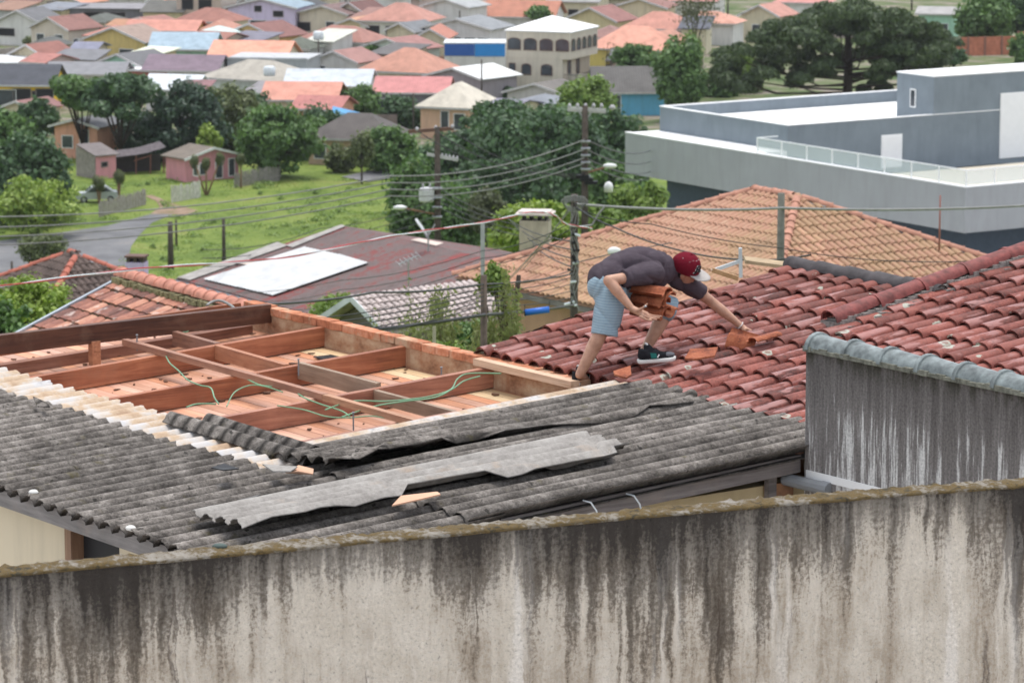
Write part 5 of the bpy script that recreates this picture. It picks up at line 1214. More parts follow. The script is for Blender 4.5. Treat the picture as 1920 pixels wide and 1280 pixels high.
def crown_points(n, rx, ry, rz, clumps, csize, flat=0.0):
    clumps = int(clumps*2.6); csize *= .62
    d = unit(clumps); rad = rng.uniform(.35, 1.0, clumps)**.6; cc = d*rad[:,None]*np.array([rx,ry,rz])*(1-csize*.6)
    if flat: cc[:,2] = np.maximum(cc[:,2], -rz*flat)
    cr_ = csize*rng.uniform(.65,1.25,clumps); w = cr_**2; k = rng.choice(clumps, n, p=w/w.sum())
    dd = unit(n); dd[:,2] = dd[:,2]*.8 + .12; rr = rng.uniform(.55,1.0,n)**.5
    stray = rng.random(n) < .34; rr[stray] *= rng.uniform(1.0,1.9,stray.sum())
    m_ = min(rx, ry, rz*1.2); P = cc[k] + dd*rr[:,None]*cr_[k][:,None]*np.array([rx*.9+m_*.1, ry*.9+m_*.1, rz])
    Nn = dd + rng.normal(0,.55,(n,3)); Nn[:,2] += .25; Nn /= np.linalg.norm(Nn, axis=1, keepdims=True)
    return P, Nn, cc
def tree(label, u, vt, vb, wpx, Y, leaf, n=3500, size=.28, clumps=26, csize=.36, trunk=True, name='tree', cat='tree', tr=None, group=None, flat=0.0, depth=None, aspect=.55):
    s = Y/FPX; zt_, zb_ = at(u,vt,Y)[2], at(u,vb,Y)[2]; x = at(u,(vt+vb)/2,Y)[0]; zg = float(ter(Y)); rx = wpx*s/2; rz = (zt_-zb_)/2; cz = (zt_+zb_)/2 - zg
    o = thing(name, label, cat, (x, Y, zg), 0, group); ry = (depth or min(1.0, .9))*rx
    n = int(n*1.35)
    P, Nn, cc = crown_points(n, rx, ry, rz, clumps, csize, flat); P[:,2] += cz
    keep = P[:,2] > .02; P, Nn = P[keep], Nn[keep]
    link('crown', leaf_mesh('crown', P, Nn, size*rng.uniform(.45,1.15,len(P)), leafm(leaf), aspect), o)
    if trunk:
        r0 = tr or max(.08, rx*.05); m = MB(); top = cz + rz*.2; lean = rng.normal(0,.05,2)*top
        m.tube([(0,0,-.4),(lean[0]*.3,lean[1]*.3,top*.35),(lean[0]*.7,lean[1]*.7,top*.7),(lean[0],lean[1],top)], [r0*1.25,r0,r0*.8,r0*.4], 8)
        for q in cc[:9]:
            st = Vector((lean[0]*.6, lean[1]*.6, max(.3, top*random.uniform(.35,.75)))); en = Vector((q[0], q[1], q[2] + cz)); md = (st+en)/2 + Vector((0,0,-.08*(en-st).length))
            m.tube([st, md, en], [r0*.5, r0*.33, r0*.12], 6)
        m.build('trunk', M['bark'], o, True)
    return o
GR = 'trees around the pink house'
T = [
 ('large dark green tree mass at the left edge below the yellow house',50,240,455,190,296,'dark',9000,.30,46,.30),
 ('bushy mid green tree at the left edge under the bright yellow house',10,205,300,110,318,'mid',3500,.30,24,.36),
 ('yellow green shrub at the left edge beside the parked car',70,330,440,170,288,'lime',5200,.22,36,.30),
 ('dark bushy tree left of the umbrella trees',70,185,262,90,345,'dark',3000,.3,22,.36),
 ('tall dark rounded tree left of centre behind the pink house',345,148,330,170,338,'blue',7500,.30,44,.30),
 ('tall olive green tree right of the dark rounded tree',432,152,300,130,346,'olive',6000,.30,36,.32),
 ('broad mid green tree to the right of the pink house',520,195,335,170,326,'mid',8000,.28,44,.30),
 ('small lime green shrub behind the pink house roof',392,235,300,50,334,'lime',1500,.25,14,.42),
 ('dark green tree under the dusky red roof',672,158,245,95,372,'mid',4000,.3,26,.36),
 ('round dark tree left of the peach walled house',752,182,262,95,366,'dark',3600,.3,24,.36),
 ('small garden tree in front of the peach garage',678,242,325,46,322,'olive',1600,.2,16,.40),
 ('big dark grove tree in the centre behind the power poles',1010,188,420,330,286,'dark',13000,.30,70,.25),
 ('left shoulder of the dark central grove',870,235,400,170,292,'dark',7000,.30,44,.30),
 ('right shoulder of the dark central grove beside the villa',1150,205,400,150,290,'dark',6500,.30,40,.30),
 ('light green feathery tree above the central grove',1105,140,235,110,330,'light',3800,.28,28,.36),
 ('tall rounded clipped conifer left of the transformer pole',778,295,520,118,266,'mid',7000,.22,30,.42),
 ('second rounded conifer right of the transformer pole',850,335,510,110,262,'mid',6000,.22,28,.42),
 ('round brownish green shrub in front of the central grove',915,352,440,78,258,'brown',3800,.2,20,.45),
 ('bright leafy shrub around the slab-capped chimney',1010,372,505,190,128,'lime',5500,.14,40,.30),
 ('bright shrub between the front pole and the salmon roof',1120,382,470,90,132,'light',2600,.14,22,.36),
 ('yellow green tree left of the villa base',1195,330,450,110,190,'light',4200,.18,30,.32),
 ('mid green tree right of the blue shed',1275,62,215,110,372,'mid',5500,.3,36,.32),
 ('bushy tree below the yellow house with salmon hip',1190,82,140,95,395,'mid',3200,.3,22,.38),
 ('dense green tree at the upper right corner',1850,-20,98,120,452,'mid',6000,.36,40,.32),
 ('dark tree at the right edge beside the orange brick wall',1910,-25,70,90,455,'dark',3600,.36,26,.36),
 ('green bush at the right edge in front of the orange brick wall',1915,62,125,50,425,'mid',1800,.3,16,.40),
 ('round bush left of the orange brick wall',1788,88,128,60,428,'dark',1800,.3,16,.40),
 ('dark round tree at the top left above the grey gable',56,-25,36,86,505,'dark',3200,.38,22,.38),
 ('trimmed round bush beside the long grey shed',289,10,38,54,500,'mid',1800,.32,14,.45),
 ('dark tree at the top edge right of the lilac house',585,-30,18,80,520,'dark',2600,.38,20,.38),
 ('small round tree left of the salmon hip in mid town',700,86,118,46,428,'mid',1500,.3,14,.42),
 ('bush beside the mottled brick-red roof',1012,12,42,54,470,'mid',1500,.34,14,.42),
 ('tree cluster at the top edge right of the mottled roof',1095,-18,26,90,500,'mid',2600,.36,20,.38),
 ('leafy bush in front of the sooty dark roof by the lane',82,428,502,92,272,'olive',2600,.18,24,.38),
 ('bright green bush below the sooty dark roof at the left edge',60,512,700,190,76,'lime',7000,.075,46,.28),
 ('darker bush at the left edge behind the flat orange tiles',10,560,720,150,68,'mid',5000,.075,34,.32),
 ('green shrub behind the brick wall near the thick black cable',870,600,720,130,50,'mid',5000,.05,34,.32),
 ('leafy shrub at the foot of the wooden post',840,632,760,90,44,'light',3800,.045,26,.34),
 ('dark tree filling the belt behind the pink shed roof',268,205,325,110,342,'blue',4200,.28,30,.34),
 ('tall green tree in the belt between the two olive crowns',478,172,320,110,350,'dark',5000,.28,34,.32),
 ('bushy tree in the belt below the umbrella trees',205,238,318,100,346,'dark',3600,.28,26,.36),
 ('leafy tree in the belt left of the peach garage',598,222,322,80,340,'mid',3600,.26,26,.36),
 ('dark treetop of the grove below the pale beige roof',935,182,300,150,305,'dark',5200,.28,34,.32),
 ('green treetop of the grove behind the insulator pole',1060,200,330,130,300,'mid',4600,.28,32,.32),
 ('low hedge-like tree beside the garden fence',640,268,330,60,330,'olive',2200,.22,18,.40),
 ('wide dark tree closing the gap right of the broad mid green tree',610,190,320,120,352,'dark',4600,.28,32,.34),
 ('green tree standing between the garage and the transformer pole',730,232,330,110,330,'mid',4200,.26,30,.34),
 ('dark lower crown of the grove left of the insulator pole',960,290,430,220,272,'dark',6500,.26,44,.28),
 ('low dark crown of the grove right of the insulator pole',1165,300,420,130,275,'mid',4200,.26,32,.32),
 ('low green tree right behind the big pine',1345,120,215,90,398,'mid',2600,.3,22,.38),
 ('green tree left of the big pine above the villa roof',1395,90,200,80,402,'light',2400,.3,22,.38),
]
for q in T: tree(*q)
# bush strips that fill the slope below the houses
for i, (u, vt, vb, w, Y, lf, lab) in enumerate((
  (640,545,640,130,88,'light','weedy bush between the long house and the gabled outbuilding'),
  (1205,410,520,120,150,'mid','green bush under the villa corner'),
  (1290,60,160,60,410,'light','pale green tree beside the bare eucalyptus'))):
    tree(lab, u, vt, vb, w, Y, lf, 2600, .07 if Y < 100 else .16, 24, .34, False, 'bush', 'bush')

# garden bushes and low walls between the far houses
used_l = set()
def beside(u, v, what):
    best = min(HOUSES, key=lambda h: (h[1]-u)**2 + 4*(h[2]+12-v)**2); du = u - best[1]; rel = 'left of the ' if du < -best[3]*.3 else ('right of the ' if du > best[3]*.3 else 'in front of the ')
    lab = what + ' ' + rel + best[0]; return ' '.join(lab.split()[:16])
for k in range(60):
    v = float(rng.uniform(20,190)); u = float(rng.uniform(0,1330))
    if 930 < u < 1130 and 30 < v < 175: continue
    Yb = float(onz(u, v, 0)[1]); h_ = rng.uniform(14,30); lab = beside(u, v, 'green garden bush')
    if lab in used_l: continue
    used_l.add(lab); tree(lab, u, v-h_, v+2, float(h_*rng.uniform(1.1,2.0)), Yb, ('mid','dark','light','olive')[k % 4], 520, .32, 9, .5, False, 'garden_bush', 'bush', group='garden bushes in the far town')
for k in range(46):
    v = float(rng.uniform(10,200)); u = float(rng.uniform(0,1330)); p = onz(u, v, 0); w_ = float(rng.uniform(3,9)); c = ((.45,.42,.38),(.50,.46,.38),(.34,.30,.27),(.55,.50,.46),(.42,.24,.18))[k % 5]; lab = beside(u, v, 'low garden wall')
    if lab in used_l: continue
    used_l.add(lab); o = MB().box(-w_/2,w_/2, 0,.15, -.3,float(rng.uniform(1.2,2.2))).build('garden_wall', plain('garden_wall_%d' % (k % 5), c, .9, var=.25, scale=1.2, dirt=.4), None, loc=tuple(p), rot=(0,0,R(float(rng.choice([-30,-25,-8,58]))))); tag(o, lab, 'wall', 'garden walls in the far town', 'thing')

# scrub and weeds over the bank: one mass nobody could count
Cs, Ns = [], []
for k in range(230):
    u, v = float(rng.uniform(-30,760)), float(rng.uniform(335,540))
    up_ = np.interp(u, [-120,0,100,200,285,352],[468,452,438,424,401,391]); lo_ = np.interp(u, [-120,0,110,238,246,262,285,320,352],[520,512,505,498,462,440,418,404,391])
    if u < 356 and up_ - 5 < v < lo_ + 4: continue
    p = onz(u, v, 0); n = 70; h = float(rng.uniform(.12,.5)); w_ = float(rng.uniform(.3,1.3)); d_ = unit(n); d_[:,2] = np.abs(d_[:,2]); Cs.append(np.array([p[0], p[1], float(ter(p[1]) + bank(p[0], p[1]))]) + d_*np.array([w_, w_, h])*rng.uniform(.3,1,n)[:,None]); d_ = d_ + rng.normal(0,.4,(n,3)); d_[:,2] += .5; Ns.append(d_/np.linalg.norm(d_,axis=1,keepdims=True))
Cs, Ns = np.concatenate(Cs), np.concatenate(Ns); tag(link('scrub', leaf_mesh('scrub', Cs, Ns, .12*rng.uniform(.5,1.3,len(Cs)), leafm('light'), .5)), 'darker scrub and weeds dotted over the green bank', 'scrub', kind='stuff')

# umbrella-shaped twin tree with visible trunks
def umbrella(label, u, vt, vb, wpx, Y, vg, leaf='mid', n=5200, seed=1):
    s = Y/FPX; zt_, zb_ = at(u,vt,Y)[2], at(u,vb,Y)[2]; x = at(u,vt,Y)[0]; rx = wpx*s/2; o = thing('umbrella_tree', label, 'tree', (x,Y,0)); r = np.random.default_rng(seed)
    K = 20; cc = np.stack([r.uniform(-1,1,K)*rx*.78, r.uniform(-1,1,K)*rx*.6, zb_ + (zt_-zb_)*r.uniform(.2,.8,K)], -1); cs = r.uniform(.7,1.25,K)*rx*.30
    k = rng.choice(K, n); dd = unit(n); P = cc[k] + dd*(rng.uniform(.4,1,n)**.5)[:,None]*cs[k][:,None]*np.array([1.15,1.15,.75]); Nn = dd + rng.normal(0,.5,(n,3)); Nn[:,2] += .4; Nn /= np.linalg.norm(Nn,axis=1,keepdims=True)
    link('crown', leaf_mesh('crown', P, Nn, .26*rng.uniform(.6,1.3,n), leafm(leaf)), o); m = MB()
    b0 = Vector((0,0,-.3)); fk = Vector((.1,0,zb_*.35)); m.tube([b0, fk], [.30,.24], 8)
    for q in cc[::2]: e = Vector(q); m.tube([fk, fk.lerp(e,.45) + Vector((0,0,-.25)), e], [.11,.08,.03], 6)
    m.build('trunk', M['bark'], o, True)
umbrella('left one of two umbrella shaped trees with bare trunks', 150, 133, 215, 110, 340, 320, 'mid', 5000, 1)
umbrella('right one of two umbrella shaped trees with bare trunks', 222, 132, 225, 150, 336, 320, 'dark', 6500, 2)

# the great araucaria
Y = 385; bx = at(1588,180,Y)[0]; ar = thing('araucaria_tree', 'huge umbrella crowned araucaria pine behind the villa', 'tree', (bx,Y,0)); s = Y/FPX
tz = at(1588,20,Y)[2]; m = MB(); m.tube([(0,0,-.5),(.1,0,tz*.4),(0,0,tz*.85)], [.55,.46,.28], 10); Pc, Nc, Sc = [], [], []
tufts = []
for (u, v, r_) in ((1385,150,34),(1372,112,36),(1405,80,36),(1450,55,40),(1500,40,42),(1560,28,44),(1620,24,44),(1680,35,42),(1715,62,40),(1748,88,38),(1760,112,34),(1490,105,40),(1495,140,34),(1545,75,46),(1605,60,46),(1640,90,44),(1660,125,38),(1690,85,42),(1450,95,38),(1575,105,34),(1520,60,40),(1655,55,40),(1430,125,34),(1720,120,30),(1640,150,26),(1590,40,40),(1360,135,28),(1540,125,30),(1700,105,34),(1770,75,26),(1470,70,38),(1735,50,30)):
    for k in range(5):
        p = at(u + random.uniform(-24,24), v + random.uniform(-10,20), Y + random.uniform(-9,9)); tufts.append((Vector((p[0]-bx, p[1]-Y, p[2])), r_*s*random.uniform(.55,.95)))
for c, r_ in tufts:
    h0 = max(1.0, min(tz*.8, c.z*.55 + random.uniform(-.6,.6))); st = Vector((0,0,h0)); md = st.lerp(c,.6); md.z = min(md.z, h0 + (c.z-h0)*.18); (m.tube([st, md, c], [.13,.09,.04], 6) if random.random() < .16 else None)
    n = 430; dd = unit(n); dd[:,2] = np.abs(dd[:,2])*.9 - .22; Pc.append(np.array(c) + dd*(rng.uniform(.35,1,n)**.6)[:,None]*r_*np.array([1,1,.85])); q = dd + rng.normal(0,.35,(n,3)); Nc.append(q/np.linalg.norm(q,axis=1,keepdims=True))
P, Nn = np.concatenate(Pc), np.concatenate(Nc); link('crown', leaf_mesh('crown', P, Nn, .34*rng.uniform(.5,1.2,len(P)), leafm('pine'), .35), ar); m.build('trunk', M['bark'], ar, True)

# eucalyptus, thin and bare
def thin_tree(label, u, vt, vb, Y, w, leaf, n=900, lean=0, name='thin_tree'):
    s = Y/FPX; zg = float(ter(Y)); x = at(u,vb,Y)[0]; H = at(u,vt,Y)[2] - zg; o = thing(name, label, 'tree', (x,Y,zg)); m = MB(); tips = []
    for k in range(5):
        e = Vector((rng.normal(lean,w*.35), rng.normal(0,w*.3), H*rng.uniform(.75,1))); m.tube([(0,0,-.3),(e.x*.25,e.y*.25,H*.45),e], [.14,.09,.025], 6); tips += [e, e.lerp(Vector((e.x*.25,e.y*.25,H*.45)),.4)]
    k = rng.choice(len(tips), n); C = np.array([tuple(t) for t in tips])[k] + rng.normal(0,1,(n,3))*np.array([w*.22,w*.22,H*.08]); link('crown', leaf_mesh('crown', C, unit(n), .3*rng.uniform(.5,1.2,n), leafm(leaf), .3), o); m.build('trunk', M['bark'], o, True)
thin_tree('thin bare eucalyptus left of the big pine', 1302, -30, 110, 420, 3.2, 'brown', 1100)
thin_tree('leaning leafless dead tree beside the white block balcony', 1135, 72, 125, 398, 1.0, 'brown', 30, .8)

# palm-like yuccas by the pink house
def yucca(label, u, vt, vg, stems, name='yucca'):
    p = onz(u, vg, 0); s = p[1]/FPX; H = (vg-vt)*s; o = thing(name, label, 'plant', tuple(p)); m = MB(); C, Nn = [], []
    for dx in stems:
        e = Vector((dx*s, rng.normal(0,.1), H*random.uniform(.72,.85))); m.tube([(0,0,-.2),(e.x*.5,0,H*.35),e], [.10,.09,.07], 6)
        n = 260; d = unit(n); d[:,2] = d[:,2]*.9 - .1; C.append(np.array(e) + d*(rng.uniform(.2,.95,n))[:,None]*np.array([.42,.42,.75])); Nn.append(d)
    n = sum(map(len, C)); link('crown', leaf_mesh('crown', np.concatenate(C), np.concatenate(Nn), .28*rng.uniform(.6,1.2,n), leafm('olive'), .16), o); m.build('trunk', plain('yucca_stem', (.22,.14,.08), .9), o, True)
yucca('three stemmed yucca in front of the pink house', 387, 282, 366, (-22,0,26)); yucca('single yucca right of the pink house', 452, 280, 352, (0,)); yucca('tall shaggy yucca beside the parked car', 222, 318, 378, (0,5)); yucca('narrow dark shrub in front of the parked car', 186, 328, 382, (-4,4))

# wispy shrub near the wooden post
def wispy(label, u0, u1, vt, Y, n, nl, leaf='wisp'):
    xs0 = at(u0,600,Y)[0]; xs1 = at(u1,600,Y)[0]; zg = float(ter(Y)); o = thing('wispy_shrub', label, 'shrub', ((xs0+xs1)/2, Y, zg)); W = (xs1-xs0)/2; H = at(u0,vt,Y)[2]-zg; m = MB(); C = []
    for k in range(n):
        x = rng.uniform(-W,W); h = H*rng.uniform(.6,1)*(1-.35*abs(x/W)); y = rng.uniform(-W*.6,W*.6); bx_ = x*.6; tip = Vector((x + rng.normal(0,.12), y + rng.normal(0,.1), h)); m.tube([(bx_,y*.6,-.2),((bx_+x)/2,y*.8,h*.55),tip], [.010,.007,.002], 4)
        t = rng.uniform(.35,1,nl)**.8; c = np.array([((1-q)*bx_ + q*tip.x, (1-q)*y*.6 + q*tip.y, q*h) for q in t]) + rng.normal(0,.045,(nl,3)); C.append(c)
    C = np.concatenate(C); nn = unit(len(C)); nn[:,2] *= .3; link('crown', leaf_mesh('crown', C, nn/np.linalg.norm(nn,axis=1,keepdims=True), .042*rng.uniform(.5,1.4,len(C)), leafm(leaf), .34), o); m.build('stems', plain('wispy_stem', (.20,.18,.10), .9), o)
wispy('wispy yellow green shrub left of the wooden post', 735, 890, 525, 47.5, 110, 110); wispy('taller wispy shrub right of the wooden post', 880, 1000, 478, 48.5, 80, 130); wispy('low wispy weeds beyond the middle of the brick wall', 655, 770, 568, 46, 34, 60); wispy('dry wispy weeds against the long red roof', 720, 830, 500, 60, 24, 50)
tree('small yellow green treetop above the wooden post', 925, 490, 560, 62, 52, 'light', 1500, .045, 16, .42)

# ------------------------------------------------------------------ poles
def pole(label, u, vt, Y, rpx, mat=None, vbase=None, name='utility_pole', cat='pole', square=False):
    top = at(u, vt, Y); zg = float(ter(Y)) if vbase is None else at(u, vbase, Y)[2]; o = thing(name, label, cat, (top[0], Y, zg)); H = top[2]-zg; r = rpx*Y/FPX
    if square: MB().box(-r,r,-r,r,-.4 if vbase is None else 0,H).build('shaft', mat or M['pole'], o)
    else: MB().tube([(0,0,-.4 if vbase is None else 0),(0,0,H*.5),(0,0,H)], [r*1.15,r,r*.85], 10).build('shaft', mat or M['pole'], o, True)
    loc_ = lambda uu, vv, dy=0.0: tuple(at(uu,vv,Y+dy) - np.array([top[0],Y,zg])); return o, loc_
def insul(parent, p, r=.07, h=.16): MB().tube([(p[0],p[1],p[2]),(p[0],p[1],p[2]+h*.4),(p[0],p[1],p[2]+h)], [r*.6,r,r*.5], 8).build('insulator', plain('grey_porcelain', (.36,.35,.36), .4, .4), parent, True)
def lamp(parent, a, b, hd):
    MB().tube([a, b], .035, 6).build('lamp_arm', plain('rusty_arm', (.20,.11,.07), .8), parent)
    d = (Vector(b)-Vector(a)).normalized(); c = Vector(b) + d*.18; MB().sphere(c, (.24,.11,.09), 12, 8).build('lamp_head', M['ceramic'], parent, True)
p1, L1 = pole('tall dark power pole with white insulator crossarm left of the villa', 1097, 198, 125, 7.0)
for dv, dy in ((0,0),(3,.35)):
    a, b = L1(1064,203+dv,dy), L1(1136,207+dv,dy); MB().bar(a, b, .10,.10).build('crossarm', plain('pale_crossarm', (.46,.45,.45), .8), p1)
for k in range(5): insul(p1, L1(1068+k*15, 203))
insul(p1, L1(1148,206), .12,.16)
MB().bar(L1(1082,205), L1(1096,224), .05,.05).bar(L1(1112,207), L1(1099,224), .05,.05).build('brace', M['steel'], p1)
lamp(p1, L1(1098,325), L1(1134,314), 0)
for k in range(6): q = L1(1098, 265+k*13); MB().tube([(q[0]-.16,q[1]-.12,q[2]),(q[0]+.16,q[1]-.12,q[2])], .05, 6).build('clamp', M['steel'], p1)
for k in range(3): q = L1(1092+k*8, 330+k*6); MB().box(q[0]-.22,q[0]+.22,q[1]-.2,q[1]+.1,q[2]-.05,q[2]+.05).build('junction_box', M['black'], p1)
p2, L2 = pole('dark power pole with grey transformer at the centre left', 820, 238, 128, 6.5)
MB().bar(L2(766,247), L2(851,241), .10,.12).build('crossarm', plain('rusty_crossarm', (.15,.085,.065), .85), p2); 
for u in (782, 817, 848): insul(p2, L2(u, 248 - (u-766)*.07), .07, .16)
MB().bar(L2(800,289), L2(858,300), .09,.10).build('crossarm', plain('pale_crossarm', (.46,.45,.45), .8), p2)
for k in range(6): insul(p2, L2(822+k*7, 297+k*1.3), .05,.2)
c = L2(800,378); MB().tube([(c[0],c[1]-.1,c[2]),(c[0],c[1]-.1,c[2]+.06),(c[0],c[1]-.1,c[2]+.42),(c[0],c[1]-.1,c[2]+.50)], [.22,.27,.27,.20], 14).build('transformer', plain('pale_transformer', (.55,.55,.56), .5, .4), p2)
for dx in (-.12,.12): insul(p2, (c[0]+dx,c[1]-.1,c[2]+.5), .04,.16)
lamp(p2, L2(818,402), L2(760,391), 0)
for k in range(4): q = L2(820, 352+k*18); MB().tube([(q[0]-.17,q[1]-.13,q[2]),(q[0]+.17,q[1]-.13,q[2])], .05, 6).build('clamp', M['steel'], p2)
p3, L3 = pole('weathered timber pole wrapped in cables left of the worker', 1077, 364, 62, 8.0)
for k in range(16):
    q = L3(1077 + random.uniform(-10,10), random.uniform(430,570)); MB().tube([(q[0],q[1]-.09,q[2]),(q[0]+random.uniform(-.12,.12),q[1]-.12,q[2]+random.uniform(-.04,.04))], .022, 6).build('cable_clamp', M['black'] if k % 3 else M['white_wire'], p3)
for k in range(5):
    P = [Vector(L3(1077 + 9*math.sin(k+t*2.1), 375 + t*38 + k*4)) + Vector((0,-.1,0)) for t in range(6)]; MB().tube(catmull(P,5), .008, 5).build('drop_wire', M['grey_wire'], p3)
q = L3(1077,385)
for k in range(5): MB().tube([Vector((q[0]+.16*math.cos(t/8*6.28)*(1+.1*k), q[1]-.1, q[2]+.10*math.sin(t/8*6.28)+.02*k)) for t in range(9)], .008, 5).build('cable_coil', M['grey_wire'], p3)
p4, L4 = pole('short brown wooden post in front of the wispy shrubs', 907, 516, 46, 7.5, plain('brown_post_wood', (.11,.085,.07), .9, .15, var=.3, scale=9, bump=.4))
MB().tube([(-.055,-.06,1.9),(.055,-.06,1.9)], .012, 6).build('wire_band', M['white_wire'], p4)
pole('slim grey concrete post standing between the red roof and chimney', 905, 416, 78, 4.0, plain('pale_concrete', (.36,.37,.37), .9), square=True)
pole('greenish grey wooden post in front of the salmon roof', 1465, 362, 68, 8.0, plain('greenish_post', (.14,.14,.12), .9, .15, var=.3, scale=8, bump=.4))
pole('rusty antenna mast in front of the villa band', 1763, 366, 84, 1.8, plain('rusty_mast', (.30,.13,.11), .8), 470, 'antenna_mast', 'mast')
pole('old timber post on the bank left of the long house', 319, 416, 271, 5.5); pole('thinner timber post on the bank above the long house', 419, 408, 275, 3.5); pole('stub post between the two timber posts', 330, 412, 283, 2.2)
pole('thin brown post at the edge of the lane', 22, 490, 240, 2.5)
pole('mossy stump post behind the brick wall', 814, 612, 42, 4.0, plain('mossy_stump', (.20,.20,.13), .9))
for i, (u, vt, vb, lab) in enumerate(((128,38,96,'beside the pinkish cream gable'),(261,45,100,'in front of the pale yellow house'),(332,74,112,'left in front of the mint arches'),(392,72,112,'right in front of the mint arches'),(597,76,140,'left of the small white gable'),(862,20,84,'before the white gable with three windows'),(900,40,90,'right of the white gable with three windows'),(1218,24,72,'below the cream gable at the top right'),(326,140,182,'beside the white grey shed roof'),(1365,-10,40,'at the top edge left of the big pine'),(1077,-20,30,'at the top edge above the maroon gable'),(903,112,205,'beside the pale beige roof'),(648,-10,60,'at the top beside the maroon roof'),(1710,-20,20,'at the top right of the big pine'),(775,175,262,'left of the peach walled house'))):
    b_ = onz(u, vb, 0); pole('thin street pole ' + lab, u, vt, float(b_[1]), 1.7, None)

# ------------------------------------------------------------------ cables
def sagged(P, sag, n=14):
    out = []
    for a, b in zip(P[:-1], P[1:]):
        a, b = Vector(a), Vector(b)
        for k in range(n): t = k/n; out.append(a.lerp(b, t) - Vector((0,0,4*sag*t*(1-t))))
    return out + [Vector(P[-1])]
def wire(label, px, r, mat='wire', sag=.0, group=None):
    P = [at(*q) for q in px]; o_ = P[0]; o = MB().tube([p - Vector(o_) for p in sagged(P, sag)], r, 5, False).build('cable', M[mat], None, True, loc=tuple(o_)); return tag(o, label, 'cable', group)
for k, (v1, v0) in enumerate(((262,398),(280,418),(296,436),(306,452))):
    wire(('topmost','second from the top','third from the top','lowest')[k] + ' of four long power lines crossing the green bank', [(-80,v0+9,112),(730,330+k*12.5,121),(1096,v1,124.7)], .022, 'grey_wire', .35, 'four power lines over the bank')
    wire(('topmost','second','third','lowest')[k] + ' of four power lines running from the insulator pole behind the villa', [(1098,v1,124.7),(1235,v1+12+k*3,260)], .025, 'wire', .5, 'power lines behind the villa')
for k, u in enumerate((784,818,849)): wire(('left','middle','right')[k] + ' one of three wires falling from the rusty crossarm', [(u,246,127.8),(910+k*25,312-k*4,126),(1096,326+k*5,124.8)], .018, 'wire', .1, 'wires from the rusty crossarm')
for k in range(4): wire(('topmost','second','third','lowest')[k] + ' of four service wires fanning right of the transformer', [(822,352+k*12,127.9),(950+k*12,408+k*12,112),(1072,452+k*16,63)], .014, 'wire', .12, 'service wires right of the transformer')
for k in range(3): wire(('upper','middle','lower')[k] + ' of three service wires fanning left of the transformer', [(818,372+k*16,127.9),(600,428+k*14,118),(380,468+k*16,110)], .012, 'wire', .2, 'service wires left of the transformer')
wire('grey twisted cable running right from the cable pole over the salmon roof', [(1080,383,61.8),(1465,390,67.8),(1940,384,74)], .026, 'grey_wire', .06)
wire('grey cable loop bending down beside the cable pole', [(1135,386,62),(1122,402,62),(1110,422,62),(1080,426,61.8)], .018, 'grey_wire', .0)
wire('black cable sagging from the cable pole behind the worker', [(1080,388,61.8),(1150,425,60),(1270,468,56),(1400,487,52),(1520,478,50)], .014, 'wire', .03)
wire('thin wire above the worker across the salmon roof', [(1080,392,61.8),(1220,420,64),(1465,465,67.8),(1700,490,70),(1930,480,72)], .010, 'wire', .05)
wire('thick black cable passing below the wooden post', [(600,627,40),(907,590,45.8),(1075,572,61)], .022, 'wire', .02)
wire('black cable from the wooden post to the cable pole', [(463,571,33.4),(700,548,41),(905,533,45.9),(1075,513,61)], .013, 'wire', .03)
for k in range(5): wire(('topmost','second','middle','fourth','lowest')[k] + ' of five slack lines between the wooden post and cable pole', [(330,640+k*9,36),(560+k*15,600+k*9,40),(905,540+k*8,45.9),(1075,505+k*13,61.5)], .007, 'wire', .05, 'slack lines beyond the brick wall')
for k in range(3): wire(('upper','middle','lower')[k] + ' of three thin lines crossing the red roof to the front pole', [(420+k*60,548+k*16,108),(640,525+k*18,84),(905,470+k*14,66),(1075,415+k*12,61.8)], .008, 'wire', .1, 'thin lines over the red roof')
wire('brown cable from the cable pole behind the worker', [(1077,493,61.5),(1150,475,64),(1260,455,70)], .010, 'wire', .0)
for k in range(3): wire(('right','middle','left')[k] + ' one of three pale wires slanting up to the cable pole top', [(980-30*k,505+k*25,72),(1075,378+k*5,61.8)], .008, 'grey_wire', .05, 'pale wires slanting to the pole top')
# red and white twisted cable
P = [at(*q) for q in ((-60,545,46),(250,505,49),(520,484,52),(740,442,55),(900,418,58),(1000,398,60),(1040,404,60.5),(1062,420,61),(1110,428,62))]
C_ = catmull([p - P[0] for p in P], 40); o = thing('twisted_cable', 'red and white twisted cable strung across the whole left half', 'cable', tuple(P[0]))
for nm, mt, ph_ in (('red_strand','red_wire',0), ('white_strand','white_wire',math.pi)):
    pts = [c + Vector((0, .0095*math.cos(i*.20+ph_), .0095*math.sin(i*.20+ph_))) for i, c in enumerate(C_)]; MB().tube(pts, .0095, 6).build(nm, M[mt], o, True)
# blue pipe on the thick cable
a, b = at(984,586,47.5), at(1030,580,47.5); o = thing('blue_pipe', 'short bright blue plastic pipe hanging under the thick black cable', 'pipe', tuple(a)); v_ = Vector(b-a)
MB().tube([(0,0,0), v_], .042, 14).build('sleeve', plain('blue_plastic', (.02,.13,.50), .4, .4, var=.1), o, True); MB().tube([Vector((0,0,.04)), Vector((0,0,.11))], .006, 5).tube([v_ + Vector((0,0,.04)), v_ + Vector((0,0,.11))], .006, 5).build('hanger', M['wire'], o)
MB().tube([v_*-.03, v_*.02], .046, 14).build('rim', M['black'], o)
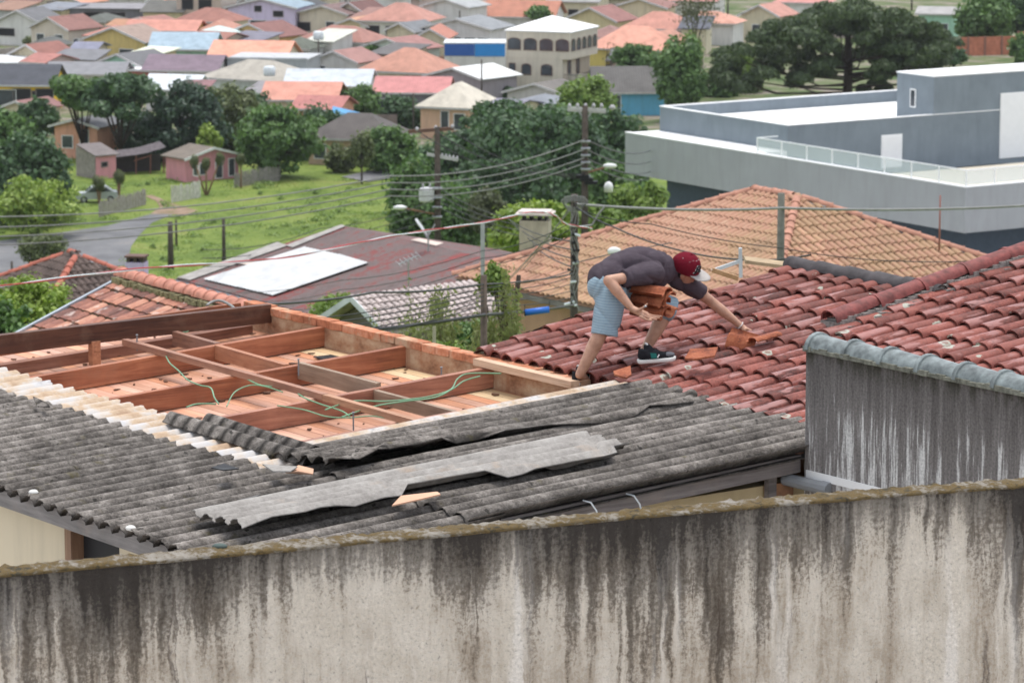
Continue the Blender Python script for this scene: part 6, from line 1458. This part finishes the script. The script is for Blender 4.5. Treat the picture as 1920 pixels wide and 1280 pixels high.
# white lantern-like box hanging from the wires beside the power pole
b = at(1141,360,126); o = thing('hanging_box', 'small white bell shaped box hanging right of the insulator pole', 'box', tuple(b)); MB().tube([(0,0,0),(0,0,.22),(0,0,.32),(0,0,.36)], [.15,.15,.10,.02], 12).build('shell', M['ceramic'], o, True); MB().tube([(0,0,.36),(0,0,.9)], .012, 5).build('hanger', M['wire'], o)
# roof antennas and dish
def antenna(label, u, v, Y, h, n, span, vb):
    b = at(u, vb, Y); H = at(u, v, Y)[2] - b[2]; o = thing('tv_antenna', label, 'antenna', tuple(b), R(20)); MB().tube([(0,0,-.3),(0,0,H)], .02, 6).build('mast', M['steel'], o); MB().tube([(-span/2,0,H-.1),(span/2,0,H+.12)], .018, 6).build('boom', M['steel'], o)
    for k in range(n): x = -span/2 + span*k/(n-1); z = H-.1+.22*k/(n-1); MB().tube([(x,-.25,z-.02),(x,.25,z+.06)], .009, 5).build('element', M['steel'], o)
antenna('grey tv antenna standing on the long red roof', 766, 488, 100, 1.2, 6, .55, 528)
o = thing('dish_antenna', 'grey dish antenna seen edge-on above the red roof ridge', 'antenna', tuple(at(803,458,110))); MB().tube([(0,0,-.3),(0,0,.45)], .03, 6).build('mast', M['steel'], o); MB().add([(-.40,0,.75),(-.34,.05,.78),(.02,.02,.22),(-.05,-.05,.20),(-.2,-.3,.5),(-.17,.35,.5)], [(0,1,5,2,3,4)]).bar((.0,0,.25),(.2,0,.6), .03,.03).build('dish', plain('grey_dish', (.45,.46,.47), .6), o)
o = thing('dish_antenna', 'white satellite dish on the salmon roof behind the worker', 'antenna', tuple(at(1150,478,80))); MB().tube([(0,0,-.5),(0,0,.05)], .02, 6).build('mast', M['steel'], o); MB().sphere((0.02,0,.08), (.15,.06,.10), 14, 8).build('dish', M['white'], o, True)
# boards of a small roof frame behind the cap
fb = thing('timber_frame', 'pale boards and planks of a small frame right of the worker cap', 'frame', tuple(at(1385,500,33.2)))
F0 = at(1385,500,33.2); q = lambda u, v, dy=0: tuple(at(u,v,33.2+dy) - F0)
MB().bar(q(1335,508), q(1392,488), .03,.03).build('board', plain('pale_grey_board', (.50,.54,.56), .8), fb); MB().bar(q(1388,465), q(1389,520), .05,.03).build('board', plain('pale_grey_board', (.50,.54,.56), .8), fb)
MB().bar(q(1335,506,-.2), q(1384,522,-.2), .05,.04).build('plank', M['newwood'], fb); MB().bar(q(1396,487,.1), q(1472,497,.1), .28,.03).build('plank', plain('tan_plank_top', (.36,.27,.17), .9, var=.25, scale=10), fb); 

# ------------------------------------------------------------------ the worker
BASE = HW(.06, -.02, .0)
def J(u, v, Y): return Vector(at(u, v, Y) - BASE)
man = thing('person', 'worker in purple grey shirt, blue shorts and maroon cap bending to place tiles', 'person', tuple(BASE))
def cap_solid(mb, p, q, r1, r2, n=16, flat0=False, flat1=False, squash=1.0, side=None):
    """closed tapered limb segment with round or flat ends"""
    p, q = Vector(p), Vector(q); d = (q-p).normalized(); s = (side or d.cross(Vector((0,0,1)))).normalized(); s = (s - d*s.dot(d)).normalized(); o = d.cross(s); rings = []
    if flat0: rings.append((p, r1))
    else: rings += [(p - d*r1*math.cos(t), r1*math.sin(t)) for t in (.12,.5,.9,1.25)] + [(p, r1)]
    if flat1: rings.append((q, r2))
    else: rings += [(q, r2)] + [(q + d*r2*math.cos(t), r2*math.sin(t)) for t in (1.25,.9,.5,.12)]
    base = len(mb.v)
    for c, r in rings:
        for j in range(n): t = 2*math.pi*j/n; mb.v.append(tuple(c + s*math.cos(t)*r + o*math.sin(t)*r*squash))
    for i in range(len(rings)-1):
        for j in range(n): a = base+i*n+j; b = base+i*n+(j+1)%n; mb.f.append((a, b, b+n, a+n))
    mb.f.append(tuple(base+j for j in range(n))[::-1]); mb.f.append(tuple(base+(len(rings)-1)*n+j for j in range(n)))
def ell(mb, c, ax, n=20, m=12):
    c = Vector(c); ax = [Vector(a) for a in ax]; base = len(mb.v)
    for i in range(m+1):
        th = math.pi*(.02 + .96*i/m)
        for j in range(n): ph = 2*math.pi*j/n; mb.v.append(tuple(c + ax[0]*math.sin(th)*math.cos(ph) + ax[1]*math.sin(th)*math.sin(ph) + ax[2]*math.cos(th)))
    for i in range(m):
        for j in range(n): a = base+i*n+j; b = base+i*n+(j+1)%n; mb.f.append((a, b, b+n, a+n)[::-1])
    mb.f.append(tuple(base+j for j in range(n))); mb.f.append(tuple(base+m*n+j for j in range(n))[::-1])
def flesh(name, mb, mat, parent, voxel=.007, smooth=4, disp=None):
    me = mb.mesh(name, None); bm = bmesh.new(); bm.from_mesh(me); bmesh.ops.recalc_face_normals(bm, faces=bm.faces[:]); bm.to_mesh(me); bm.free()
    o = bpy.data.objects.new(name + '_src', me); col.objects.link(o)
    r = o.modifiers.new('r', 'REMESH'); r.mode = 'VOXEL'; r.voxel_size = voxel
    if smooth: s = o.modifiers.new('s', 'SMOOTH'); s.iterations = smooth; s.factor = .5
    dg = bpy.context.evaluated_depsgraph_get(); out = bpy.data.meshes.new_from_object(o.evaluated_get(dg)); out.name = name
    bpy.data.objects.remove(o); bpy.data.meshes.remove(me)
    if disp:
        co = np.empty(len(out.vertices)*3, np.float32); out.vertices.foreach_get('co', co); no = np.empty(len(out.vertices)*3, np.float32); out.vertices.foreach_get('normal', no)
        co = co.reshape(-1,3); no = no.reshape(-1,3); co += no*disp(co)[:,None].astype(np.float32); out.vertices.foreach_set('co', co.ravel())
    out.materials.clear(); out.materials.append(mat); out.polygons.foreach_set('use_smooth', [True]*len(out.polygons)); out.update()
    return link(name, out, parent)
# materials
def m_skin():
    t = NT('tanned_skin'); p = t.pos(); c = t.ramp(t.noise(p, 16.0, 5), [(.3, (.36,.19,.125)), (.55, (.47,.265,.18)), (.75, (.52,.31,.22))])
    t.set(t.b, 'Subsurface Weight', .12); t.set(t.b, 'Subsurface Radius', (.02,.008,.004)); t.set(t.b, 'Subsurface Scale', .3); t.bump(t.noise(p, 90.0, 3), .12, .003); return t.fin(c, .5, .4)
def m_cloth(name, c0, c1, fold=.14):
    t = NT(name); p = t.pos(); c = t.ramp(t.noise(p, 9.0, 6), [(.3, c0), (.7, c1)])
    w = t.noise(p, 420.0, 2); f_ = t.noise(t.mapped(p, (14.,14.,30.)), 1.0, 3, .5, 1.2); f2 = t.noise(t.mapped(p, (7.,7.,22.), rot=(0,.6,0)), 1.0, 2, .5, 2.0); t.bump(t.math('ADD', t.math('MULTIPLY', w, .05), t.math('ADD', f_, t.math('MULTIPLY', f2, 1.6))), fold, .035); return t.fin(c, .92, .1)
def m_shorts():
    t = NT('blue_striped_cotton'); p = t.pos(); x, y, z = t.sep(t.n('VectorMath', _operation='ADD', i0=p, i1=t.n('VectorMath', _operation='SCALE', i0=t.n('TexNoise', Vector=p, Scale=7.0).outputs['Color'], Scale=.028).outputs[0]).outputs[0])
    zz = t.math('ADD', z, t.math('MULTIPLY', x, .10)); s = t.math('SINE', t.math('MULTIPLY', zz, 2*math.pi/.021))
    c = t.ramp(t.math('MULTIPLY_ADD', s, .5, .5), [(.25, (.235,.325,.39)), (.5, (.265,.36,.42)), (.8, (.30,.395,.45))])
    f_ = t.noise(t.mapped(p, (16.,16.,7.)), 1.0, 3, .5, 1.0); t.bump(f_, .5, .03); return t.fin(c, .92, .1)
SKIN = m_skin(); SHIRT = m_cloth('purple_grey_cotton', (.058,.045,.056), (.086,.070,.083)); SHORT = m_shorts()
MAROON = m_cloth('maroon_felt', (.115,.007,.016), (.16,.011,.023), .1); BRIM = m_cloth('pale_grey_brim', (.36,.335,.315), (.45,.425,.40), .08)
BLK = m_cloth('black_suede', (.010,.011,.014), (.028,.029,.033), .3); SOLE = plain('white_rubber_sole', (.66,.65,.62), .6, .3, var=.08, scale=10)
HAIR = plain('black_hair', (.012,.010,.009), .6, .3, var=.3, scale=60, bump=.5, bscale=150)
# joints
hipN, kneeN, ankN = J(1146,545,28.62), J(1130,617,28.54), J(1087,702,28.50)          # near (right) leg, stretched behind
hipF, kneeF, ankF = J(1158,540,28.82), J(1254,578,28.92), J(1207,660,28.86)          # far (left) leg, bent in front
pel, mid, che, nec = J(1146,527,28.72), J(1188,504,28.80), J(1232,504,28.90), J(1262,506,28.95)
shN, elN, wrN = J(1220,514,28.64), J(1141,526,28.47), J(1184,578,28.42)
shF, elF, wrF = J(1285,528,29.06), J(1334,566,29.14), J(1389,611,29.16)
hd = J(1285,503,28.95)
fd = Vector((.92,.06,-.36)).normalized(); ud = Vector((.34,-.36,.86)); ud = (ud - fd*ud.dot(fd)).normalized(); rd = fd.cross(ud).normalized()      # face, crown, towards the camera
b = MB()
cap_solid(b, pel, mid, .105, .105); cap_solid(b, mid, che, .105, .105); cap_solid(b, che, nec, .095, .055); cap_solid(b, nec, hd - ud*.03 - fd*.02, .058, .056)
# legs
cap_solid(b, hipN, kneeN, .088, .060); cap_solid(b, kneeN, kneeN.lerp(ankN,.35), .056, .058); cap_solid(b, kneeN.lerp(ankN,.35), ankN, .058, .036); cap_solid(b, ankN, ankN + Vector((.05,.08,-.045)), .036, .026)
cap_solid(b, hipF, kneeF, .088, .060); cap_solid(b, kneeF, kneeF.lerp(ankF,.38), .056, .058); cap_solid(b, kneeF.lerp(ankF,.38), ankF, .058, .036); cap_solid(b, ankF, ankF + Vector((.10,.0,-.05)), .038, .030)
ell(b, kneeN.lerp(ankN,.3) + Vector((-.022,.0,.0)), (Vector((.042,0,0)), Vector((0,.05,0)), (kneeN-ankN).normalized()*.11)); ell(b, kneeF.lerp(ankF,.32) + Vector((-.022,0,.01)), (Vector((.042,0,0)), Vector((0,.05,0)), (kneeF-ankF).normalized()*.11))
# arms
cap_solid(b, shN, elN, .050, .042); cap_solid(b, elN, elN.lerp(wrN,.35), .043, .044); cap_solid(b, elN.lerp(wrN,.35), wrN, .044, .027)
cap_solid(b, shF, elF, .052, .041); cap_solid(b, elF, elF.lerp(wrF,.35), .041, .042); cap_solid(b, elF.lerp(wrF,.35), wrF, .042, .025)
# near hand under the stack, palm up, thumb on top of the lowest tile
def chain(pts, rs):
    for k in range(len(pts)-1): cap_solid(b, pts[k], pts[k+1], rs[k], rs[k+1], 10)
Yh = 28.39
pN = J(1200,586,Yh); cap_solid(b, wrN, pN, .026, .030, squash=1.0); cap_solid(b, pN, J(1212,590,Yh+.02), .030, .024)
chain([J(1206,590,Yh+.00), J(1222,595,Yh-.005), J(1236,596,Yh+.01)], [.0115,.010,.008])
chain([J(1205,586,Yh+.03), J(1224,592,Yh+.04), J(1240,593,Yh+.06)], [.0115,.010,.008])
chain([J(1204,591,Yh-.03), J(1219,597,Yh-.04), J(1231,599,Yh-.03)], [.0115,.010,.008])
chain([J(1200,593,Yh-.05), J(1212,599,Yh-.065), J(1222,601,Yh-.06)], [.0105,.009,.0075])
chain([J(1196,582,Yh-.02), J(1206,577,Yh-.035), J(1213,570,Yh-.035)], [.014,.0115,.009])
# far hand pressing the tile down
pF = J(1401,622,29.15); cap_solid(b, wrF, pF, .024, .030); ell(b, J(1399,620,29.15), (Vector((.042,0,-.02)), Vector((0,.034,0)), Vector((.012,0,.026))))
for k, (u, v, u2, v2, dy) in enumerate(((1406,630,1411,642,-.03),(1403,632,1406,645,-.01),(1399,632,1401,645,.012),(1395,630,1396,641,.032))): chain([J(1399+(1-k)*2,624,29.15+dy*.6), J(u,v,29.14+dy), J(u2,v2,29.13+dy)], [.0125,.0105,.008])
chain([J(1402,617,29.12), J(1410,621,29.11), J(1415,629,29.10)], [.013,.011,.0085])
# head: skull, face, jaw, nose, ear, brow, lips
ell(b, hd, (fd*.098, rd*.077, ud*.108)); ell(b, hd + fd*.035 - ud*.058, (fd*.062, rd*.058, ud*.066)); ell(b, hd + fd*.062 - ud*.103, (fd*.028, rd*.028, ud*.024))
cap_solid(b, hd + fd*.092 - ud*.012, hd + fd*.113 - ud*.052, .010, .015, 10); ell(b, hd + fd*.088 + ud*.005, (fd*.018, rd*.055, ud*.012)); ell(b, hd + fd*.093 - ud*.078, (fd*.012, rd*.024, ud*.012))
for sg in (1, -1): ell(b, hd + rd*.080*sg - fd*.008 - ud*.022, (fd*.020 + ud*.006, rd*.010, ud*.033), 12, 8)
body = flesh('body', b, SKIN, man, .0055, 3)
# eyes and brows under the brim
for sg in (1, -1): 
    m = MB(); ell(m, hd + fd*.088 + rd*.032*sg - ud*.016, (fd*.010, rd*.013, ud*.006), 10, 6); m.build('eye', plain('dark_eye', (.03,.02,.015), .3), man, True)
m = MB(); ell(m, hd - fd*.028 - ud*.018, (fd*.082, rd*.082, ud*.070)); flesh('hair', m, HAIR, man, .008, 2)
# shirt
def creases(seed, n, amp, k0=18., k1=46.):
    r = np.random.default_rng(seed); D = r.normal(size=(n,3))*np.array([1.,.7,.9]); D /= np.linalg.norm(D, axis=1, keepdims=True); K = r.uniform(k0, k1, n); ph = r.uniform(0, 6.28, n); M_ = r.normal(size=(n,3))*7; mp = r.uniform(0,6.28,n)
    def f(c):
        out = np.zeros(len(c))
        for q in range(n): out += np.clip(np.sin(c @ M_[q] + mp[q]), 0, 1)**2 * ((1 - np.abs(np.sin(c @ D[q]*K[q]*.5 + ph[q] + .8*np.sin(c[:,0]*9 + q))))**3)
        return -amp*out + amp*.25*np.sin(c[:,0]*14 + c[:,2]*9)
    return f
folds = creases(3, 7, .0095)
m = MB(); cap_solid(m, J(1136,525,28.70), mid, .150, .150, 24); cap_solid(m, J(1121,521,28.68), J(1146,523,28.70), .118, .165, 24, True); cap_solid(m, mid, che, .150, .150, 24); cap_solid(m, che, J(1258,506,28.94), .150, .085, 24)
ell(m, J(1207,486,28.84), (Vector((.20,.02,-.02)), Vector((0,.16,0)), Vector((0,0,.098)))); ell(m, J(1170,492,28.78), (Vector((.20,.02,.04)), Vector((0,.16,0)), Vector((0,0,.098))))
cap_solid(m, J(1226,511,28.70), J(1168,522,28.52), .095, .074, 20, False, True); cap_solid(m, J(1268,520,29.0), J(1316,550,29.12), .088, .070, 20, False, True)
flesh('shirt', m, SHIRT, man, .0075, 3, folds)
m = MB()
for k in range(17): t = 2*math.pi*k/16; c = J(1263,506,28.955); dn = (hd - nec).normalized(); s1 = dn.cross(Vector((0,0,1))).normalized(); s2 = dn.cross(s1); m.v.append(tuple(c + s1*math.cos(t)*.068 + s2*math.sin(t)*.066))
P_ = [Vector(v) for v in m.v]; MB().tube(P_, .009, 8, False).build('collar', SHIRT, man, True)
# shorts
m = MB(); cap_solid(m, J(1133,538,28.66), J(1165,538,28.80), .135, .135, 24); cap_solid(m, J(1147,548,28.62), J(1133,629,28.55), .128, .108, 24, False, True); cap_solid(m, J(1160,545,28.80), J(1262,581,28.92), .125, .098, 24, False, True)
flesh('shorts', m, SHORT, man, .0075, 2, creases(8, 7, .009))
# cap: dome, brim, button, eyelets, emblem
m = MB(); n, q = 24, 9; c0 = hd + ud*.012 - fd*.004
for i in range(q+1):
    th = (math.pi/2)*i/q
    for j in range(n): ph = 2*math.pi*j/n; m.v.append(tuple(c0 + fd*(.121*math.cos(th)*math.cos(ph)) + rd*(.101*math.cos(th)*math.sin(ph)) + ud*(.124*math.sin(th)**.92)))
for i in range(q):
    for j in range(n): m.f.append((i*n+j, i*n+(j+1)%n, (i+1)*n+(j+1)%n, (i+1)*n+j))
for j in range(n): ph = 2*math.pi*j/n; m.v.append(tuple(c0 + fd*(.117*math.cos(ph)) + rd*(.097*math.sin(ph)) - ud*.022))
e = (q+1)*n
for j in range(n): m.f.append((e+j, e+(j+1)%n, (j+1)%n, j))
cap_o = m.build('cap', MAROON, man, True)
m = MB(); V = []
for i in range(6):
    rr = i/5
    for j in range(13):
        ph = -1.15 + 2.3*j/12; r0 = .103; out_ = .105*(math.cos(ph*.95)**.55 if math.cos(ph*.95) > 0 else 0); V.append(c0 + fd*(.114*math.cos(ph) + out_*rr) + rd*(.100*math.sin(ph)*(1+.10*rr)) - ud*(.010 + .004*rr + .008*(math.sin(ph)**2)*rr))
K = len(V); V += [v - ud*.004 for v in V]; fs = []
for i in range(5):
    for j in range(12): f_ = (i*13+j, i*13+j+1, (i+1)*13+j+1, (i+1)*13+j); fs += [f_, tuple(x+K for x in f_)[::-1]]
for j in range(12): fs.append((5*13+j, 5*13+j+1, 5*13+j+1+K, 5*13+j+K))
m.add(V, fs).build('brim', BRIM, cap_o, True)
def on_dome(ph, th, lift=.002): return c0 + fd*((.121+lift)*math.cos(th)*math.cos(ph)) + rd*((.101+lift)*math.cos(th)*math.sin(ph)) + ud*((.124+lift)*math.sin(th)**.92)
m = MB(); ell(m, on_dome(0, math.pi/2), (fd*.010, rd*.010, ud*.006), 8, 5); m.build('button', MAROON, cap_o, True)
m = MB()
for ph, th in ((1.55,.80),(.75,.95),(2.3,.8),(.25,1.0),(1.2,.95)): ell(m, on_dome(ph, th), (fd*.0032, rd*.0032, ud*.0032), 8, 5)
m.build('eyelets', M['white'], cap_o, True)
# emblem: black script F with white edging on the front panel
def emblem(mat, wid, lift, name):
    strokes = [[(.15,.15),(.28,.62),(.42,.72),(.62,.70)], [(.10,.40),(.30,.44),(.52,.46)], [(.30,.62),(.25,.30),(.12,.12),(-.02,.16)], [(.62,.70),(.70,.52),(.60,.36),(.66,.20),(.82,.24)], [(.45,.20),(.58,.42),(.75,.62),(.86,.58)]]
    m = MB()
    for s_ in strokes: m.tube(catmull([on_dome(1.0 - .85*x, .02 + .78*y, lift) for x, y in s_], 5), wid, 6)
    return m.build(name, mat, cap_o, True)
emblem(M['white'], .0085, -.003, 'emblem_edge'); emblem(M['black'], .0072, .0015, 'emblem')
# shoes
def shoe(heel, toe, name='shoe'):
    heel, toe = Vector(heel), Vector(toe); d = (toe-heel); L = d.length; d.normalize(); s = d.cross(Vector((0,0,1))).normalized(); u_ = s.cross(d).normalized()
    o = link(name, None, man); o.empty_display_size = .05
    Q = lambda x, y, z: heel + d*(x*L) + s*y + u_*z
    out = [(0,.022),(.02,.036),(.12,.041),(.32,.038),(.55,.042),(.75,.049),(.90,.044),(.97,.028),(1.0,.0)]
    ring = out + [(x,-y) for x, y in out[::-1]][1:]
    m = MB(); n = len(ring)
    for z, g_ in ((0,.96),(.008,1.04),(.026,1.05),(.030,.98)): m.v += [tuple(Q(.5+(x-.5)*(1+(g_-1)*.4), y*g_, z + .012*max(0,x-.8)*3)) for x, y in ring]
    for i in range(3):
        for j in range(n): m.f.append((i*n+j, i*n+(j+1)%n, (i+1)*n+(j+1)%n, (i+1)*n+j))
    m.f += [tuple(range(n))[::-1], tuple(range(3*n,4*n))]; m.build('sole', SOLE, o, True)
    m = MB(); cap_solid(m, Q(.16,0,.055), Q(.45,0,.060), .042, .046); cap_solid(m, Q(.45,0,.058), Q(.84,0,.040), .044, .036, squash=.8); cap_solid(m, Q(.14,0,.06), Q(.18,0,.105), .042, .044, flat1=True); cap_solid(m, Q(.36,0,.085), Q(.26,0,.125), .034, .028)
    flesh('upper', m, BLK, o, .006, 2)
    m = MB()
    a_, b_ = .34, .50
    for sg in (1, -1): MB().add([Q(a_,.0465*sg,.04), Q(b_,.050*sg,.04), Q(b_-.03,.046*sg,.078), Q(a_-.02,.044*sg,.082)], [(0,1,2,3)][::sg] if sg > 0 else [(3,2,1,0)]).build('side_patch', plain('teal_patch', (.01,.13,.11), .6), o)
    MB().bar(Q(.50,.050,.042), Q(.55,.046,.066), .004,.008).bar(Q(.50,-.050,.042), Q(.55,-.046,.066), .004,.008).build('logo_stripe', M['white'], o)
    m = MB(); cap_solid(m, Q(.33,0,.118), Q(.26,0,.142), .024, .022, squash=.5); m.build('tongue', plain('grey_white_tongue', (.52,.53,.52), .8), o, True)
    m = MB()
    for k in range(4): m.bar(Q(.38+k*.07,-.03,.104-k*.008), Q(.40+k*.07,.03,.104-k*.008), .006,.006)
    m.build('laces', M['black'], o)
    m = MB(); ell(m, Q(.80,0,.052), (d*.055, s*.038, u_*.022)); m.build('toe_cap', plain('grey_toe_suede', (.13,.135,.15), .9), o, True)
    return o
a_, b_ = ab_on(1196,681,.075,TS); hF = HW(a_, b_, .075 + TS*a_) - BASE
shoe(hF, J(1267,676,hF[1] + BASE[1] + .03)); shoe(J(1077,724,28.50), J(1112,713,28.74))
# wrist band
m = MB(); dw = (wrF-elF).normalized(); s1 = dw.cross(Vector((0,0,1))).normalized(); s2 = dw.cross(s1); c = wrF - dw*.006
m.tube([c + s1*math.cos(t/14*6.2832)*.031 + s2*math.sin(t/14*6.2832)*.031 for t in range(15)], .005, 6, False).build('wristband', plain('pale_band', (.62,.58,.55), .6), man, True)
MB().tube([J(1209,573,Yh-.046), J(1211,576,Yh-.046)], .012, 8).build('ring', M['steel'], man, True)

# ------------------------------------------------------------------ tiles carried and placed
ft = [tile_mesh('clay_tile', M['freshtile'], 20+s) for s in range(3)]
def place_tile(label, p, xdir, up, k, group=None, roll=0.0):
    x = Vector(xdir).normalized(); z = Vector(up); z = (z - x*z.dot(x)).normalized(); y = z.cross(x)
    if roll: r_ = Matrix.Rotation(roll, 3, x); y, z = r_ @ y, r_ @ z
    o = link('clay_tile', ft[k % 3], None, tuple(p), Matrix((x,y,z)).transposed().to_euler()); o.scale = (.78,.86,.80); return tag(o, label, 'tile', group)
names = ('topmost', 'second from the top', 'middle', 'second from the bottom', 'lowest')
for k in range(5):
    p = at(1250 + (0,6,-4,5,-2)[k], 553 + k*9.0, 28.55 + .01*(k % 2)); place_tile('orange clay tile in the worker\'s arm, %s of the stack' % names[k], p, (-.80 + .08*(k % 3), .52 + .12*(k % 2), .10 + .04*(k%2)), (.0,-.28,1), k, 'tiles carried by the worker', (.30,-.25,.12,3.4,-.15)[k])
ftb = tile_mesh('clay_tile', M['freshtile'], 31, length=.30)
ft.append(ftb)
def place2(label, px, z, xdir, up, k, roll, sz=.5):
    a_, b_ = ab_on(px[0], px[1], z, TS); x = Vector(xdir).normalized(); zz = Vector(up); zz = (zz - x*zz.dot(x)).normalized(); y = zz.cross(x); r_ = Matrix.Rotation(roll, 3, x); y, zz = r_ @ y, r_ @ zz
    o = link('clay_tile', ft[k], None, tuple(HW(a_, b_, z + TS*a_)), Matrix((x,y,zz)).transposed().to_euler()); o.scale = (.80,.85,sz); return tag(o, label, 'tile')
place2('orange tile tilted up under the worker\'s outstretched hand', (1368,638), .075, -B_*.8 + A_*.35 + np.array([0,0,-.10]), -A_*.75 + np.array([0,0,.65]), 3, .25, .30)
place2('lifted short orange tile just right of the worker\'s outstretched hand', (1415,641), .085, A_ + B_*-.10 + np.array([0,0,.20]), np.array([0,0,1.]), 3, -.1)

# ------------------------------------------------------------------ thin summer haze round everything
hz_ = MB().box(-705,705, -75,1405, -1.2,47).build('haze', None); hz_['kind'] = 'stuff'
hm = bpy.data.materials.new('summer_haze'); hm.use_nodes = True; ht = hm.node_tree
for n in list(ht.nodes): ht.nodes.remove(n)
pv = ht.nodes.new('ShaderNodeVolumePrincipled'); pv.inputs['Color'].default_value = (.93,.95,1,1); pv.inputs['Density'].default_value = .00006; pv.inputs['Anisotropy'].default_value = .2
ho = ht.nodes.new('ShaderNodeOutputMaterial'); ht.links.new(pv.outputs[0], ho.inputs['Volume']); hz_.data.materials.append(hm)
